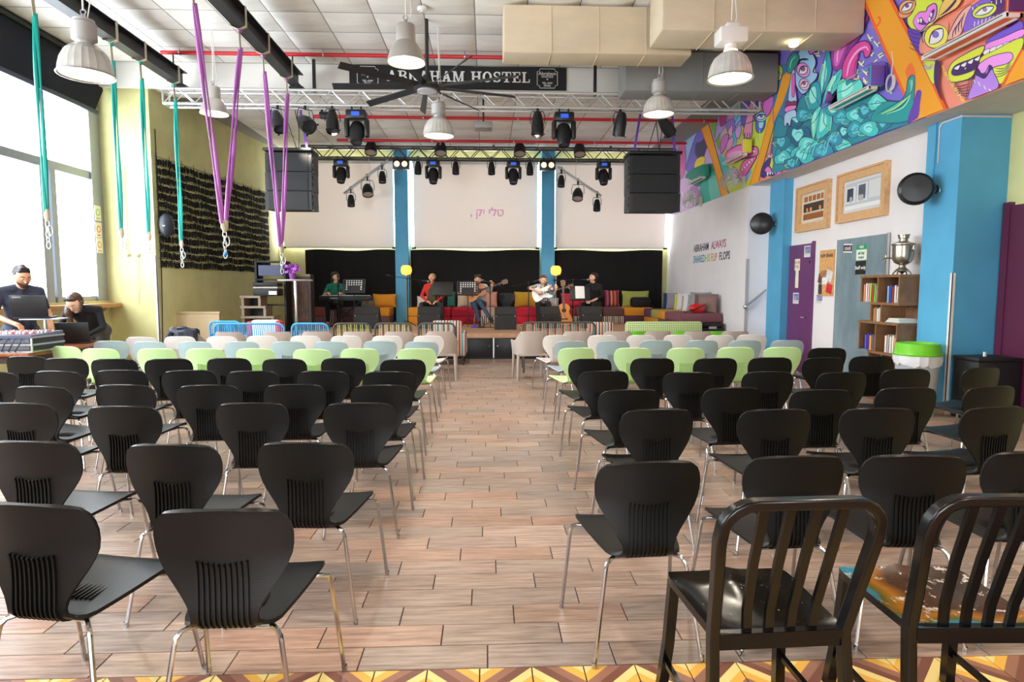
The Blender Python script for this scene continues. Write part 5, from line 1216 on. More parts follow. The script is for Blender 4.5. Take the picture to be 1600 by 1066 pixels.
def book(y, z, w, h, d, c, label, lean=0.0, x=5.075):
    t = thing('book', label, 'book', (x, 7.5+y, z), group='books in the wooden bookcase', rot=(lean, 0, 0))
    b = MB(); b.box((0, 0, 0), (d, .004, h)); b.box((0, w-.004, 0), (d, w, h)); b.box((0, 0, 0), (.004, w, h)); b.build('cover', mat('book_'+c.lstrip('#'), c, .5), t, smooth=0)
    MB().box((.004, .004, .004), (d-.006, w-.004, h-.006)).build('pages', mat('book_pages', '#efe6d4', .8), t, smooth=0)
BK = [(1.267, .46, [('#efe3e0','pale pink'),('#77b83a','leaf green'),('#a8402c','brick red'),('#a8d060','lime'),('#d8a0b8','rose'),('#f0e8e8','white'),('#e0906a','salmon')], .045, .25, 'top tier of the bookcase, far box'),
      (1.267, .05, [('#e8ddd0','cream'),('#d8d0d8','pale lilac'),('#8a3a30','maroon'),('#2f4f9c','deep blue'),('#7fa0d8','sky blue')], .045, .23, 'top tier of the bookcase, near box'),
      (1.017, .36, [('#c87a5a','terracotta'),('#e8dcd0','ivory'),('#f0f0ee','bright white'),('#b88a60','tan'),('#d8905a','orange')], .034, .19, 'second tier of the bookcase'),
      (.632, .45, [('#e9e2da','off-white'),('#6a5a78','grey purple'),('#e09a30','amber'),('#3f3fb0','violet blue'),('#5a50c0','indigo')], .05, .22, 'third tier of the bookcase, far box'),
      (.632, .05, [('#e8b08a','peach'),('#efe4c4','buttercream'),('#d8d8dc','silver'),('#b8a8a0','taupe'),('#f0e0d0','linen')], .045, .24, 'third tier of the bookcase, near box')]
for z, y, cs, w, h, where in BK:
    yy = y
    for i, (c, n) in enumerate(cs): book(yy, z+.001, w*(.8+.3*((i*37) % 5)/5), h*(.85+.15*((i*53) % 7)/7), .17, c, f'{n} book standing in the {where}'); yy += w*(.8+.3*((i*37) % 5)/5)+.004
for i in range(4):
    tag(MB().box((5.09, 7.52+.01*i, 1.018+.014*i), (5.33, 7.80-.02*i, 1.030+.014*i)).build('magazine', mat('magazine_%d' % i, ['#c8d8d8', '#e8e4dc', '#d8dccc', '#f0ece6'][i], .5), smooth=0), ['pale blue magazine at the bottom of the pile in the bookcase', 'beige magazine second from bottom of the bookcase pile', 'greenish magazine third from bottom of the bookcase pile', 'white magazine on top of the bookcase pile'][i], 'magazine')
# samovar
sm_ = thing('samovar', 'old pewter samovar standing on top of the bookcase', 'samovar', (5.22, 7.72, 1.617))
M_pew = mat('tarnished_pewter', '#a8a090', .3, .9, var=.12, scale=8)
MB().lathe([(.0, .0), (.03, .03), (.07, .05), (.085, .045), (.06, .075), (.04, .09), (.036, .12), (.055, .13)], 24).build('foot', M_pew, sm_)
for a in range(4): g = a*math.pi/2+.5; MB().tube([(.07*math.cos(g), .07*math.sin(g), .05), (.10*math.cos(g), .10*math.sin(g), .03), (.115*math.cos(g), .115*math.sin(g), 0)], .009, 6).build('foot_leg', M_pew, sm_)
MB().lathe([(.055, .13), (.09, .15), (.115, .19), (.12, .23), (.12, .36), (.135, .375), (.135, .385), (.10, .40), (.055, .415)], 28).build('urn', M_pew, sm_)
MB().lathe([(.05, .41), (.048, .45), (.06, .455), (.062, .485), (.07, .49), (.07, .5), (0, .502)], 20).build('chimney', M_pew, sm_)
for s in (-1, 1): MB().tube([(.02*s, -s*.12, .36), (.02*s, -s*.17, .35), (.02*s, -s*.17, .31), (.02*s, -s*.125, .29)], .011, 6).build('handle', M_pew, sm_)
b = MB(); b.tube([(-.10, .06, .21), (-.17, .10, .21), (-.20, .12, .19)], .011, 6); b.tube([(-.16, .095, .21), (-.16, .095, .25)], .008, 6); b.build('tap', M_pew, sm_)
# rubbish bin
bn_ = thing('rubbish_bin', 'grey round rubbish bin with green swing lid and white liner', 'bin', (4.955, 6.98, 0))
MB().lathe([(.0, 0), (.185, 0), (.19, .02), (.225, .68), (.0, .68)], 28).build('barrel', mat('light_grey_plastic', '#b9bcc2', .45), bn_)
b = MB(); n = 36; vs = []
for r, z in ((.228, .70), (.24, .69), (.243, .64), (.236, .585)):
    for j in range(n): g = 2*math.pi*j/n; k = .012*math.sin(j*2.7)+.008*math.sin(j*5.1); vs.append(((r+k*.5)*math.cos(g), (r+k*.5)*math.sin(g), z+(k*1.2+.02*math.sin(g) if z < .6 else 0)))
b.add(vs, [(i*n+j, i*n+(j+1) % n, (i+1)*n+(j+1) % n, (i+1)*n+j) for i in range(3) for j in range(n)]); b.build('liner', mat('white_bin_liner', '#e4e2e4', .5), bn_)
MB().lathe([(.25, .685), (.253, .70), (.235, .72), (.225, .80), (.215, .82), (.19, .825), (.17, .80), (0, .795)], 30).build('lid', M_grn, bn_)
# plum door, black box by the door
d3 = struct(MB().box((5.80, 5.4, 0), (5.842, 6.80, 2.36)).build('door_3', M_plum, smooth=0))
MB().box((5.785, 6.80, 0), (5.842, 6.895, 2.40)).build('door_frame', M_plum, d3, smooth=0)
MB().box((5.79, 5.55, .15), (5.80, 6.70, 2.25)).build('door_panel', M_plum, d3, smooth=0)
bx_ = thing('equipment_box', 'low black box standing by the plum door', 'box', (5.52, 6.66, 0)); MB().rbox((-.24, -.18, 0), (.24, .18, .66), .015).build('body', M_black, bx_); MB().rbox((-.25, -.19, .66), (.25, .19, .70), .01).build('lid', M_black, bx_)
MB().tube([(-.03, 0, .70), (-.03, 0, .75)], .02, 8).build('latch', M_steel, bx_)
# ================================================================ STAGE WALL, SCREENS, LIGHTS, SPEAKERS
M_screen = mat('projection_cloth', '#ece5e1', .8); nt, b, N, L = nodes_of(M_screen)
tl = N.new('ShaderNodeBsdfTranslucent'); tl.inputs[0].default_value = (*lin('#e9dfd4'), 1); ms = N.new('ShaderNodeMixShader'); ms.inputs[0].default_value = .16
L.new(b.outputs[0], ms.inputs[1]); L.new(tl.outputs[0], ms.inputs[2]); L.new(ms.outputs[0], N['Material Output'].inputs['Surface'])
def screen(xa, xb, label, txt=None):
    t = thing('projection_screen', label, 'screen', ((xa+xb)/2, 17.06, 2.52)); w = (xb-xa)/2
    MB().box((-w, 0, 0), (w, .006, 2.22)).build('cloth', M_screen, t, smooth=0)
    MB().tube([(-w, .003, 0), (w, .003, 0)], .02, 8).build('bottom_bar', M_whitepl, t); MB().rbox((-w-.03, -.04, 2.2), (w+.03, .08, 2.30), .02).build('roller_case', M_whitepl, t)
    for s in (-1, 1): MB().rbox((s*w-.05, -.03, -.035), (s*w+.05, .03, .015), .008).build('end_cap', M_black, t)
    return t
screen(-5.37, -2.46, 'white projection screen above the keyboard player')
s2 = screen(-1.93, 1.38, 'white projection screen with faint projected lettering between columns')
screen(1.86, 4.87, 'white projection screen above the woman in black')
M_proj = mat('projected_pink', '#e6b8d0', .8, emit='#ff9ad0', es=.10)
text_mesh('projected_text', ', קי ילט', .30, M_proj, frame((.30, -.004, .93), (1, 0, 0), (0, 0, 1)), s2, .0005, .006)
M_cur = mat('black_felt', '#0f0e0d', .95)
for xa, xb, lb in ((-4.81, -2.42, 'black curtain panel behind the keyboard player'), (-2.02, 1.44, 'black curtain panel between the blue columns'), (1.85, 4.80, 'black curtain panel behind the woman in black')):
    b = MB(); n = 40; vs = []; fs = []
    for i in range(n+1):
        u = i/n; x = xa+(xb-xa)*u
        for j in range(3): vs.append((x, 17.02+.015*math.sin(u*19+j)+.01*math.sin(u*47), 2.45+.02*math.sin(u*9)*(j == 2)-(1.9*(2-j)/2)))
    for i in range(n):
        for j in range(2): a = i*3+j; fs.append((a, a+3, a+4, a+1))
    k = len(vs); vs += [(v[0], v[1]+.012, v[2]) for v in vs]; fs += [tuple(k+q for q in reversed(f)) for f in fs]
    tag(b.add(vs, fs).build('black_curtain', M_cur), lb, 'curtain')
# line arrays
M_box = mat('line_array_paint', '#26282b', .6, bump=.1, bscale=90)
def array(x0, x1, label, flip):
    t = thing('line_array', label, 'loudspeaker', ((x0+x1)/2, 11.585, 2.84)); w = (x1-x0)/2
    for k in range(3):
        z = k*.345; a = math.radians(2*(1-k))
        b = MB(); M_ = T((0, .02*k, z)) @ RX(a); b.prism([(-w, 0), (w, 0), (w*.98, .50), (-w*.98, .50)], .008, .335, M=M_, plane='XY'); c = b.build('cabinet', M_box, t, smooth=0)
        MB().box((-w+.06, -.012, .02), (w-.06, .001, .325), M=M_).build('grille', mat('speaker_grille', '#1f2022', .7, bump=.3, bscale=160), c, smooth=0)
        for s in (-1, 1):
            MB().box((s*w-.012, .06, .10), (s*w+.012, .12, .15), M=M_).build('latch', M_black, c, smooth=0); MB().box((s*w-.012, .06, .22), (s*w+.012, .12, .27), M=M_).build('latch', M_black, c, smooth=0)
            MB().tube([M_ @ Vector((s*w, .03, .0)), M_ @ Vector((s*(w+.03), .03, .0))], .008, 6).build('rigging_pin', M_steel, c)
    MB().rbox((-w-.02, -.02, 1.05), (w+.02, .5, 1.10), .01).build('fly_frame', M_black, t)
    b = MB()
    for x in (-.12, .12): b.tube([(x, .2, 1.1), (0, .0, 1.62)], .008, 6)
    b.tube([(0, 0, 1.62), (0, 0, 1.80)], .01, 6); b.build('hoist_chain', M_dkmetal, t)
    for s in (-1, 1): MB().strip([(s*w*.8, .1, 1.1), (s*w*.62, 0, 1.78)], .04, .004, (1, 0, 0)).build('purple_sling', mat('purple_sling', '#6a3aa8', .7), t)
    MB().tube([(w*.3, .3, 1.1), (w*.36, .25, 1.5), (w*.3, .1, 1.8)], .008, 6).build('cable', M_black, t)
array(-3.95, -3.13, 'hanging stack of three black line-array loudspeakers beside the net-covered wall', 1)
array(2.63, 3.57, 'hanging stack of three black line-array loudspeakers beside the mural', -1)
# stage lanterns
M_lan = mat('lantern_black', '#1b1b1d', .4); M_lens = mat('lens_glass', '#3a3f48', .08, .2); M_lensw = mat('warm_blinder_lens', '#f3d9b8', .3, emit='#ffd9a8', es=1.2)
def par(p, r, l, pitch, yaw, label, doors=True, frost=False, hang=0.0, front=False):
    """PAR can on a yoke; p = clamp point. hang: longer clamp; front: yoke reaches forward of the bar instead of down"""
    t = thing('par_light', label, 'stage light', tuple(p)); d = .10+r+hang; Y = RZ(yaw)
    c = Vector((0, -.27, -.10)) if front else Vector((0, 0, -d-.06)); A = T(c) @ Y @ RX(pitch)
    MB().lathe([(0, l*.55), (r*.55, l*.52), (r*.75, l*.35), (r*.9, .05), (r, 0), (r, -l*.45), (r*.93, -l*.45), (r*.9, -l*.40)], 18, 0, A).build('can', M_lan, t)
    MB().lathe([(r*.9, -l*.38), (0, -l*.36)], 16, 0, A).build('lens', mat('frosted_lens', '#b7a89c', .5) if frost else M_lens, t)
    b = MB()
    if front: P = [(-r*1.12, -.27, -.10), (-r*1.12, -.10, -.04), (-r*.5, -.035, 0), (r*.5, -.035, 0), (r*1.12, -.10, -.04), (r*1.12, -.27, -.10)]
    else: P = [Y @ Vector(q)+Vector((0, 0, -.05)) for q in ((-r*1.15, 0, -d), (-r*1.15, 0, -d+.12+r*.2), (-r*.9, 0, -hang), (r*.9, 0, -hang), (r*1.15, 0, -d+.12+r*.2), (r*1.15, 0, -d))]
    b.tube(P, .008, 6); b.build('yoke', M_lan, t)
    b = MB(); b.box((-.02, -.045 if front else -.02, -.02 if front else -.06-hang), (.02, .02, .03)); b.tube([(.03*math.cos(a), 0, .02+.03*math.sin(a)) for a in [math.pi*i/6 for i in range(-1, 8)]], .008, 5); b.build('clamp', M_lan, t)
    MB().tube([A @ Vector((0, 0, l*.5)), (.05, -.10 if front else .1, .02 if front else -.2), (.03, -.03 if front else .05, .02)], .005, 5).build('cable', M_black, t)
    if doors:
        for k in range(3): MB().box((-.012, r, -l*.47), (.012, r*1.25, -l*.43), M=A @ RZ(k*2.09)).build('filter_clip', M_lan, t, smooth=0)
    return t
def mover(p, s, label, tilt=0.0, lit=None):
    t = thing('moving_head', label, 'stage light', tuple(p))
    b = MB(); b.rbox((-.15*s, -.11*s, -.20*s), (.15*s, .11*s, -.06*s), .025*s); b.build('base', M_lan, t)
    MB().box((-.06*s, -.115*s, -.16*s), (.06*s, -.108*s, -.10*s)).build('display', mat('blue_display', '#2a4a9a', .3, emit='#3a6aff', es=.5), t, smooth=0)
    for q in (-1, 1):
        MB().rbox((q*.15*s-.035*s, -.07*s, -.46*s), (q*.15*s+.035*s, .07*s, -.18*s), .03*s).build('yoke_arm', M_lan, t)
        b = MB(); b.box((q*.07*s-.015, -.015, -.07*s), (q*.07*s+.015, .015, .03)); b.build('clamp', M_lan, t, smooth=0)
    A = T((0, 0, -.38*s)) @ RX(tilt)
    MB().lathe([(0, .15*s), (.09*s, .14*s), (.115*s, .06*s), (.115*s, -.06*s), (.09*s, -.16*s), (.085*s, -.19*s), (.07*s, -.19*s)], 18, 0, A).build('head', M_lan, t)
    MB().lathe([(.08*s, -.18*s), (.05*s, -.172*s), (0, -.168*s)], 16, 0, A).build('lens', M_lens, t)
    return t
FT = 11.35; fz = 4.60
def fx(px): return atY(px, 170, FT).x
R_ = math.radians
for px, kind, a, yw, lb in ((434, 'p', -35, .6, 'long black PAR can tilted beside the left purple straps'), (477, 'p', -55, .8, 'short fat black PAR can second from the loudspeaker stack on front truss'), (519, 'p', -20, .3, 'slender black PAR can beside the moving head on front truss'),
                            (840, 'p', -5, 0, 'black PAR can facing down left of the right-hand moving head'), (969, 'p', 15, .3, 'black PAR can leaning near the right loudspeaker stack'), (1041, 'p', 55, -.9, 'black PAR can turned sideways above the right loudspeaker stack')):
    par((fx(px), FT, fz), .11 if px != 477 else .135, .42 if px != 477 else .34, R_(a), yw, lb)
def stage_spot(x, tx, ty, tz, w):
    l = bpy.data.lights.new('stage_spot_light', 'SPOT'); l.energy = w; l.color = (1, .86, .70); l.spot_size = R_(46); l.spot_blend = .8; l.shadow_soft_size = .09
    o = bpy.data.objects.new('stage_spot_light', l); COL.objects.link(o); o.location = (x, FT, fz-.45); o.rotation_euler = (Vector((tx, ty, tz))-o.location).to_track_quat('-Z', 'Y').to_euler()
for px, tx in ((477, -3.4), (519, -1.6), (840, .6), (969, 2.4)): stage_spot(fx(px), tx, 15.6, 1.2, STAGE_W)
mover((fx(557), FT, fz), 1.15, 'black moving head light on front truss over the keyboard side', R_(-25)); mover((fx(881), FT, fz), 1.15, 'black moving head light on front truss over the singer side', R_(-15))
b0 = thing('ballast_box', 'black ballast box clamped on the front truss', 'electrical box', (fx(505), FT+.2375, 4.50)); MB().rbox((-.12, -.06, -.05), (.12, .06, .06), .01).build('housing', M_lan, b0); MB().box((-.10, -.02, .06), (-.06, .02, .13)).build('clamp', M_lan, b0, smooth=0)
b1 = thing('projector', 'grey ceiling projector hung behind the front truss', 'projector', (fx(755), FT+.5, 4.35)); MB().rbox((-.16, -.15, 0), (.16, .15, .12), .02).build('body', mat('projector_grey', '#8b8782', .5), b1); MB().lathe([(.04, 0), (.04, .03), (0, .03)], 14, 0, T((.06, .15, .06)) @ RX(-math.pi/2)).build('lens', M_lens, b1); MB().tube([(0, 0, .12), (0, 0, ZS-4.35)], .02, 6).build('mount', M_dkmetal, b1)
BT = 16.2; bz = 4.70
def bx2(px): return atY(px, 250, BT).x
for px, s, lb in ((533, 1.12, 'moving head on back truss above the keyboard player'), (677, 1.12, 'moving head on back truss left of the screen centre'), (802, 1.12, 'moving head on back truss left of the second blue column'), (943, 1.12, 'moving head on back truss nearest the right loudspeaker stack')):
    mover((bx2(px), BT-.02, bz), s, 'black '+lb, R_(-20))
for px, lb in ((653, 'beside the first blue column'), (712, 'over the man with guitar'), (768, 'over the empty black chair'), (828, 'beside the second blue column')):
    par((bx2(px), BT, bz), .09, .32, R_(-8), 0, f'small black spot light on back truss {lb}', False)
for px, lb in ((583, 'above the slanting bar'), (690, 'above the man in red'), (811, 'left of the blue column'), (903, 'above the right slanting bar')):
    t = par((bx2(px), BT, bz+.28), .15, .32, R_(-22), 0, f'fat black PAR can on top of back truss {lb}', False, True, 0, True)
for px, lb in ((627, 'first'), (855, 'second')):
    t = thing('blinder_light', f'black two-lamp blinder in front of the {lb} blue column', 'stage light', (bx2(px), BT-.05, bz-.02)); MB().rbox((-.20, -.08, -.28), (.20, .08, -.02), .02).build('housing', M_lan, t)
    for s in (-1, 1): MB().lathe([(.07, 0), (.065, -.01), (0, -.012)], 18, 0, T((s*.095, -.08, -.15)) @ RX(-math.pi/2)).build('lamp', M_lensw, t); MB().box((s*.1-.02, -.02, -.03), (s*.1+.02, .02, .04)).build('clamp', M_lan, t, smooth=0)
for p0, p1, lamps, lb in (((537, 302), (606, 250), ((548, 297), (574, 279), (597, 262)), 'left'), ((940, 306), (872, 260), ((933, 303), (903, 284), (877, 266)), 'right')):
    a = atY(*p0, 16.35); c = atY(*p1, 16.35); lb2 = {'left': 'keyboard side', 'right': 'singer side'}[lb]
    t = thing('slanting_bar', f'slanting lamp bar under the back truss, {lb2}', 'lighting bar', tuple(a)); d = c-a
    MB().tube([(0, 0, 0), tuple(d)], .022, 8).build('bar_upper', M_steel, t); MB().tube([(0, .1, .0), tuple(d+Vector((0, .1, 0)))], .022, 8).build('bar_lower', M_steel, t)
    for q in (.15, .5, .85): MB().tube([tuple(d*q), tuple(d*q+Vector((0, .1, 0)))], .012, 6).build('rung', M_steel, t)
    MB().tube([tuple(d*.6), (d.x*.6, -.15, 4.71-a.z)], .006, 5).build('wire', M_steel, t)
    for k, (lx, ly) in enumerate(lamps):
        q = atY(lx, ly, 16.35); f = (q.x-a.x)/d.x; z = a.z+d.z*f-.012
        par((q.x, 16.36, z), .14 if k == 1 else .095, .30, R_(-25 if k == 1 else -12), R_(15 if lb == 'left' else -15), f"{['lowest', 'fat middle', 'highest'][k]} lamp on the slanting bar, {lb2}", False, k == 1, .06)
# globe floor lamps
def globe(x, y, label):
    t = thing('floor_lamp', label, 'floor lamp', (x, y, STZ))
    MB().lathe([(0, 0), (.14, 0), (.14, .015), (.02, .03)], 20).build('base', M_steel, t); MB().tube([(0, 0, .02), (0, 0, 1.22)], .011, 8).build('pole', M_steel, t); MB().lathe([(.02, 1.2), (.05, 1.23), (.05, 1.25)], 14).build('collar', M_steel, t)
    MB().lathe([(.05, 1.25), (.11, 1.27), (.135, 1.33), (.14, 1.38), (.125, 1.45), (.08, 1.49), (0, 1.495)], 20).build('shade', mat('glowing_amber_shade', '#ffb860', .5, emit='#ff9a30', es=1.7), t)
globe(-2.02, 16.05, 'lit amber globe floor lamp in front of the first blue column'); globe(1.80, 16.25, 'lit amber globe floor lamp in front of the second blue column')
# seating along the back of the stage
def smat(c): return mat('sofa_cloth_'+c.lstrip('#'), c, .9, bump=.15, bscale=120)
def module(x0, x1, y0, y1, seat, basec, label, lay=1):
    t = thing('sofa_module', label, 'sofa', ((x0+x1)/2, (y0+y1)/2, STZ)); w, d = (x1-x0)/2, (y1-y0)/2
    MB().rbox((-w+.004, -d, 0), (w-.004, d, .20), .02).build('base', smat(basec) if isinstance(basec, str) else basec, t); MB().rbox((-w+.004, -d-.01, .20), (w-.004, d, .42), .04).build('seat_cushion', smat(seat) if isinstance(seat, str) else seat, t)
OCH = '#d9922a'; REDC = '#c4243a'; BRN = '#6a4a4c'
M_ikat = stripes('black_cream_ikat', ['#2c2624', '#d8cdbc', '#6a4a3c', '#e4dccb', '#2c2624', '#c9b8a4'], 'X', .16)
X = [(-4.85, -4.05, '#7a3a30', BRN, 'maroon seat block in the dark corner behind the keyboard'), (-4.05, -3.2, BRN, BRN, 'brown seat block behind the keyboard player'), (-3.2, -2.45, OCH, BRN, 'ochre seat block beside the first blue column'), (-2.03, -1.62, OCH, OCH, 'narrow ochre seat block behind the red jacket man'),
     (-1.62, -.9, REDC, REDC, 'red seat block beside the man in red jacket'), (-.9, -.15, REDC, REDC, 'red seat block behind the acoustic guitarist'), (-.15, .45, '#c9b2a4', M_ikat, 'patterned seat block behind the empty black chair'), (.45, 1.46, REDC, REDC, 'red seat block behind the electric guitarist'),
     (1.86, 2.3, '#8a3040', M_ikat, 'dark red seat block behind the standing guitar'), (2.3, 3.0, BRN, M_ikat, 'brown seat block behind the woman in black'), (3.0, 3.55, BRN, M_ikat, 'brown seat block with patterned base beside the ochre one'), (3.55, 4.3, OCH, '#5a3a4c', 'ochre seat block carrying the black bag')]
for x0, x1, s, bs_, lb in X: module(x0, x1, 16.05, 16.85, s, bs_, lb)
M_rst = stripes('maroon_striped_cushion', ['#8a2438', '#c86a4a', '#8a2438', '#a84a6a', '#5a1f38', '#d8905a'], 'X', .3)
M_dots = mat('speckled_cushion', '#d8d0c4', .9, col2='#5a5450', scale=60); M_pk = mat('pink_check_cushion', '#d8a48c', .9, col2='#b87868', scale=50)
def cushion(x, z, w, h, m, label, y=16.68, rz=0, tilt=-12, th=.16):
    o = MB().pillow((0, 0, 0), (w, th, h)).build('cushion', smat(m) if isinstance(m, str) else m, None, (x, y, z), (R_(tilt), 0, rz), smooth=60)
    return tag(o, label, 'cushion')
ZC = STZ+.42
for px, w, h, m_, lb in ((600, .62, .36, OCH, 'ochre back cushion beside the first blue column'), (660, .3, .3, '#d8cfc4', 'off-white cushion behind the man in red jacket'), (705, .22, .42, '#2f6a5a', 'dark teal cushion behind the music stand'), (725, .36, .42, '#c9b8a0', 'beige cushion left of the acoustic guitarist'),
                         (767, .34, .42, M_pk, 'pink checked cushion right of the acoustic guitarist'), (822, .62, .42, '#b58f2a', 'mustard back cushion behind the empty black chair'), (866, .26, .25, M_dots, 'small speckled cushion near the second globe lamp'), (898, .72, .38, '#c02a44', 'crimson back cushion behind the standing guitar'),
                         (957, .40, .46, M_rst, 'maroon striped cushion beside the woman in black'), (994, .74, .44, '#a8b05a', 'olive green cushion leaning on the black curtain')):
    p = atY(px, 470, 16.6); cushion(p.x, ZC+h/2-.01, w, h, m_, lb)
# corner sofa along the white wall with its heap of cushions
cs = [(15.3, 16.0, '#6a3a5a', OCH), (14.7, 15.3, '#a8a04a', OCH), (14.1, 14.7, OCH, BRN), (12.95, 14.1, '#7a4a52', '#7a4a52')]
for i, (y0, y1, s, bs_) in enumerate(cs):
    t = thing('sofa_module', ['plum', 'olive', 'ochre', 'long mauve'][i]+' seat block of the corner sofa along the white wall', 'sofa', (4.5, (y0+y1)/2, STZ)); d = (y1-y0)/2
    MB().rbox((-.45, -d+.004, 0), (.45, d-.004, .20), .02).build('base', smat(bs_), t); MB().rbox((-.46, -d+.004, .20), (.45, d-.004, .40), .04).build('seat_cushion', smat(s), t)
def wcush(px, py, Y, w, m_, label, rz=70, tl=-16, X_=None):
    p = atY(px, py, Y); o = MB().pillow((0, 0, 0), (w, .17, w)).build('cushion', smat(m_) if isinstance(m_, str) else m_, None, (min(p.x, 4.70), Y, STZ+.40+w*.46), (R_(tl), 0, R_(rz)), smooth=60); tag(o, label, 'cushion')
wcush(1053, 474, 15.78, .42, '#1f3564', 'navy blue cushion at the far end of the corner sofa', -20); wcush(1062, 470, 15.50, .42, '#8f8c92', 'grey cushion behind the navy one on the corner sofa', -25)
wcush(1068, 477, 14.90, .40, '#d8c84a', 'yellow cushion on the corner sofa', -35); wcush(1079, 474, 14.64, .44, '#d9d4d2', 'white cushion on the corner sofa', -35); wcush(1081, 480, 14.40, .36, '#b8a89c', 'taupe cushion in front of the white one', -35)
wcush(1094, 472, 14.15, .44, '#e2dedc', 'pale cushion with dark corners on the corner sofa', -35); wcush(1097, 478, 13.91, .40, M_dots, 'speckled cushion on the corner sofa', -35); wcush(1108, 473, 13.66, .46, '#9a979c', 'grey cushion near the end of the corner sofa', -35)
wcush(1116, 476, 13.42, .42, '#6d5450', 'dark brown cushion second from the end of the corner sofa', -35); wcush(1126, 476, 13.19, .42, '#8a6e66', 'mauve brown cushion at the near end of the corner sofa', -33)
rb = thing('red_instrument', 'small red accordion-like instrument with black strap on the corner sofa', 'instrument', tuple(atY(1105, 487, 12.95))); rb.location.z = STZ+.44
MB().ball((0, 0, .06), .14, 14, sc=(1.3, .5, .75)).build('body', mat('glossy_red', '#c81f24', .2), rb); MB().strip([(-.28, -.02, -.03), (-.1, -.09, .04), (.1, -.08, .12), (.2, 0, .16)], .04, .01, (0, 1, 0)).build('strap', M_black, rb); rb.location = (4.43, 13.03, STZ+.44)
bc = thing('black_case', 'black moulded case lying on the stage edge by the white wall', 'case', (4.62, 12.92-.04, STZ)); 
MB().rbox((-.28, -.1, .0), (.30, .06, .11), .03).build('lower_shell', mat('glossy_black_case', '#141416', .25), bc); MB().rbox((-.28, -.1, .115), (.30, .06, .2), .03).build('upper_shell', mat('glossy_black_case'), bc); MB().box((-.02, -.108, .08), (.14, -.098, .13)).build('handle', M_steel, bc, smooth=0)
bg_ = thing('shoulder_bag', 'black slouching bag on the ochre seat block', 'bag', (4.02, 16.25, STZ+.425)); MB().rbox((-.26, -.12, 0), (.26, .14, .26), .08).build('body', mat('black_nylon', '#17171a', .8, bump=.3, bscale=12), bg_); MB().strip([(.22, -.1, .1), (.3, -.16, -.02), (.36, -.19, -.16)], .04, .008, (0, 1, 0)).build('strap', M_black, bg_)
eb = thing('toy_bag', 'grey-green handbag on the ochre seat block by the column', 'bag', (-3.05, 16.3, STZ+.425)); MB().rbox((-.17, -.07, 0), (.17, .07, .2), .05).build('body', mat('grey_green_bag', '#5c6a5a', .7), eb); MB().tube([(-.08, 0, .19), (-.06, 0, .27), (.06, 0, .27), (.08, 0, .19)], .01, 6).build('handle', mat('grey_green_bag'), eb); MB().ball((0, -.07, .13), .03, 8).build('badge', mat('glossy_red'), eb)
# wedge monitors
M_wed = mat('wedge_monitor_paint', '#232221', .7, bump=.2, bscale=80)
def wedge(px, Y, w, label, rz=0):
    p = atY(px, 495, Y); t = thing('stage_monitor', label, 'loudspeaker', (p.x, Y, STZ), rz)
    b = MB(); b.prism([(0, 0), (.42, 0), (.40, .16), (.17, .50), (.04, .34), (0, .32)], -w/2, w/2, plane='YZ'); b.build('cabinet', M_wed, t, smooth=0)
    MB().add([(-w/2+.03, .405, .17), (w/2-.03, .405, .17), (w/2-.03, .182, .502), (-w/2+.03, .182, .502)], [(0, 1, 2, 3)]).build('grille', mat('speaker_grille'), t, smooth=0)
    for s in (-1, 1): MB().ball((s*(w/2-.03), -.002, .30), .012, 6).build('corner_screw', M_steel, t)
    MB().box((-.06, -.006, .16), (.06, .0, .24)).build('connector_plate', M_black, t, smooth=0)
wedge(572, 14.3, .56, 'black wedge monitor in front of the keyboard player'); wedge(670, 14.3, .52, 'black wedge monitor in front of the man in red jacket'); wedge(790, 13.9, .48, 'black wedge monitor standing closest to the stage edge'); wedge(862, 14.3, .48, 'black wedge monitor in front of the electric guitarist', .25); wedge(925, 14.3, .46, 'black wedge monitor in front of the woman in black')
# microphones, music stands
def micstand(px, Y, zt, tip, label, a0=30, lr=.20):
    """straight stand at px; boom to tip (px, py, Y)"""
    p = atY(px, 480, Y); e = atY(*tip); t = thing('microphone_stand', label, 'microphone stand', (p.x, Y, STZ)); q = e-Vector((p.x, Y, STZ))
    MB().tube([(0, 0, .1), (0, 0, zt)], .012, 8).build('pole', M_black, t)
    for k in range(3): a = k*2.094+R_(a0); MB().tube([(0, 0, .14), (lr*math.cos(a), lr*math.sin(a), .008)], .009, 6).build('leg', M_black, t)
    d = (q-Vector((0, 0, zt))).normalized(); MB().tube([Vector((0, 0, zt))-d*.42, q-d*.12], .009, 6).build('boom', M_black, t); MB().tube([Vector((0, 0, zt))-d*.50, Vector((0, 0, zt))-d*.40], .02, 8).build('counterweight', M_black, t)
    MB().ball((0, 0, zt), .028, 8).build('clutch', M_black, t)
    m = MB().tube([q-d*.16, q-d*.03], [.012, .02], 8).build('microphone', mat('mic_body', '#2c2c30', .4), t); MB().ball(tuple(q), .027, 10).build('grille_ball', mat('mic_mesh', '#a9a9a8', .4, .6), m)
micstand(637, 15.1, 1.15, (669, 440, 15.15), 'boom microphone stand reaching to the man in red jacket'); micstand(766, 14.85, 1.05, (754, 438, 15.15), 'microphone stand in front of the acoustic guitarist')
micstand(826, 14.85, 1.05, (843, 438, 15.0), 'angled microphone stand in front of the electric guitarist'); micstand(895, 15.32, 1.12, (919, 437, 15.2), 'boom microphone stand reaching to the woman in black', 60); micstand(529, 14.80, 1.2, (528, 432, 15.05), 'microphone stand behind the keyboard')
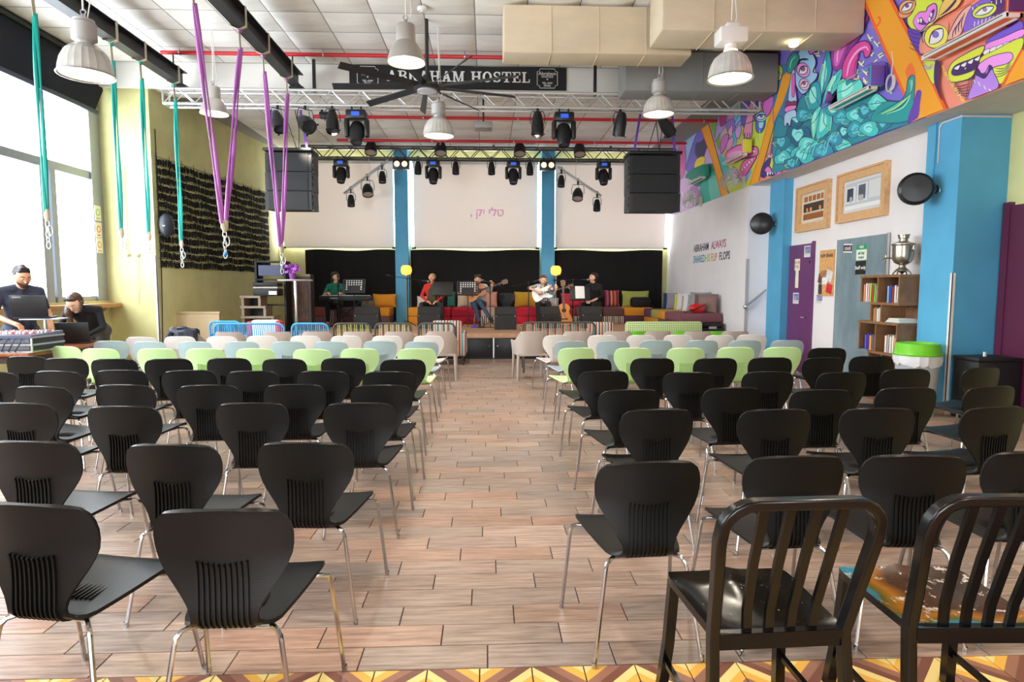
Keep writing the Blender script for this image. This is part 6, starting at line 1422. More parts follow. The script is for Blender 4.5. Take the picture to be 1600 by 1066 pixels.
def musicstand(px, Y, py, label, perf=True, sheet=False, rz=0):
    p = atY(px, py, Y); t = thing('music_stand', label, 'music stand', (p.x, Y, STZ), rz); h = p.z-STZ
    MB().tube([(0, 0, .12), (0, 0, h)], .011, 8).build('pole', M_black, t)
    for k in range(3): a = k*2.094+R_(30); MB().tube([(0, 0, .2), (.18*math.cos(a), .18*math.sin(a), .006)], .008, 6).build('leg', M_black, t)
    A = T((0, 0, h)) @ RX(R_(-20))
    if perf:
        b = MB(); nx, nz = 9, 6; w, hh = .50, .32
        for i in range(nx+1): b.box((-w/2+w*i/nx-.013, -.002, -hh/2), (-w/2+w*i/nx+.013, .002, hh/2), M=A)
        for j in range(nz+1): b.box((-w/2, -.003, -hh/2+hh*j/nz-.011), (w/2, .001, -hh/2+hh*j/nz+.011), M=A)
        for i in range(2, 7): b.box((-w/2+w*i/nx, -.002, -hh/2), (-w/2+w*(i+1)/nx, .0, -hh/2+hh*.55), M=A)
        b.build('perforated_desk', M_black, t, smooth=0)
        MB().box((-.2, .004, -.1), (.2, .008, .14), M=A).build('sheet', mat('sheet_paper', '#f0eeea', .8), t, smooth=0)
    else:
        MB().rbox((-.24, -.006, -.16), (.24, .006, .17), .005, M=A).build('desk', M_black, t)
    MB().box((-.24, .0, -.17), (.24, .06, -.16), M=A).build('ledge', M_black, t, smooth=0)
    if sheet: MB().box((-.11, -.014, -.14), (.11, -.009, .17), M=A).build('sheet', mat('sheet_paper'), t, smooth=0)
musicstand(553, 14.75, 447, 'perforated music stand beside the keyboard'); musicstand(692, 14.95, 451, 'solid black music stand in front of the man in red jacket', False); musicstand(731, 14.95, 450, 'perforated music stand in front of the acoustic guitarist'); musicstand(906, 14.93, 458, 'small music stand holding a white sheet by the woman in black', False, True)
# keyboard
kb = thing('stage_piano', 'long black stage piano on a crossed stand', 'keyboard', (atY(538, 465, 14.95).x, 14.98, STZ)); M_kb = mat('piano_black', '#17181a', .5)
MB().rbox((-.60, 0, .62), (.60, .30, .74), .015).build('case', M_kb, kb); MB().box((-.56, .10, .74), (.56, .27, .752)).build('key_bed', mat('ivory_keys', '#eeeae0', .3), kb, smooth=0)
b = MB()
for i in range(36):
    if i % 7 not in (2, 6): b.box((-.55+i*.031, .10, .752), (-.535+i*.031, .19, .762))
o = b.build('black_keys', M_kb, kb, smooth=0); o['kind'] = 'stuff'
text_mesh('maker_lettering', 'YAMAHA', .05, mat('logo_silver', '#c9c9c9', .4), frame((-.25, -.002, .68), (1, 0, 0), (0, 0, 1)), kb, .0005, .001)
for s in (-1, 1): MB().tube([(-s*.34, .15, .02), (s*.34, .15, .61)], .018, 8).build('stand_bar', M_black, kb)
for s in (-1, 1): MB().tube([(s*.34, -.02, .02), (s*.34, .34, .02)], .018, 8).build('stand_foot', M_black, kb); MB().tube([(s*.34, .0, .61), (s*.34, .30, .61)], .016, 8).build('stand_arm', M_black, kb)
# guitars
def guitar_outline(L_, w):
    return smoothpoly([(0, -w*.5), (L_*.30, -w*.50), (L_*.58, -w*.33), (L_*.82, -w*.40), (L_, -w*.18), (L_, w*.18), (L_*.82, w*.40), (L_*.58, w*.33), (L_*.30, w*.50), (0, w*.5), (-L_*.10, 0)], 4)
def guitar(name, label, M_, top, side, electric=False):
    """M_: x along the neck, z out of the soundboard"""
    t = thing(name, label, 'guitar'); t.matrix_world = M_
    L_, w, d = (.48, .37, .095) if not electric else (.42, .33, .045)
    if electric: O = smoothpoly([(0, -.16), (.12, -.155), (.22, -.11), (.36, -.15), (.44, -.12), (.36, -.06), (.34, 0), (.34, .05), (.42, .13), (.34, .15), (.22, .11), (.12, .16), (0, .15), (-.05, 0)], 4)
    else: O = guitar_outline(L_, w)
    b = MB(); b.prism(O, -d, 0); b.build('body', side, t, smooth=30); MB().prism([(x*.985, y*.975) for x, y in O], 0, .004).build('soundboard', top, t, smooth=0)
    if electric:
        MB().prism([(.10, -.09), (.34, -.08), (.36, .06), (.12, .05)], .004, .007).build('pickguard', mat('pickguard_grey', '#d9d9d6', .4), t, smooth=0)
        for x in (.12, .19, .26): MB().rbox((x, -.035, .007), (x+.018, .035, .014), .003).build('pickup', M_black, t)
    else:
        MB().lathe([(.045, .0052), (0, .0053)], 20, 0, T((L_*.66, 0, 0))).build('sound_hole', mat('sound_hole_dark', '#1f130b', .9), t); MB().lathe([(.046, .005), (.056, .005)], 24, 0, T((L_*.66, 0, 0))).build('rosette', mat('rosette', '#5a2f1a', .5), t)
        MB().rbox((L_*.2, -.09, .004), (L_*.2+.028, .09, .014), .004).build('bridge', mat('rosewood', '#3a2016', .5), t)
    MB().prism([(L_*.72, -.026), (L_+.40, -.022), (L_+.40, .022), (L_*.72, .026)], .0, .014).build('fingerboard', mat('rosewood', '#3a2016', .5), t, smooth=0); MB().rbox((L_-.02, -.024, -.022), (L_+.40, .024, .0), .01).build('neck', mat('neck_maple', '#c89a68', .5), t)
    MB().prism([(L_+.40, -.024), (L_+.46, -.036), (L_+.57, -.032), (L_+.57, .032), (L_+.46, .036), (L_+.40, .024)], -.02, -.004).build('headstock', mat('headstock_wood', '#8a5a36', .5), t, smooth=0)
    for s in (-1, 1):
        for k in range(3): MB().ball((L_+.45+k*.045, s*.046, -.012), .012, 6).build('tuning_peg', M_whitepl if not electric else M_chrome, t)
    b = MB()
    for k in range(6): y = -.018+.0072*k; b.tube([(L_*.22, y, .016), (L_+.40, y*.85, .016)], .0009, 4, cap=False)
    o = b.build('strings', M_steel, t); o['kind'] = 'stuff'
    return t
M_spr = mat('spruce_amber', '#d98a3a', .3, var=.08, scale=10, stretch=(1, 12, 1)); M_mah = mat('mahogany_gloss', '#8a4a22', .3)
p = atY(882, 503, 15.0)
guitar('acoustic_guitar', 'amber acoustic guitar standing upright beside the woman in black', frame((p.x, 15.0, STZ+.07), (-.03, .10, 1), (-1, .0, -.03)) , M_spr, M_mah)
gs = thing('guitar_stand', 'black stand holding the upright amber guitar', 'guitar stand', (p.x, 15.17, STZ)); 
for s in (-1, 1): MB().tube([(0, .06, .35), (s*.17, .02, .01)], .01, 6).build('leg', M_black, gs); MB().tube([(s*.160, .024, .03), (s*.1, 0, .026), (s*.1, -.19, .026), (s*.1, -.20, .05)], .010, 6).build('cradle_arm', M_black, gs)
MB().tube([(0, .06, .35), (0, .22, .01)], .01, 6).build('rear_leg', M_black, gs); MB().tube([(0, .06, .35), (0, -.03, .35)], .009, 6).build('back_rest', M_black, gs)
# small floor things
sx_ = thing('effect_pedal', 'blue and white effect pedal on the stage deck', 'pedal', (atZ(743, 512, STZ).x, 14.55, STZ)); MB().rbox((-.1, -.07, 0), (.04, .07, .05), .01).build('body', mat('pedal_blue', '#3a3a98', .4), sx_); MB().rbox((.05, -.06, 0), (.22, .06, .035), .01).build('plug_strip', M_black, sx_); MB().tube([(.22, 0, .015), (.5, .1, .01), (.8, -.1, .01)], .008, 5).build('cable', M_black, sx_)
PROTO_st = place_chair('black', .5, 15.68, math.pi*.98, 'empty black ribbed-back plastic chair standing on the stage', 'black plastic chairs in rows'); PROTO_st.location.z = STZ+.001
# keyboard-side clutter
bt = thing('bar_table', 'tall round bar table with steel column before the stage corner', 'table', (atY(460, 437, 12.3).x, 12.35, 0)); zt = atY(460, 437, 12.35).z
MB().lathe([(0, zt-.03), (.32, zt-.03), (.33, zt-.015), (.32, zt), (0, zt)], 28).build('table_top', mat('grey_laminate', '#b9b2a8', .4), bt); MB().tube([(0, 0, .02), (0, 0, zt-.03)], .035, 12).build('column', M_chrome, bt); MB().lathe([(0, .03), (.05, .03), (.22, .012), (.22, 0), (0, 0)], 24).build('foot', M_chrome, bt)
fp = thing('potted_flower', 'purple flowering plant in a purple pot on the bar table', 'plant', (bt.location.x-.05, 12.35, zt)); MB().lathe([(0, 0), (.05, 0), (.07, .12), (.06, .12), (0, .1)], 16).build('pot', mat('purple_pot', '#8a3f9c', .3), fp)
rr = random.Random(5)
for k in range(26):
    a = rr.uniform(0, 6.28); r = rr.uniform(.02, .15); z = rr.uniform(.14, .28)
    MB().ball((0, 0, 0), .045, 8, sc=(1, .25, .8), M=T((r*math.cos(a), r*math.sin(a), z)) @ RZ(rr.uniform(0, 6.28)) @ RX(rr.uniform(-.7, .7))).build('petal', mat('purple_petal', '#9a4aae', .6), fp, smooth=0)
rk = thing('equipment_rack', 'black open equipment rack with a blue display', 'rack', (atY(425, 420, 13.7).x, 13.75, STZ)); zr = atY(425, 409, 13.7).z-STZ
for s in (-1, 1): MB().box((s*.30-.02, -.18, 0), (s*.30+.02, .2, zr)).build('side', M_black, rk, smooth=0)
for z in (.55, zr-.40, zr-.02): MB().box((-.30, -.18, z), (.30, .2, z+.03)).build('shelf', M_black, rk, smooth=0)
MB().box((-.25, -.16, zr-.30), (.25, .1, zr-.08)).build('mixer_display', mat('blue_screen', '#16224e', .35, emit='#1c38a0', es=.06), rk, smooth=0)
am = thing('amplifier_case', 'grey-lidded black amplifier case on the wooden steps', 'amplifier', (atY(415, 450, 13.2).x, 13.3, 1.31-.03)); MB().rbox((-.24, -.15, 0), (.26, .2, .15), .01).build('lower_case', M_black, am); MB().rbox((-.24, -.155, .155), (.26, .2, .19), .01).build('seam_band', mat('band_grey', '#b9b2a8', .5), am); MB().rbox((-.24, -.15, .195), (.26, .2, .28), .02).build('lid', M_black, am); MB().box((.08, -.158, .03), (.24, -.152, .10)).build('panel', M_steel, am, smooth=0)
stp = thing('wooden_steps', 'stepped wooden box unit beside the equipment rack', 'steps', (atY(405, 480, 13.2).x, 13.3, 0)); M_ply = mat('weathered_plywood', '#9a8672', .7, var=.1, scale=8)
for k, (w, z) in enumerate(((.62, .82), (.46, 1.03), (.36, 1.24))):
    MB().box((-.35, -.2, z), (-.35+w+.05, .25, z+.045)).build('tread', M_ply, stp, smooth=0)
    MB().box((-.33, -.18, z-.21 if k else STZ), (-.28, .22, z)).build('post', M_ply, stp, smooth=0); MB().box((-.33+w-.02, -.18, z-.21 if k else STZ), (-.28+w-.02, .22, z)).build('post', M_ply, stp, smooth=0)
    MB().box((-.28, .18, z-.20 if k else STZ), (-.35+w-.02, .2, z)).build('back_board', M_black, stp, smooth=0)
pc = thing('poster_cabinet', 'narrow dark cabinet with a faded poster front', 'cabinet', (atY(461, 460, 13.6).x, 14.0, STZ)); zc = atY(461, 428, 13.6).z-STZ
MB().box((-.22, 0, 0), (.22, .3, zc)).build('carcass', mat('dark_walnut'), pc, smooth=0); MB().box((-.19, -.012, .06), (.16, 0, zc-.1)).build('poster', mat('faded_poster', '#6a4a34', .6, col2='#3a2a20', scale=6), pc, smooth=0); MB().box((-.22, -.02, zc-.05), (.22, 0, zc)).build('top_rail', mat('weathered_plywood'), pc, smooth=0)
lb_ = thing('low_wall_panel', 'low beige ledge panel against the yellow wall', 'panel', (-5.75, 12.6, 0)); MB().box((-.35, -.05, 0), (.5, .05, .95)).build('board', mat('beige_board', '#c6b08c', .8), lb_, smooth=0); MB().box((-.37, -.07, .95), (.52, .07, .98)).build('cap', mat('beige_board'), lb_, smooth=0)
# things on the front seats
jt = atZ(285, 519, .78); jk = thing('jacket', 'dark quilted jacket draped over a pale chair', 'jacket', (jt.x, jt.y+.27, 0))
def tub_edge(x):
    """mid line of the tub back at x: (y, top z)"""
    k = math.sqrt(max(0, 1-(abs(x)/.27)**2.86)); return .02-.252*k**.72-.03*k, .62+.16*min(1, k*1.25)**2.2
prof = [(.052, -.20), (.055, -.10), (.048, .0), (.03, .034), (0, .048), (-.03, .034), (-.05, .0), (-.062, -.10), (-.066, -.20), (-.062, -.30)]
b = MB(); n = 16; vs = []
for i in range(n+1):
    x = -.21+.42*i/n; y0, z0 = tub_edge(x)
    for q, (dy, dz) in enumerate(prof): pf = 1+.18*math.sin(q*2.4+i*.7); vs.append((x, y0+dy*pf, z0+dz+.008*math.sin(i*1.9)*(abs(dz) > .05)+(.02*math.sin(i*.8) if dz > 0 else 0)*.6))
m_ = len(prof); b.add(vs, [(i*m_+q, i*m_+q+1, (i+1)*m_+q+1, (i+1)*m_+q) for i in range(n) for q in range(m_-1)]); o = b.build('body', mat('quilted_navy', '#1c1f33', .5), jk); sd2 = o.modifiers.new('t', 'SOLIDIFY'); sd2.thickness = .035; sd2.offset = 0
for s in (-1, 1):
    y0, z0 = tub_edge(.17); MB().tube([(s*.15, y0-.085, z0+.005), (s*.20, y0-.10, z0-.12), (s*.19, y0-.095, z0-.30)], [.042, .045, .036], 10).build('sleeve', mat('quilted_navy'), jk)
MB().tube([(x, tub_edge(x)[0]-.02, tub_edge(x)[1]+.062) for x in (-.07, -.035, 0, .035, .07)], [.02, .028, .03, .028, .02], 8).build('collar', mat('quilted_navy'), jk)
tb_ = thing('first_aid_bag', 'white and red bag lying on the blue rope sofa', 'bag', tuple(atY(415, 508, 11.05))); tb_.location.z = .475
MB().rbox((-.22, -.1, 0), (.22, .12, .42), .04).build('body', mat('white_canvas_bag', '#efeef0', .7), tb_)
for s in (-1, 1): MB().rbox((s*.24-.05, -.105, .02), (s*.24+.05, .125, .40), .03).build('end_panel', mat('bag_red', '#d8283a', .6), tb_)
# ================================================================ LEFT SIDE: net, speaker, desk
u_ = Vector((-5.56-XP, YB-12.0, 0)).normalized(); n_ = Vector((u_.y, -u_.x, 0))
NW = frame(Vector((XP, 12.0, 0))+n_*.004, tuple(u_), (0, 0, 1))       # x along wall, y up, z into the room
net = thing('wall_net', 'large black knotted net of little figures hung on the yellow wall', 'wall hanging', (XP, 12.0, 2.0))
inv = Matrix.Translation((-XP, -12.0, -2.0))
b = MB(); rr = random.Random(11); A = inv @ NW
for r in range(13):
    z = 1.90+r*.157
    for c in range(104):
        x = .12+c*.0435+(r % 2)*.02; zz = z+.012*math.sin(c*.35+r)+rr.uniform(-.008, .008); x += rr.uniform(-.008, .008); h = .105+rr.uniform(-.02, .03); d = rr.uniform(.012, .03); a = rr.uniform(-.25, .25)
        Q = A @ T((x, zz, d)) @ RZ(a)
        b.cbox((0, 0, 0), (.018, h, .012), M=Q); b.cbox((0, .012, .004), (.052, .020, .012), M=Q); b.cbox((0, -.026, .004), (.040, .016, .012), M=Q); b.cbox((0, h*.42, .002), (.026, .024, .014), M=Q)
o = b.build('knotted_figures', mat('black_cord', '#1d1a14', .9), net, smooth=0); o['kind'] = 'stuff'
b = MB()
for r in range(14): b.tube([A @ Vector((.08, 1.84+r*.157, .006)), A @ Vector((4.66, 1.84+r*.157, .006))], .004, 4)
for c in range(12): b.tube([A @ Vector((.12+c*.41, 1.86, .006)), A @ Vector((.12+c*.41, 3.95, .006))], .004, 4)
o = b.build('mesh_cords', mat('black_cord'), net); o['kind'] = 'stuff'
# oval wall speaker with cable
p = atX(251, 350, -6.1); sp2 = thing('wall_speaker', 'black oval loudspeaker on the yellow wall beside the pier edge', 'loudspeaker', (XP+.02, 12.14, 2.62))
b = MB(); b.ball((.13, 0, 0), .22, 24, sc=(.62, .62, 1.0)); b.build('shell', mat('graphite_speaker', '#2b2e38', .45), sp2); MB().box((0, -.05, -.08), (.06, .05, .08)).build('bracket', M_black, sp2, smooth=0); MB().box((.12, -.140, -.03), (.17, -.134, -.015)).build('emblem', M_whitepl, sp2, smooth=0)
MB().tube([(.012, -.02, 1.75), (.012, -.02, .2)], .008, 6).build('cable', M_black, sp2); MB().tube([(.012, -.02, -.2), (.02, -.04, -.9), (.012, -.06, -1.5), (.012, -.10, -2.2)], .008, 6).build('lower_cable', M_black, sp2)
wc = thing('wall_cable', 'thin blind cords with chrome hooks on the yellow pier', 'cord', (-6.62, 11.985, 2.05)); MB().tube([(0, 0, 0), (0, -.003, 1.6)], .004, 4).build('upper_cord', M_steel, wc); MB().tube([(.17, 0, -.02), (.16, -.006, -.9)], .004, 4).build('lower_cord', M_steel, wc)
for x in (0, .17): MB().ball((x, -.01, 0), .03, 8).build('hook', M_chrome, wc)
# sound desk table
XD0, XD1, YD0, YD1, ZD = -5.42, -4.95, 6.95, 8.55, .75
tb = thing('desk_table', 'reddish wooden table by the window carrying sound gear', 'table', ((XD0+XD1)/2, (YD0+YD1)/2, 0)); w, d = (XD1-XD0)/2, (YD1-YD0)/2
M_rw = mat('reddish_table_wood', '#a8653f', .35, col2='#8a4c2c', scale=5, stretch=(6, 1, 1))
MB().rbox((-w, -d, ZD-.04), (w, d, ZD), .008).build('table_top', M_rw, tb); MB().box((-w+.04, -d+.04, ZD-.12), (w-.04, d-.04, ZD-.04)).build('apron', mat('dark_walnut'), tb, smooth=0)
for sx in (-1, 1):
    for sy in (-1, 1): MB().rbox((sx*(w-.06)-.03, sy*(d-.06)-.03, 0), (sx*(w-.06)+.03, sy*(d-.06)+.03, ZD-.12), .005).build('leg', mat('dark_walnut'), tb)
fc = thing('mixer_case', 'aluminium flight case rack holding an audio mixer on the table', 'audio mixer', (-5.19, 7.25, ZD))
MB().rbox((-.28, -.26, 0), (.26, .26, .17), .01).build('rack_body', mat('case_black', '#2a2b30', .5), fc)
b = MB()
for z in (0, .075, .155): b.box((-.285, -.265, z), (.265, -.255, z+.02)); b.box((.255, -.265, z), (.265, .265, z+.02))
for x in (-.285, .245): b.box((x, -.266, 0), (x+.02, -.255, .175))
b.build('edge_extrusion', M_steel, fc, smooth=0)
for z in (.03, .105): MB().box((-.24, -.262, z), (.23, -.256, z+.04)).build('rack_unit', mat('rack_unit_grey', '#70737c', .4, .4), fc, smooth=0)
mt = MB().box((-.28, -.26, .17), (.26, .26, .20), M=RX(R_(3))).build('mixer_surface', mat('mixer_blue_grey', '#5a6278', .4), fc, smooth=0)
rr = random.Random(2); b1_, b2_ = MB(), MB()
for i in range(14):
    for j in range(7): (b1_ if (i*3+j) % 4 else b2_).tube([(-.25+i*.036, -.22+j*.06, .20), (-.25+i*.036, -.22+j*.06, .225)], .008, 6)
o = b1_.build('knobs_white', M_whitepl, mt); o['kind'] = 'stuff'; o = b2_.build('knobs_red', mat('bag_red'), mt); o['kind'] = 'stuff'
b = MB()
for k in range(6): b.tube([(-.2+k*.07, -.255, .16), (-.22+k*.08, -.33, .10), (-.24+k*.07, -.31, .02), (-.2+k*.06, -.28, .01)], .006, 5)
b.build('patch_cables', mat('patch_cable', '#2c3a6a', .5), fc)
M_lt = mat('laptop_black', '#1c1d20', .4)
def laptop(name, loc, rz, label, word=None, tilt=12):
    t = thing(name, label, 'laptop', loc, rz)
    MB().rbox((-.18, 0, 0), (.18, .25, .022), .006).build('base', M_lt, t); MB().box((-.16, .05, .022), (.16, .20, .024)).build('keys', mat('key_grey', '#33343a', .6), t, smooth=0)
    A = T((0, .0, .02)) @ RX(R_(tilt)); l = MB().rbox((-.18, -.010, 0), (.18, .0, .255), .004, M=A).build('lid', M_lt, t); MB().box((-.165, .001, .012), (.165, .002, .242), M=A).build('screen', mat('laptop_screen', '#aab4c4', .2, emit='#c8d4e8', es=.6), l, smooth=0)
    if word: text_mesh('lid_lettering', word, .022, mat('logo_silver'), A @ frame((-.11, -.0112, .235), (1, 0, 0), (0, 0, 1)), l, .0003, .0005)
    return t
ls = thing('laptop_stand', 'steel pole laptop stand with tilted tray beside the mixer', 'laptop stand', (-5.22, 7.63, ZD)); MB().lathe([(0, 0), (.09, 0), (.09, .012), (.02, .02)], 16).build('foot', M_steel, ls); MB().tube([(0, 0, .01), (0, 0, .33)], .02, 8).build('pole', M_steel, ls)
MB().rbox((-.20, -.14, .33), (.20, .16, .345), .004, M=RZ(R_(12))).build('tray', M_steel, ls)
laptop('laptop', (-5.26, 7.47, ZD+.347), R_(14), 'black laptop raised on the steel stand, lid towards the chairs', 'LENOVO')
laptop('laptop', (-5.20, 8.10, ZD+.001), R_(18), 'black laptop lying open directly on the wooden table')
# ================================================================ PEOPLE
M_skin = mat('skin', '#d9a07e', .55, var=.05, scale=12); M_skin2 = mat('skin_light', '#e6b596', .55, var=.05, scale=12)
def capsule(mb, a, b, ra, rb, n=12):
    a, b = Vector(a), Vector(b); d = b-a; L_ = d.length
    if L_ < 1e-5: mb.ball(tuple(a), ra, n); return
    d.normalize(); P = []; R2 = []
    for i in range(5): t = math.pi/2*i/4; P.append(a-d*ra*math.cos(t)); R2.append(max(.0005, ra*math.sin(t)))
    for i in range(5): t = math.pi/2*i/4; P.append(b+d*rb*math.sin(t)); R2.append(max(.0005, rb*math.cos(t)))
    mb.tube(P, R2, n)
def remesh(name, mb, voxel, mats, parent, pick=None, smooth=4):
    me = bpy.data.meshes.new('tmp'); me.from_pydata(mb.v, [], mb.f); bm = bmesh.new(); bm.from_mesh(me); bmesh.ops.recalc_face_normals(bm, faces=bm.faces); bm.to_mesh(me); bm.free()
    o = bpy.data.objects.new('tmp', me); COL.objects.link(o)
    m = o.modifiers.new('r', 'REMESH'); m.mode = 'VOXEL'; m.voxel_size = voxel; m.use_smooth_shade = True
    s = o.modifiers.new('s', 'SMOOTH'); s.iterations = smooth; s.factor = .5
    dg = bpy.context.evaluated_depsgraph_get(); out = bpy.data.meshes.new_from_object(o.evaluated_get(dg)); bpy.data.objects.remove(o); out.name = name
    out.materials.clear()
    for x in mats: out.materials.append(x)
    if pick: out.polygons.foreach_set('material_index', [pick(p.center) for p in out.polygons])
    out.polygons.foreach_set('use_smooth', [True]*len(out.polygons)); return link(name, out, parent)
def seg_d(p, a, b, ra, rb):
    ab = b-a; t = max(0, min(1, (p-a).dot(ab)/max(1e-9, ab.length_squared))); return (p-(a+ab*t)).length-(ra+(rb-ra)*t)
def hand_segs(w, d, n, curl, s=1.0, side=1):
    """wrist point, finger direction d, palm normal n (palm side); curl 0..1"""
    d = d.normalized(); n = (n-d*n.dot(d)).normalized(); x = d.cross(n)*side; S = []
    S.append((w, w+d*.075*s, .026*s, .030*s)); S.append((w+d*.03*s+x*.018*s, w+d*.085*s+x*.028*s, .018*s, .015*s)); S.append((w+d*.03*s-x*.018*s, w+d*.08*s-x*.028*s, .018*s, .014*s))
    for k, (o, l) in enumerate(((.030, .072), (.010, .080), (-.010, .075), (-.029, .060))):
        b = w+d*.085*s+x*o*s; a1 = curl*.8; a2 = curl*1.9
        m = b+(d*math.cos(a1)+n*math.sin(a1))*l*.5*s; e = m+(d*math.cos(a2)+n*math.sin(a2))*l*.5*s
        S += [(b, m, .0098*s, .009*s), (m, e, .009*s, .0078*s)]
    tb0 = w+d*.03*s+x*.030*s; tm = tb0+(d*.6+x*.65+n*.3).normalized()*.042*s; te = tm+(d*.85+x*.15+n*.5*curl).normalized()*.034*s
    S += [(tb0, tm, .0125*s, .011*s), (tm, te, .011*s, .009*s)]
    return S
def person(label, loc, rz, J, cloth, hair, voxel=.0095, look=(0, -1, 0), skin=None, extra=None, female=False, sleeve=1.0, head_s=1.0, beard=None):
    """J: joints in person space (facing -Y). cloth: dict top,bottom,shoes materials. sleeve: fraction of arm covered"""
    t = thing('person', label, 'person', loc, rz); skin = skin or M_skin
    V = {k: Vector(v) for k, v in J.items()}; S = []          # (a, b, ra, rb, region)
    k = .92 if female else 1.0
    pl, ch, nk, hd = V['pelvis'], V['chest'], V['neck'], V['head']
    ax = (V['shL']-V['shR']).normalized(); hx = (V['hipL']-V['hipR']).normalized()
    S += [(V['hipR'], V['hipL'], .112, .112, 1), (pl-hx*.05, (pl+ch)/2-ax*.045, .115, .108*k, 0), (pl+hx*.05, (pl+ch)/2+ax*.045, .115, .108*k, 0), ((pl+ch)/2-ax*.045, ch-ax*.07, .108*k, .112*k, 0), ((pl+ch)/2+ax*.045, ch+ax*.07, .108*k, .112*k, 0),
          (ch, nk, .10, .058, 0), (V['shR'], nk, .056, .052, 0), (V['shL'], nk, .056, .052, 0), (ch-ax*.07, V['shR'], .10*k, .058, 0), (ch+ax*.07, V['shL'], .10*k, .058, 0), (nk, hd+Vector((0, 0, -.05)), .050*k, .047*k, 2)]
    for s in 'RL':
        sh, el, wr = V['sh'+s], V['el'+s], V['wr'+s]; cut = sleeve*2
        def arm(a, b, ra, rb, f0, f1):
            if cut >= f1: S.append((a, b, ra, rb, 0))
            elif cut <= f0: S.append((a, b, ra*.92, rb*.92, 2))
            else: q = (cut-f0)/(f1-f0); m = a+(b-a)*q; rm = ra+(rb-ra)*q; S.append((a, m, ra, rm, 0)); S.append((m, b, rm*.92, rb*.92, 2))
        arm(sh, el, .054*k, .043*k, 0, 1); arm(el, wr, .042*k, .029*k, 1, 2)
        d = V.get('hd'+s, wr+(wr-el).normalized()*.1)-wr; n = V.get('pn'+s, Vector((0, 0, -1)))
        for a, b, ra, rb in hand_segs(wr, d, n, J.get('curl'+s, (.45,))[0] if isinstance(J.get('curl'+s), tuple) else .45, 1.0*k, -1 if s == 'L' else 1): S.append((a, b, ra, rb, 2))
        if 'kn'+s in V:
            S.append((V['hip'+s], V['kn'+s], .092, .064, 1)); S.append((V['kn'+s], V['an'+s], .062, .043, 1)); toe = V.get('to'+s, V['an'+s]+Vector((0, -.17, -.05)))
            S += [(V['an'+s], V['an'+s]+Vector((0, .03, -.05)), .043, .036, 3), (V['an'+s]+Vector((0, .03, -.05)), toe, .036, .030, 3), (V['an'+s], toe, .040, .030, 3)]
    # head: cranium, face, jaw, nose, ears
    f = Vector(look).normalized(); up = (Vector((0, 0, 1))-f*f.z).normalized(); rt = f.cross(up); H = lambda r_, u, fo: hd+rt*r_*head_s+up*u*head_s+f*fo*head_s
    S += [(H(0, .035, -.035), H(0, .030, .01), .082*head_s, .080*head_s, 2), (H(-.022, .0, .02), H(.022, .0, .02), .062*head_s, .062*head_s, 2), (H(0, -.05, .025), H(0, -.075, .045), .052*head_s, .034*head_s, 2), (H(0, .012, .082), H(0, -.018, .100), .009*head_s, .014*head_s, 2),
          (H(-.078, .0, -.008), H(-.080, .02, -.012), .014*head_s, .013*head_s, 2), (H(.078, .0, -.008), H(.080, .02, -.012), .014*head_s, .013*head_s, 2), (H(-.03, .035, .062), H(.03, .035, .062), .02*head_s, .02*head_s, 2)]
    mb = MB()
    for a, b, ra, rb, rg in S: capsule(mb, a, b, ra, rb)
    def pick(p):
        best, bi = 9, 0
        for a, b, ra, rb, rg in S:
            q = seg_d(p, a, b, ra, rb)
            if q < best: best, bi = q, rg
        return bi
    remesh('body', mb, voxel, [cloth['top'], cloth['bottom'], skin, cloth['shoes']], t, pick)
    Mw = mat('eye_white', '#f2eeea', .3); Md = mat('eye_dark', '#1c120c', .2); Ml = mat('lips', '#a85a4e', .5)
    hm = mat('hair_'+hair['c'].lstrip('#'), hair['c'], .45, var=.25, scale=40, stretch=(1, 1, .2))
    for s in (-1, 1):
        e = MB(); e.ball(tuple(H(s*.031, .022, .073)), .0125*head_s, 10); eo = e.build('eye', Mw, t)
        e = MB(); e.ball(tuple(H(s*.031, .021, .082)), .0066*head_s, 8); e.build('iris', Md, eo)
        e = MB(); e.tube([H(s*.012, .044, .084), H(s*.03, .050, .082), H(s*.05, .044, .068)], .0045*head_s, 5); e.build('eyebrow', hm, t)
    e = MB(); e.tube([H(-.024, -.045, .080), H(0, -.042, .090), H(.024, -.045, .080)], [.003, .0075, .003], 6); e.build('mouth', Ml, t)
    # hair
    hb = MB(); kind = hair['kind']
    if kind != 'bald':
        for a, b, ra, rb in ((H(0, .055, -.05), H(0, .078, -.012), .091, .070), (H(0, .0, -.055), H(0, .04, -.05), .080, .088)): capsule(hb, a, b, ra*head_s, rb*head_s)
        capsule(hb, H(-.04, .098, .026), H(.04, .098, .026), .024*head_s, .024*head_s)
        for s in (-1, 1): capsule(hb, H(s*.066, .05, -.01), H(s*.072, .0, -.035), .020*head_s, .018*head_s)
        if kind == 'quiff': capsule(hb, H(-.03, .122, .022), H(.03, .122, .018), .024, .024); capsule(hb, H(0, .125, -.04), H(0, .125, .01), .034, .028)
        if kind == 'curly':
            rr = random.Random(4)
            for q in range(26): g = rr.uniform(0, 6.28); capsule(hb, H(.075*math.cos(g), .06+.05*rr.random(), -.02+.07*math.sin(g)-.01), H(.078*math.cos(g), .065+.05*rr.random(), -.02+.07*math.sin(g)-.01), .026, .024)
        if kind in ('long', 'tail'):
            for q in hair['locks']: 
                for a, b in zip(q[:-1], q[1:]): capsule(hb, Vector(a[:3]), Vector(b[:3]), a[3], b[3])
        if kind == 'bun': capsule(hb, H(0, .03, -.12), H(0, .05, -.12), .045, .045)
        remesh('hair', hb, .009, [hm], t, None, 2)
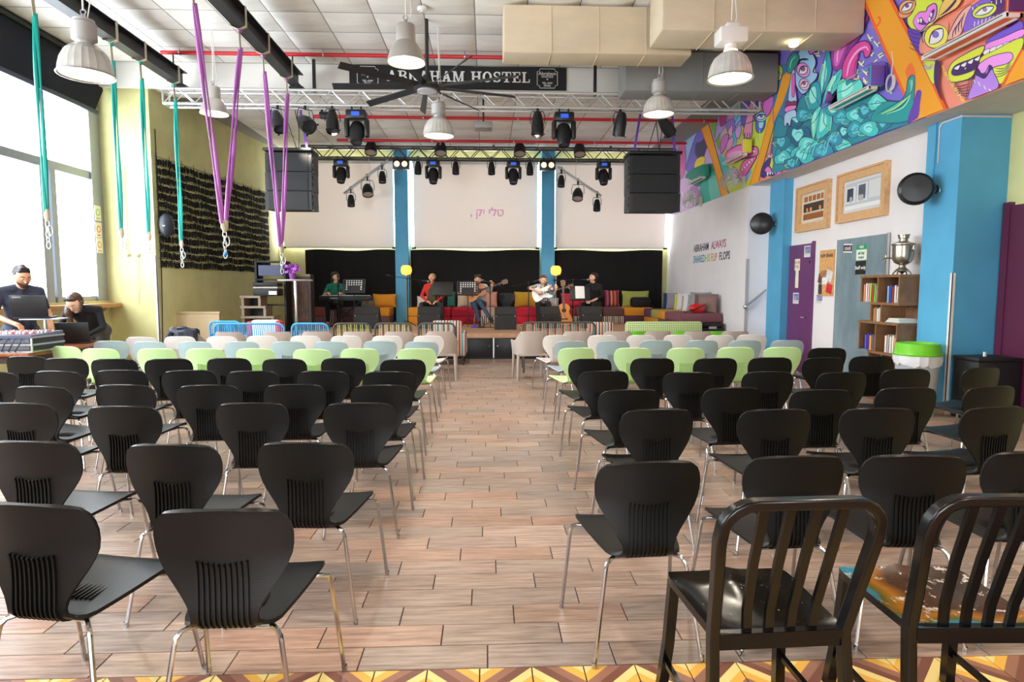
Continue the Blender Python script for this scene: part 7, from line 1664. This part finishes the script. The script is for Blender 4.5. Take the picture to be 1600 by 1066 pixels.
    if beard:
        bb = MB(); capsule(bb, H(-.052, -.035, .03), H(0, -.078, .052), .022, .034); capsule(bb, H(.052, -.035, .03), H(0, -.078, .052), .022, .034); capsule(bb, H(-.022, -.032, .085), H(.022, -.032, .085), .007, .007); remesh('beard', bb, .008, [mat('beard_dark', beard, .6)], t, None, 2)
    t['_H'] = 0; del t['_H']
    return t, H
def seated(**kw):
    """joints of a seated adult; seat 0.45 above the feet"""
    J = dict(pelvis=(0, .0, .55), chest=(0, -.01, .86), neck=(0, -.02, 1.02), head=(0, -.045, 1.16), hipR=(-.09, 0, .52), hipL=(.09, 0, .52), shR=(-.165, -.01, .965), shL=(.165, -.01, .965),
             elR=(-.24, -.06, .72), elL=(.24, -.06, .72), wrR=(-.13, -.27, .64), wrL=(.13, -.27, .64), hdR=(-.10, -.36, .60), hdL=(.10, -.36, .60), knR=(-.13, -.42, .52), knL=(.13, -.42, .52), anR=(-.13, -.40, .09), anL=(.13, -.40, .09))
    J.update(kw); return J
def stool(x, y, label):
    t = thing('stool', label, 'stool', (x, y, STZ)); MB().lathe([(0, .385), (.16, .385), (.17, .405), (.16, .425), (0, .425)], 22).build('seat', M_black, t)
    for k in range(4): a = k*math.pi/2+.78; MB().tube([(.11*math.cos(a), .11*math.sin(a), .39), (.17*math.cos(a), .17*math.sin(a), 0)], .010, 6).build('leg', M_chrome, t)
def cl(name, c, **k): return mat(name, c, .85, **k)
BLK = cl('black_trousers', '#15151a'); SHO = mat('dark_shoes', '#1c1a1a', .5); JEA = cl('blue_jeans', '#3a4a5f', var=.15, scale=20)
# 1 keyboard player
x1 = atY(522, 440, 15.55).x
lk = [[(-.075, .0, 1.16, .03), (-.085, -.02, 1.0, .035), (-.08, -.07, .84, .02)], [(.07, .0, 1.15, .03), (.08, -.04, 1.0, .032), (.07, -.10, .85, .018)], [(0, .06, 1.14, .06), (0, .10, .98, .06), (0, .11, .82, .04)]]
person('person in a green blouse with long dark hair playing the stage piano', (x1, 15.68, STZ), R_(4), seated(head=(.02, -.05, 1.175), elR=(-.25, -.16, .75), elL=(.25, -.16, .75), wrR=(-.12, -.41, .805), wrL=(.17, -.41, .805), hdR=(-.07, -.51, .80), hdL=(.19, -.51, .80), pnR=(0, 0, -1), pnL=(0, 0, -1)),
       dict(top=cl('green_blouse', '#1f7a62'), bottom=BLK, shoes=M_skin2), dict(kind='long', c='#241613', locks=lk), look=(.75, -.6, -.15), skin=M_skin2, female=True, sleeve=.55)
stool(x1, 15.68, 'black stool under the piano player')
# 2 man in red jacket
x2 = atY(676, 440, 15.6).x
t2, H2 = person('person in an olive shirt and open red jacket seated with hands in lap', (x2, 15.62, STZ), 0, seated(head=(-.01, -.05, 1.17), elR=(-.27, -.04, .73), elL=(.27, -.04, .73), wrR=(-.12, -.26, .60), wrL=(.14, -.26, .60), hdR=(-.04, -.33, .57), hdL=(.05, -.33, .57), knR=(-.24, -.40, .52), knL=(.24, -.40, .52), anR=(-.22, -.38, .09), anL=(.24, -.38, .09)),
       dict(top=cl('red_jacket', '#d2352c'), bottom=cl('charcoal_trousers', '#2a2a2c'), shoes=SHO), dict(kind='bald', c='#5a4a40'), look=(-.25, -1, .12), sleeve=1.0)
vb = MB(); capsule(vb, (-.035, -.075, .60), (-.03, -.085, .86), .085, .078); capsule(vb, (.035, -.075, .60), (.03, -.085, .86), .085, .078); capsule(vb, (0, -.07, .86), (0, -.05, .98), .075, .05); remesh('olive_shirt', vb, .012, [cl('olive_shirt', '#4a4a34')], t2, None, 2)
stool(x2, 15.62, 'black stool under the man in red jacket')
# 3 acoustic guitarist
x3 = atY(748, 445, 15.6).x
person('person in a pale grey shirt and jeans playing an acoustic guitar with legs crossed', (x3, 15.62, STZ), 0, seated(head=(-.02, -.07, 1.11), neck=(0, -.03, .99), elR=(-.36, -.24, .985), wrR=(-.14, -.335, .865), hdR=(-.05, -.328, .80), pnR=(0, 1, 0), elL=(.29, -.12, .80), wrL=(.33, -.345, .965), hdL=(.31, -.345, 1.055), pnL=(-.3, .8, 0), knR=(-.10, -.40, .54), knL=(.02, -.44, .60), anR=(.02, -.30, .09), anL=(.26, -.46, .22), toL=(.34, -.58, .14)),
       dict(top=cl('pale_grey_shirt', '#c9cacb'), bottom=JEA, shoes=SHO), dict(kind='curly', c='#2a1a14'), look=(-.05, -1, -.25), sleeve=.9, beard='#4a3428')
guitar('acoustic_guitar', 'amber acoustic guitar played by the person in pale grey shirt', frame((x3-.28, 15.62-.245, STZ+.75), (1, -.06, .36), (-.34, .05, 1)), M_spr, M_mah)
stool(x3, 15.62, 'black stool under the acoustic guitarist')
# 4 electric guitarist
x4 = atY(849, 445, 15.5).x
lk = [[(.05, -.06, 1.10, .03), (.07, -.12, .98, .028), (.07, -.14, .86, .018)], [(-.06, .0, 1.12, .03), (-.07, .04, 1.0, .025), (-.06, .06, .9, .015)]]
M_pat = mat('black_white_print_blouse', '#efe9e2', .8, col2='#1d1a1a', scale=26)
person('person in a black and white print blouse playing a white electric guitar', (x4, 15.52, STZ), R_(-4), seated(head=(.0, -.08, 1.10), neck=(0, -.03, .98), elR=(-.35, -.20, .92), wrR=(-.13, -.295, .83), hdR=(-.04, -.29, .78), pnR=(0, 1, 0), elL=(.28, -.12, .77), wrL=(.30, -.33, .88), hdL=(.30, -.345, .97), pnL=(-.3, .8, 0)),
       dict(top=M_pat, bottom=BLK, shoes=M_skin2), dict(kind='tail', c='#5a3424', locks=lk), look=(.1, -1, -.35), skin=M_skin2, female=True, sleeve=.45)
guitar('electric_guitar', 'white electric guitar held by the person in print blouse', frame((x4-.24, 15.52-.215, STZ+.74), (1, -.04, .26), (-.25, .05, 1)), mat('white_gloss_body', '#efece6', .25), mat('white_gloss_body'), True)
stool(x4, 15.52, 'black stool under the electric guitarist')
# 5 singer in black
x5 = atY(929, 445, 15.45).x
person('person dressed in black with short dark hair seated at a microphone', (x5, 15.5, STZ), R_(-28), seated(head=(-.02, -.05, 1.16), wrR=(-.06, -.34, .60), wrL=(.04, -.34, .60), hdR=(.0, -.42, .585), hdL=(-.02, -.43, .59)),
       dict(top=cl('black_sweater', '#141416'), bottom=BLK, shoes=SHO), dict(kind='bun', c='#2a1a18'), look=(-.6, -.75, .02), skin=M_skin2, female=True, sleeve=.72)
stool(x5, 15.5, 'black stool under the person dressed in black')
# 6 sound man at the desk
def standing(**kw):
    J = dict(pelvis=(0, 0, .98), chest=(0, -.04, 1.30), neck=(0, -.08, 1.46), head=(0, -.14, 1.58), hipR=(-.085, 0, .93), hipL=(.085, 0, .93), shR=(-.19, -.06, 1.41), shL=(.19, -.06, 1.41), elR=(-.27, -.05, 1.12), elL=(.27, -.05, 1.12), wrR=(-.17, -.27, .98), wrL=(.17, -.27, .98),
             hdR=(-.13, -.36, .95), hdL=(.13, -.36, .95), knR=(-.1, -.01, .50), knL=(.1, -.01, .50), anR=(-.1, .02, .09), anL=(.1, .02, .09))
    J.update(kw); return J
p6 = atY(30, 440, 7.55)
person('person in a charcoal t-shirt with swept dark hair standing at the sound table', (p6.x-.19, 7.79, 0), R_(52), standing(head=(.0, -.16, 1.57), elR=(-.27, -.08, 1.13), wrR=(-.17, -.33, 1.05), hdR=(-.13, -.42, 1.02), elL=(.28, -.04, 1.12), wrL=(.25, -.22, .88), hdL=(.25, -.31, .835)), dict(top=cl('charcoal_tshirt', '#34384a'), bottom=JEA, shoes=SHO), dict(kind='quiff', c='#231c1c'), voxel=.009, look=(.08, -.85, -.42), sleeve=.34, beard='#3a2a26')
# 7 woman bending over the laptop
p7 = atY(113, 482, 8.35)
lk = [[(-.08, -.40, 1.27, .035), (-.10, -.42, 1.12, .045), (-.08, -.40, .98, .03)], [(-.06, -.36, 1.30, .05), (-.13, -.34, 1.16, .05), (-.12, -.34, 1.0, .035)], [(.07, -.44, 1.26, .02), (.06, -.47, 1.15, .02)]]
t7, H7 = person('person in a black jacket with long fair brown hair bending over the table laptop', (p7.x-.06, 8.85, 0), R_(8), standing(pelvis=(0, .06, .90), chest=(0, -.16, 1.10), neck=(-.01, -.30, 1.18), head=(-.02, -.41, 1.24), hipR=(-.085, .08, .86), hipL=(.085, .08, .86), shR=(-.18, -.24, 1.16), shL=(.18, -.24, 1.16), elR=(-.24, -.34, .96), elL=(.25, -.28, .93), wrR=(-.12, -.52, .85), wrL=(.13, -.46, .83), hdR=(-.06, -.60, .815), hdL=(.08, -.56, .805), knR=(-.1, .04, .46), knL=(.1, .04, .46), anR=(-.1, .10, .09), anL=(.1, .10, .09)),
       dict(top=cl('black_jacket', '#17181c'), bottom=cl('grey_trousers', '#4a4a44'), shoes=SHO), dict(kind='long', c='#4d3626', locks=lk), voxel=.009, look=(-.12, -.72, -.62), skin=M_skin2, female=True, sleeve=.95)
g = MB()
for s in (-1, 1): g.tube([H7(s*.033+.024*math.cos(a), .118+.016*math.sin(a), .058+.0*a) for a in [2*math.pi*i/12 for i in range(12)]], .006, 5, closed=True)
g.tube([H7(-.01, .12, .06), H7(.01, .12, .06)], .004, 5); g.build('sunglasses', M_black, t7)
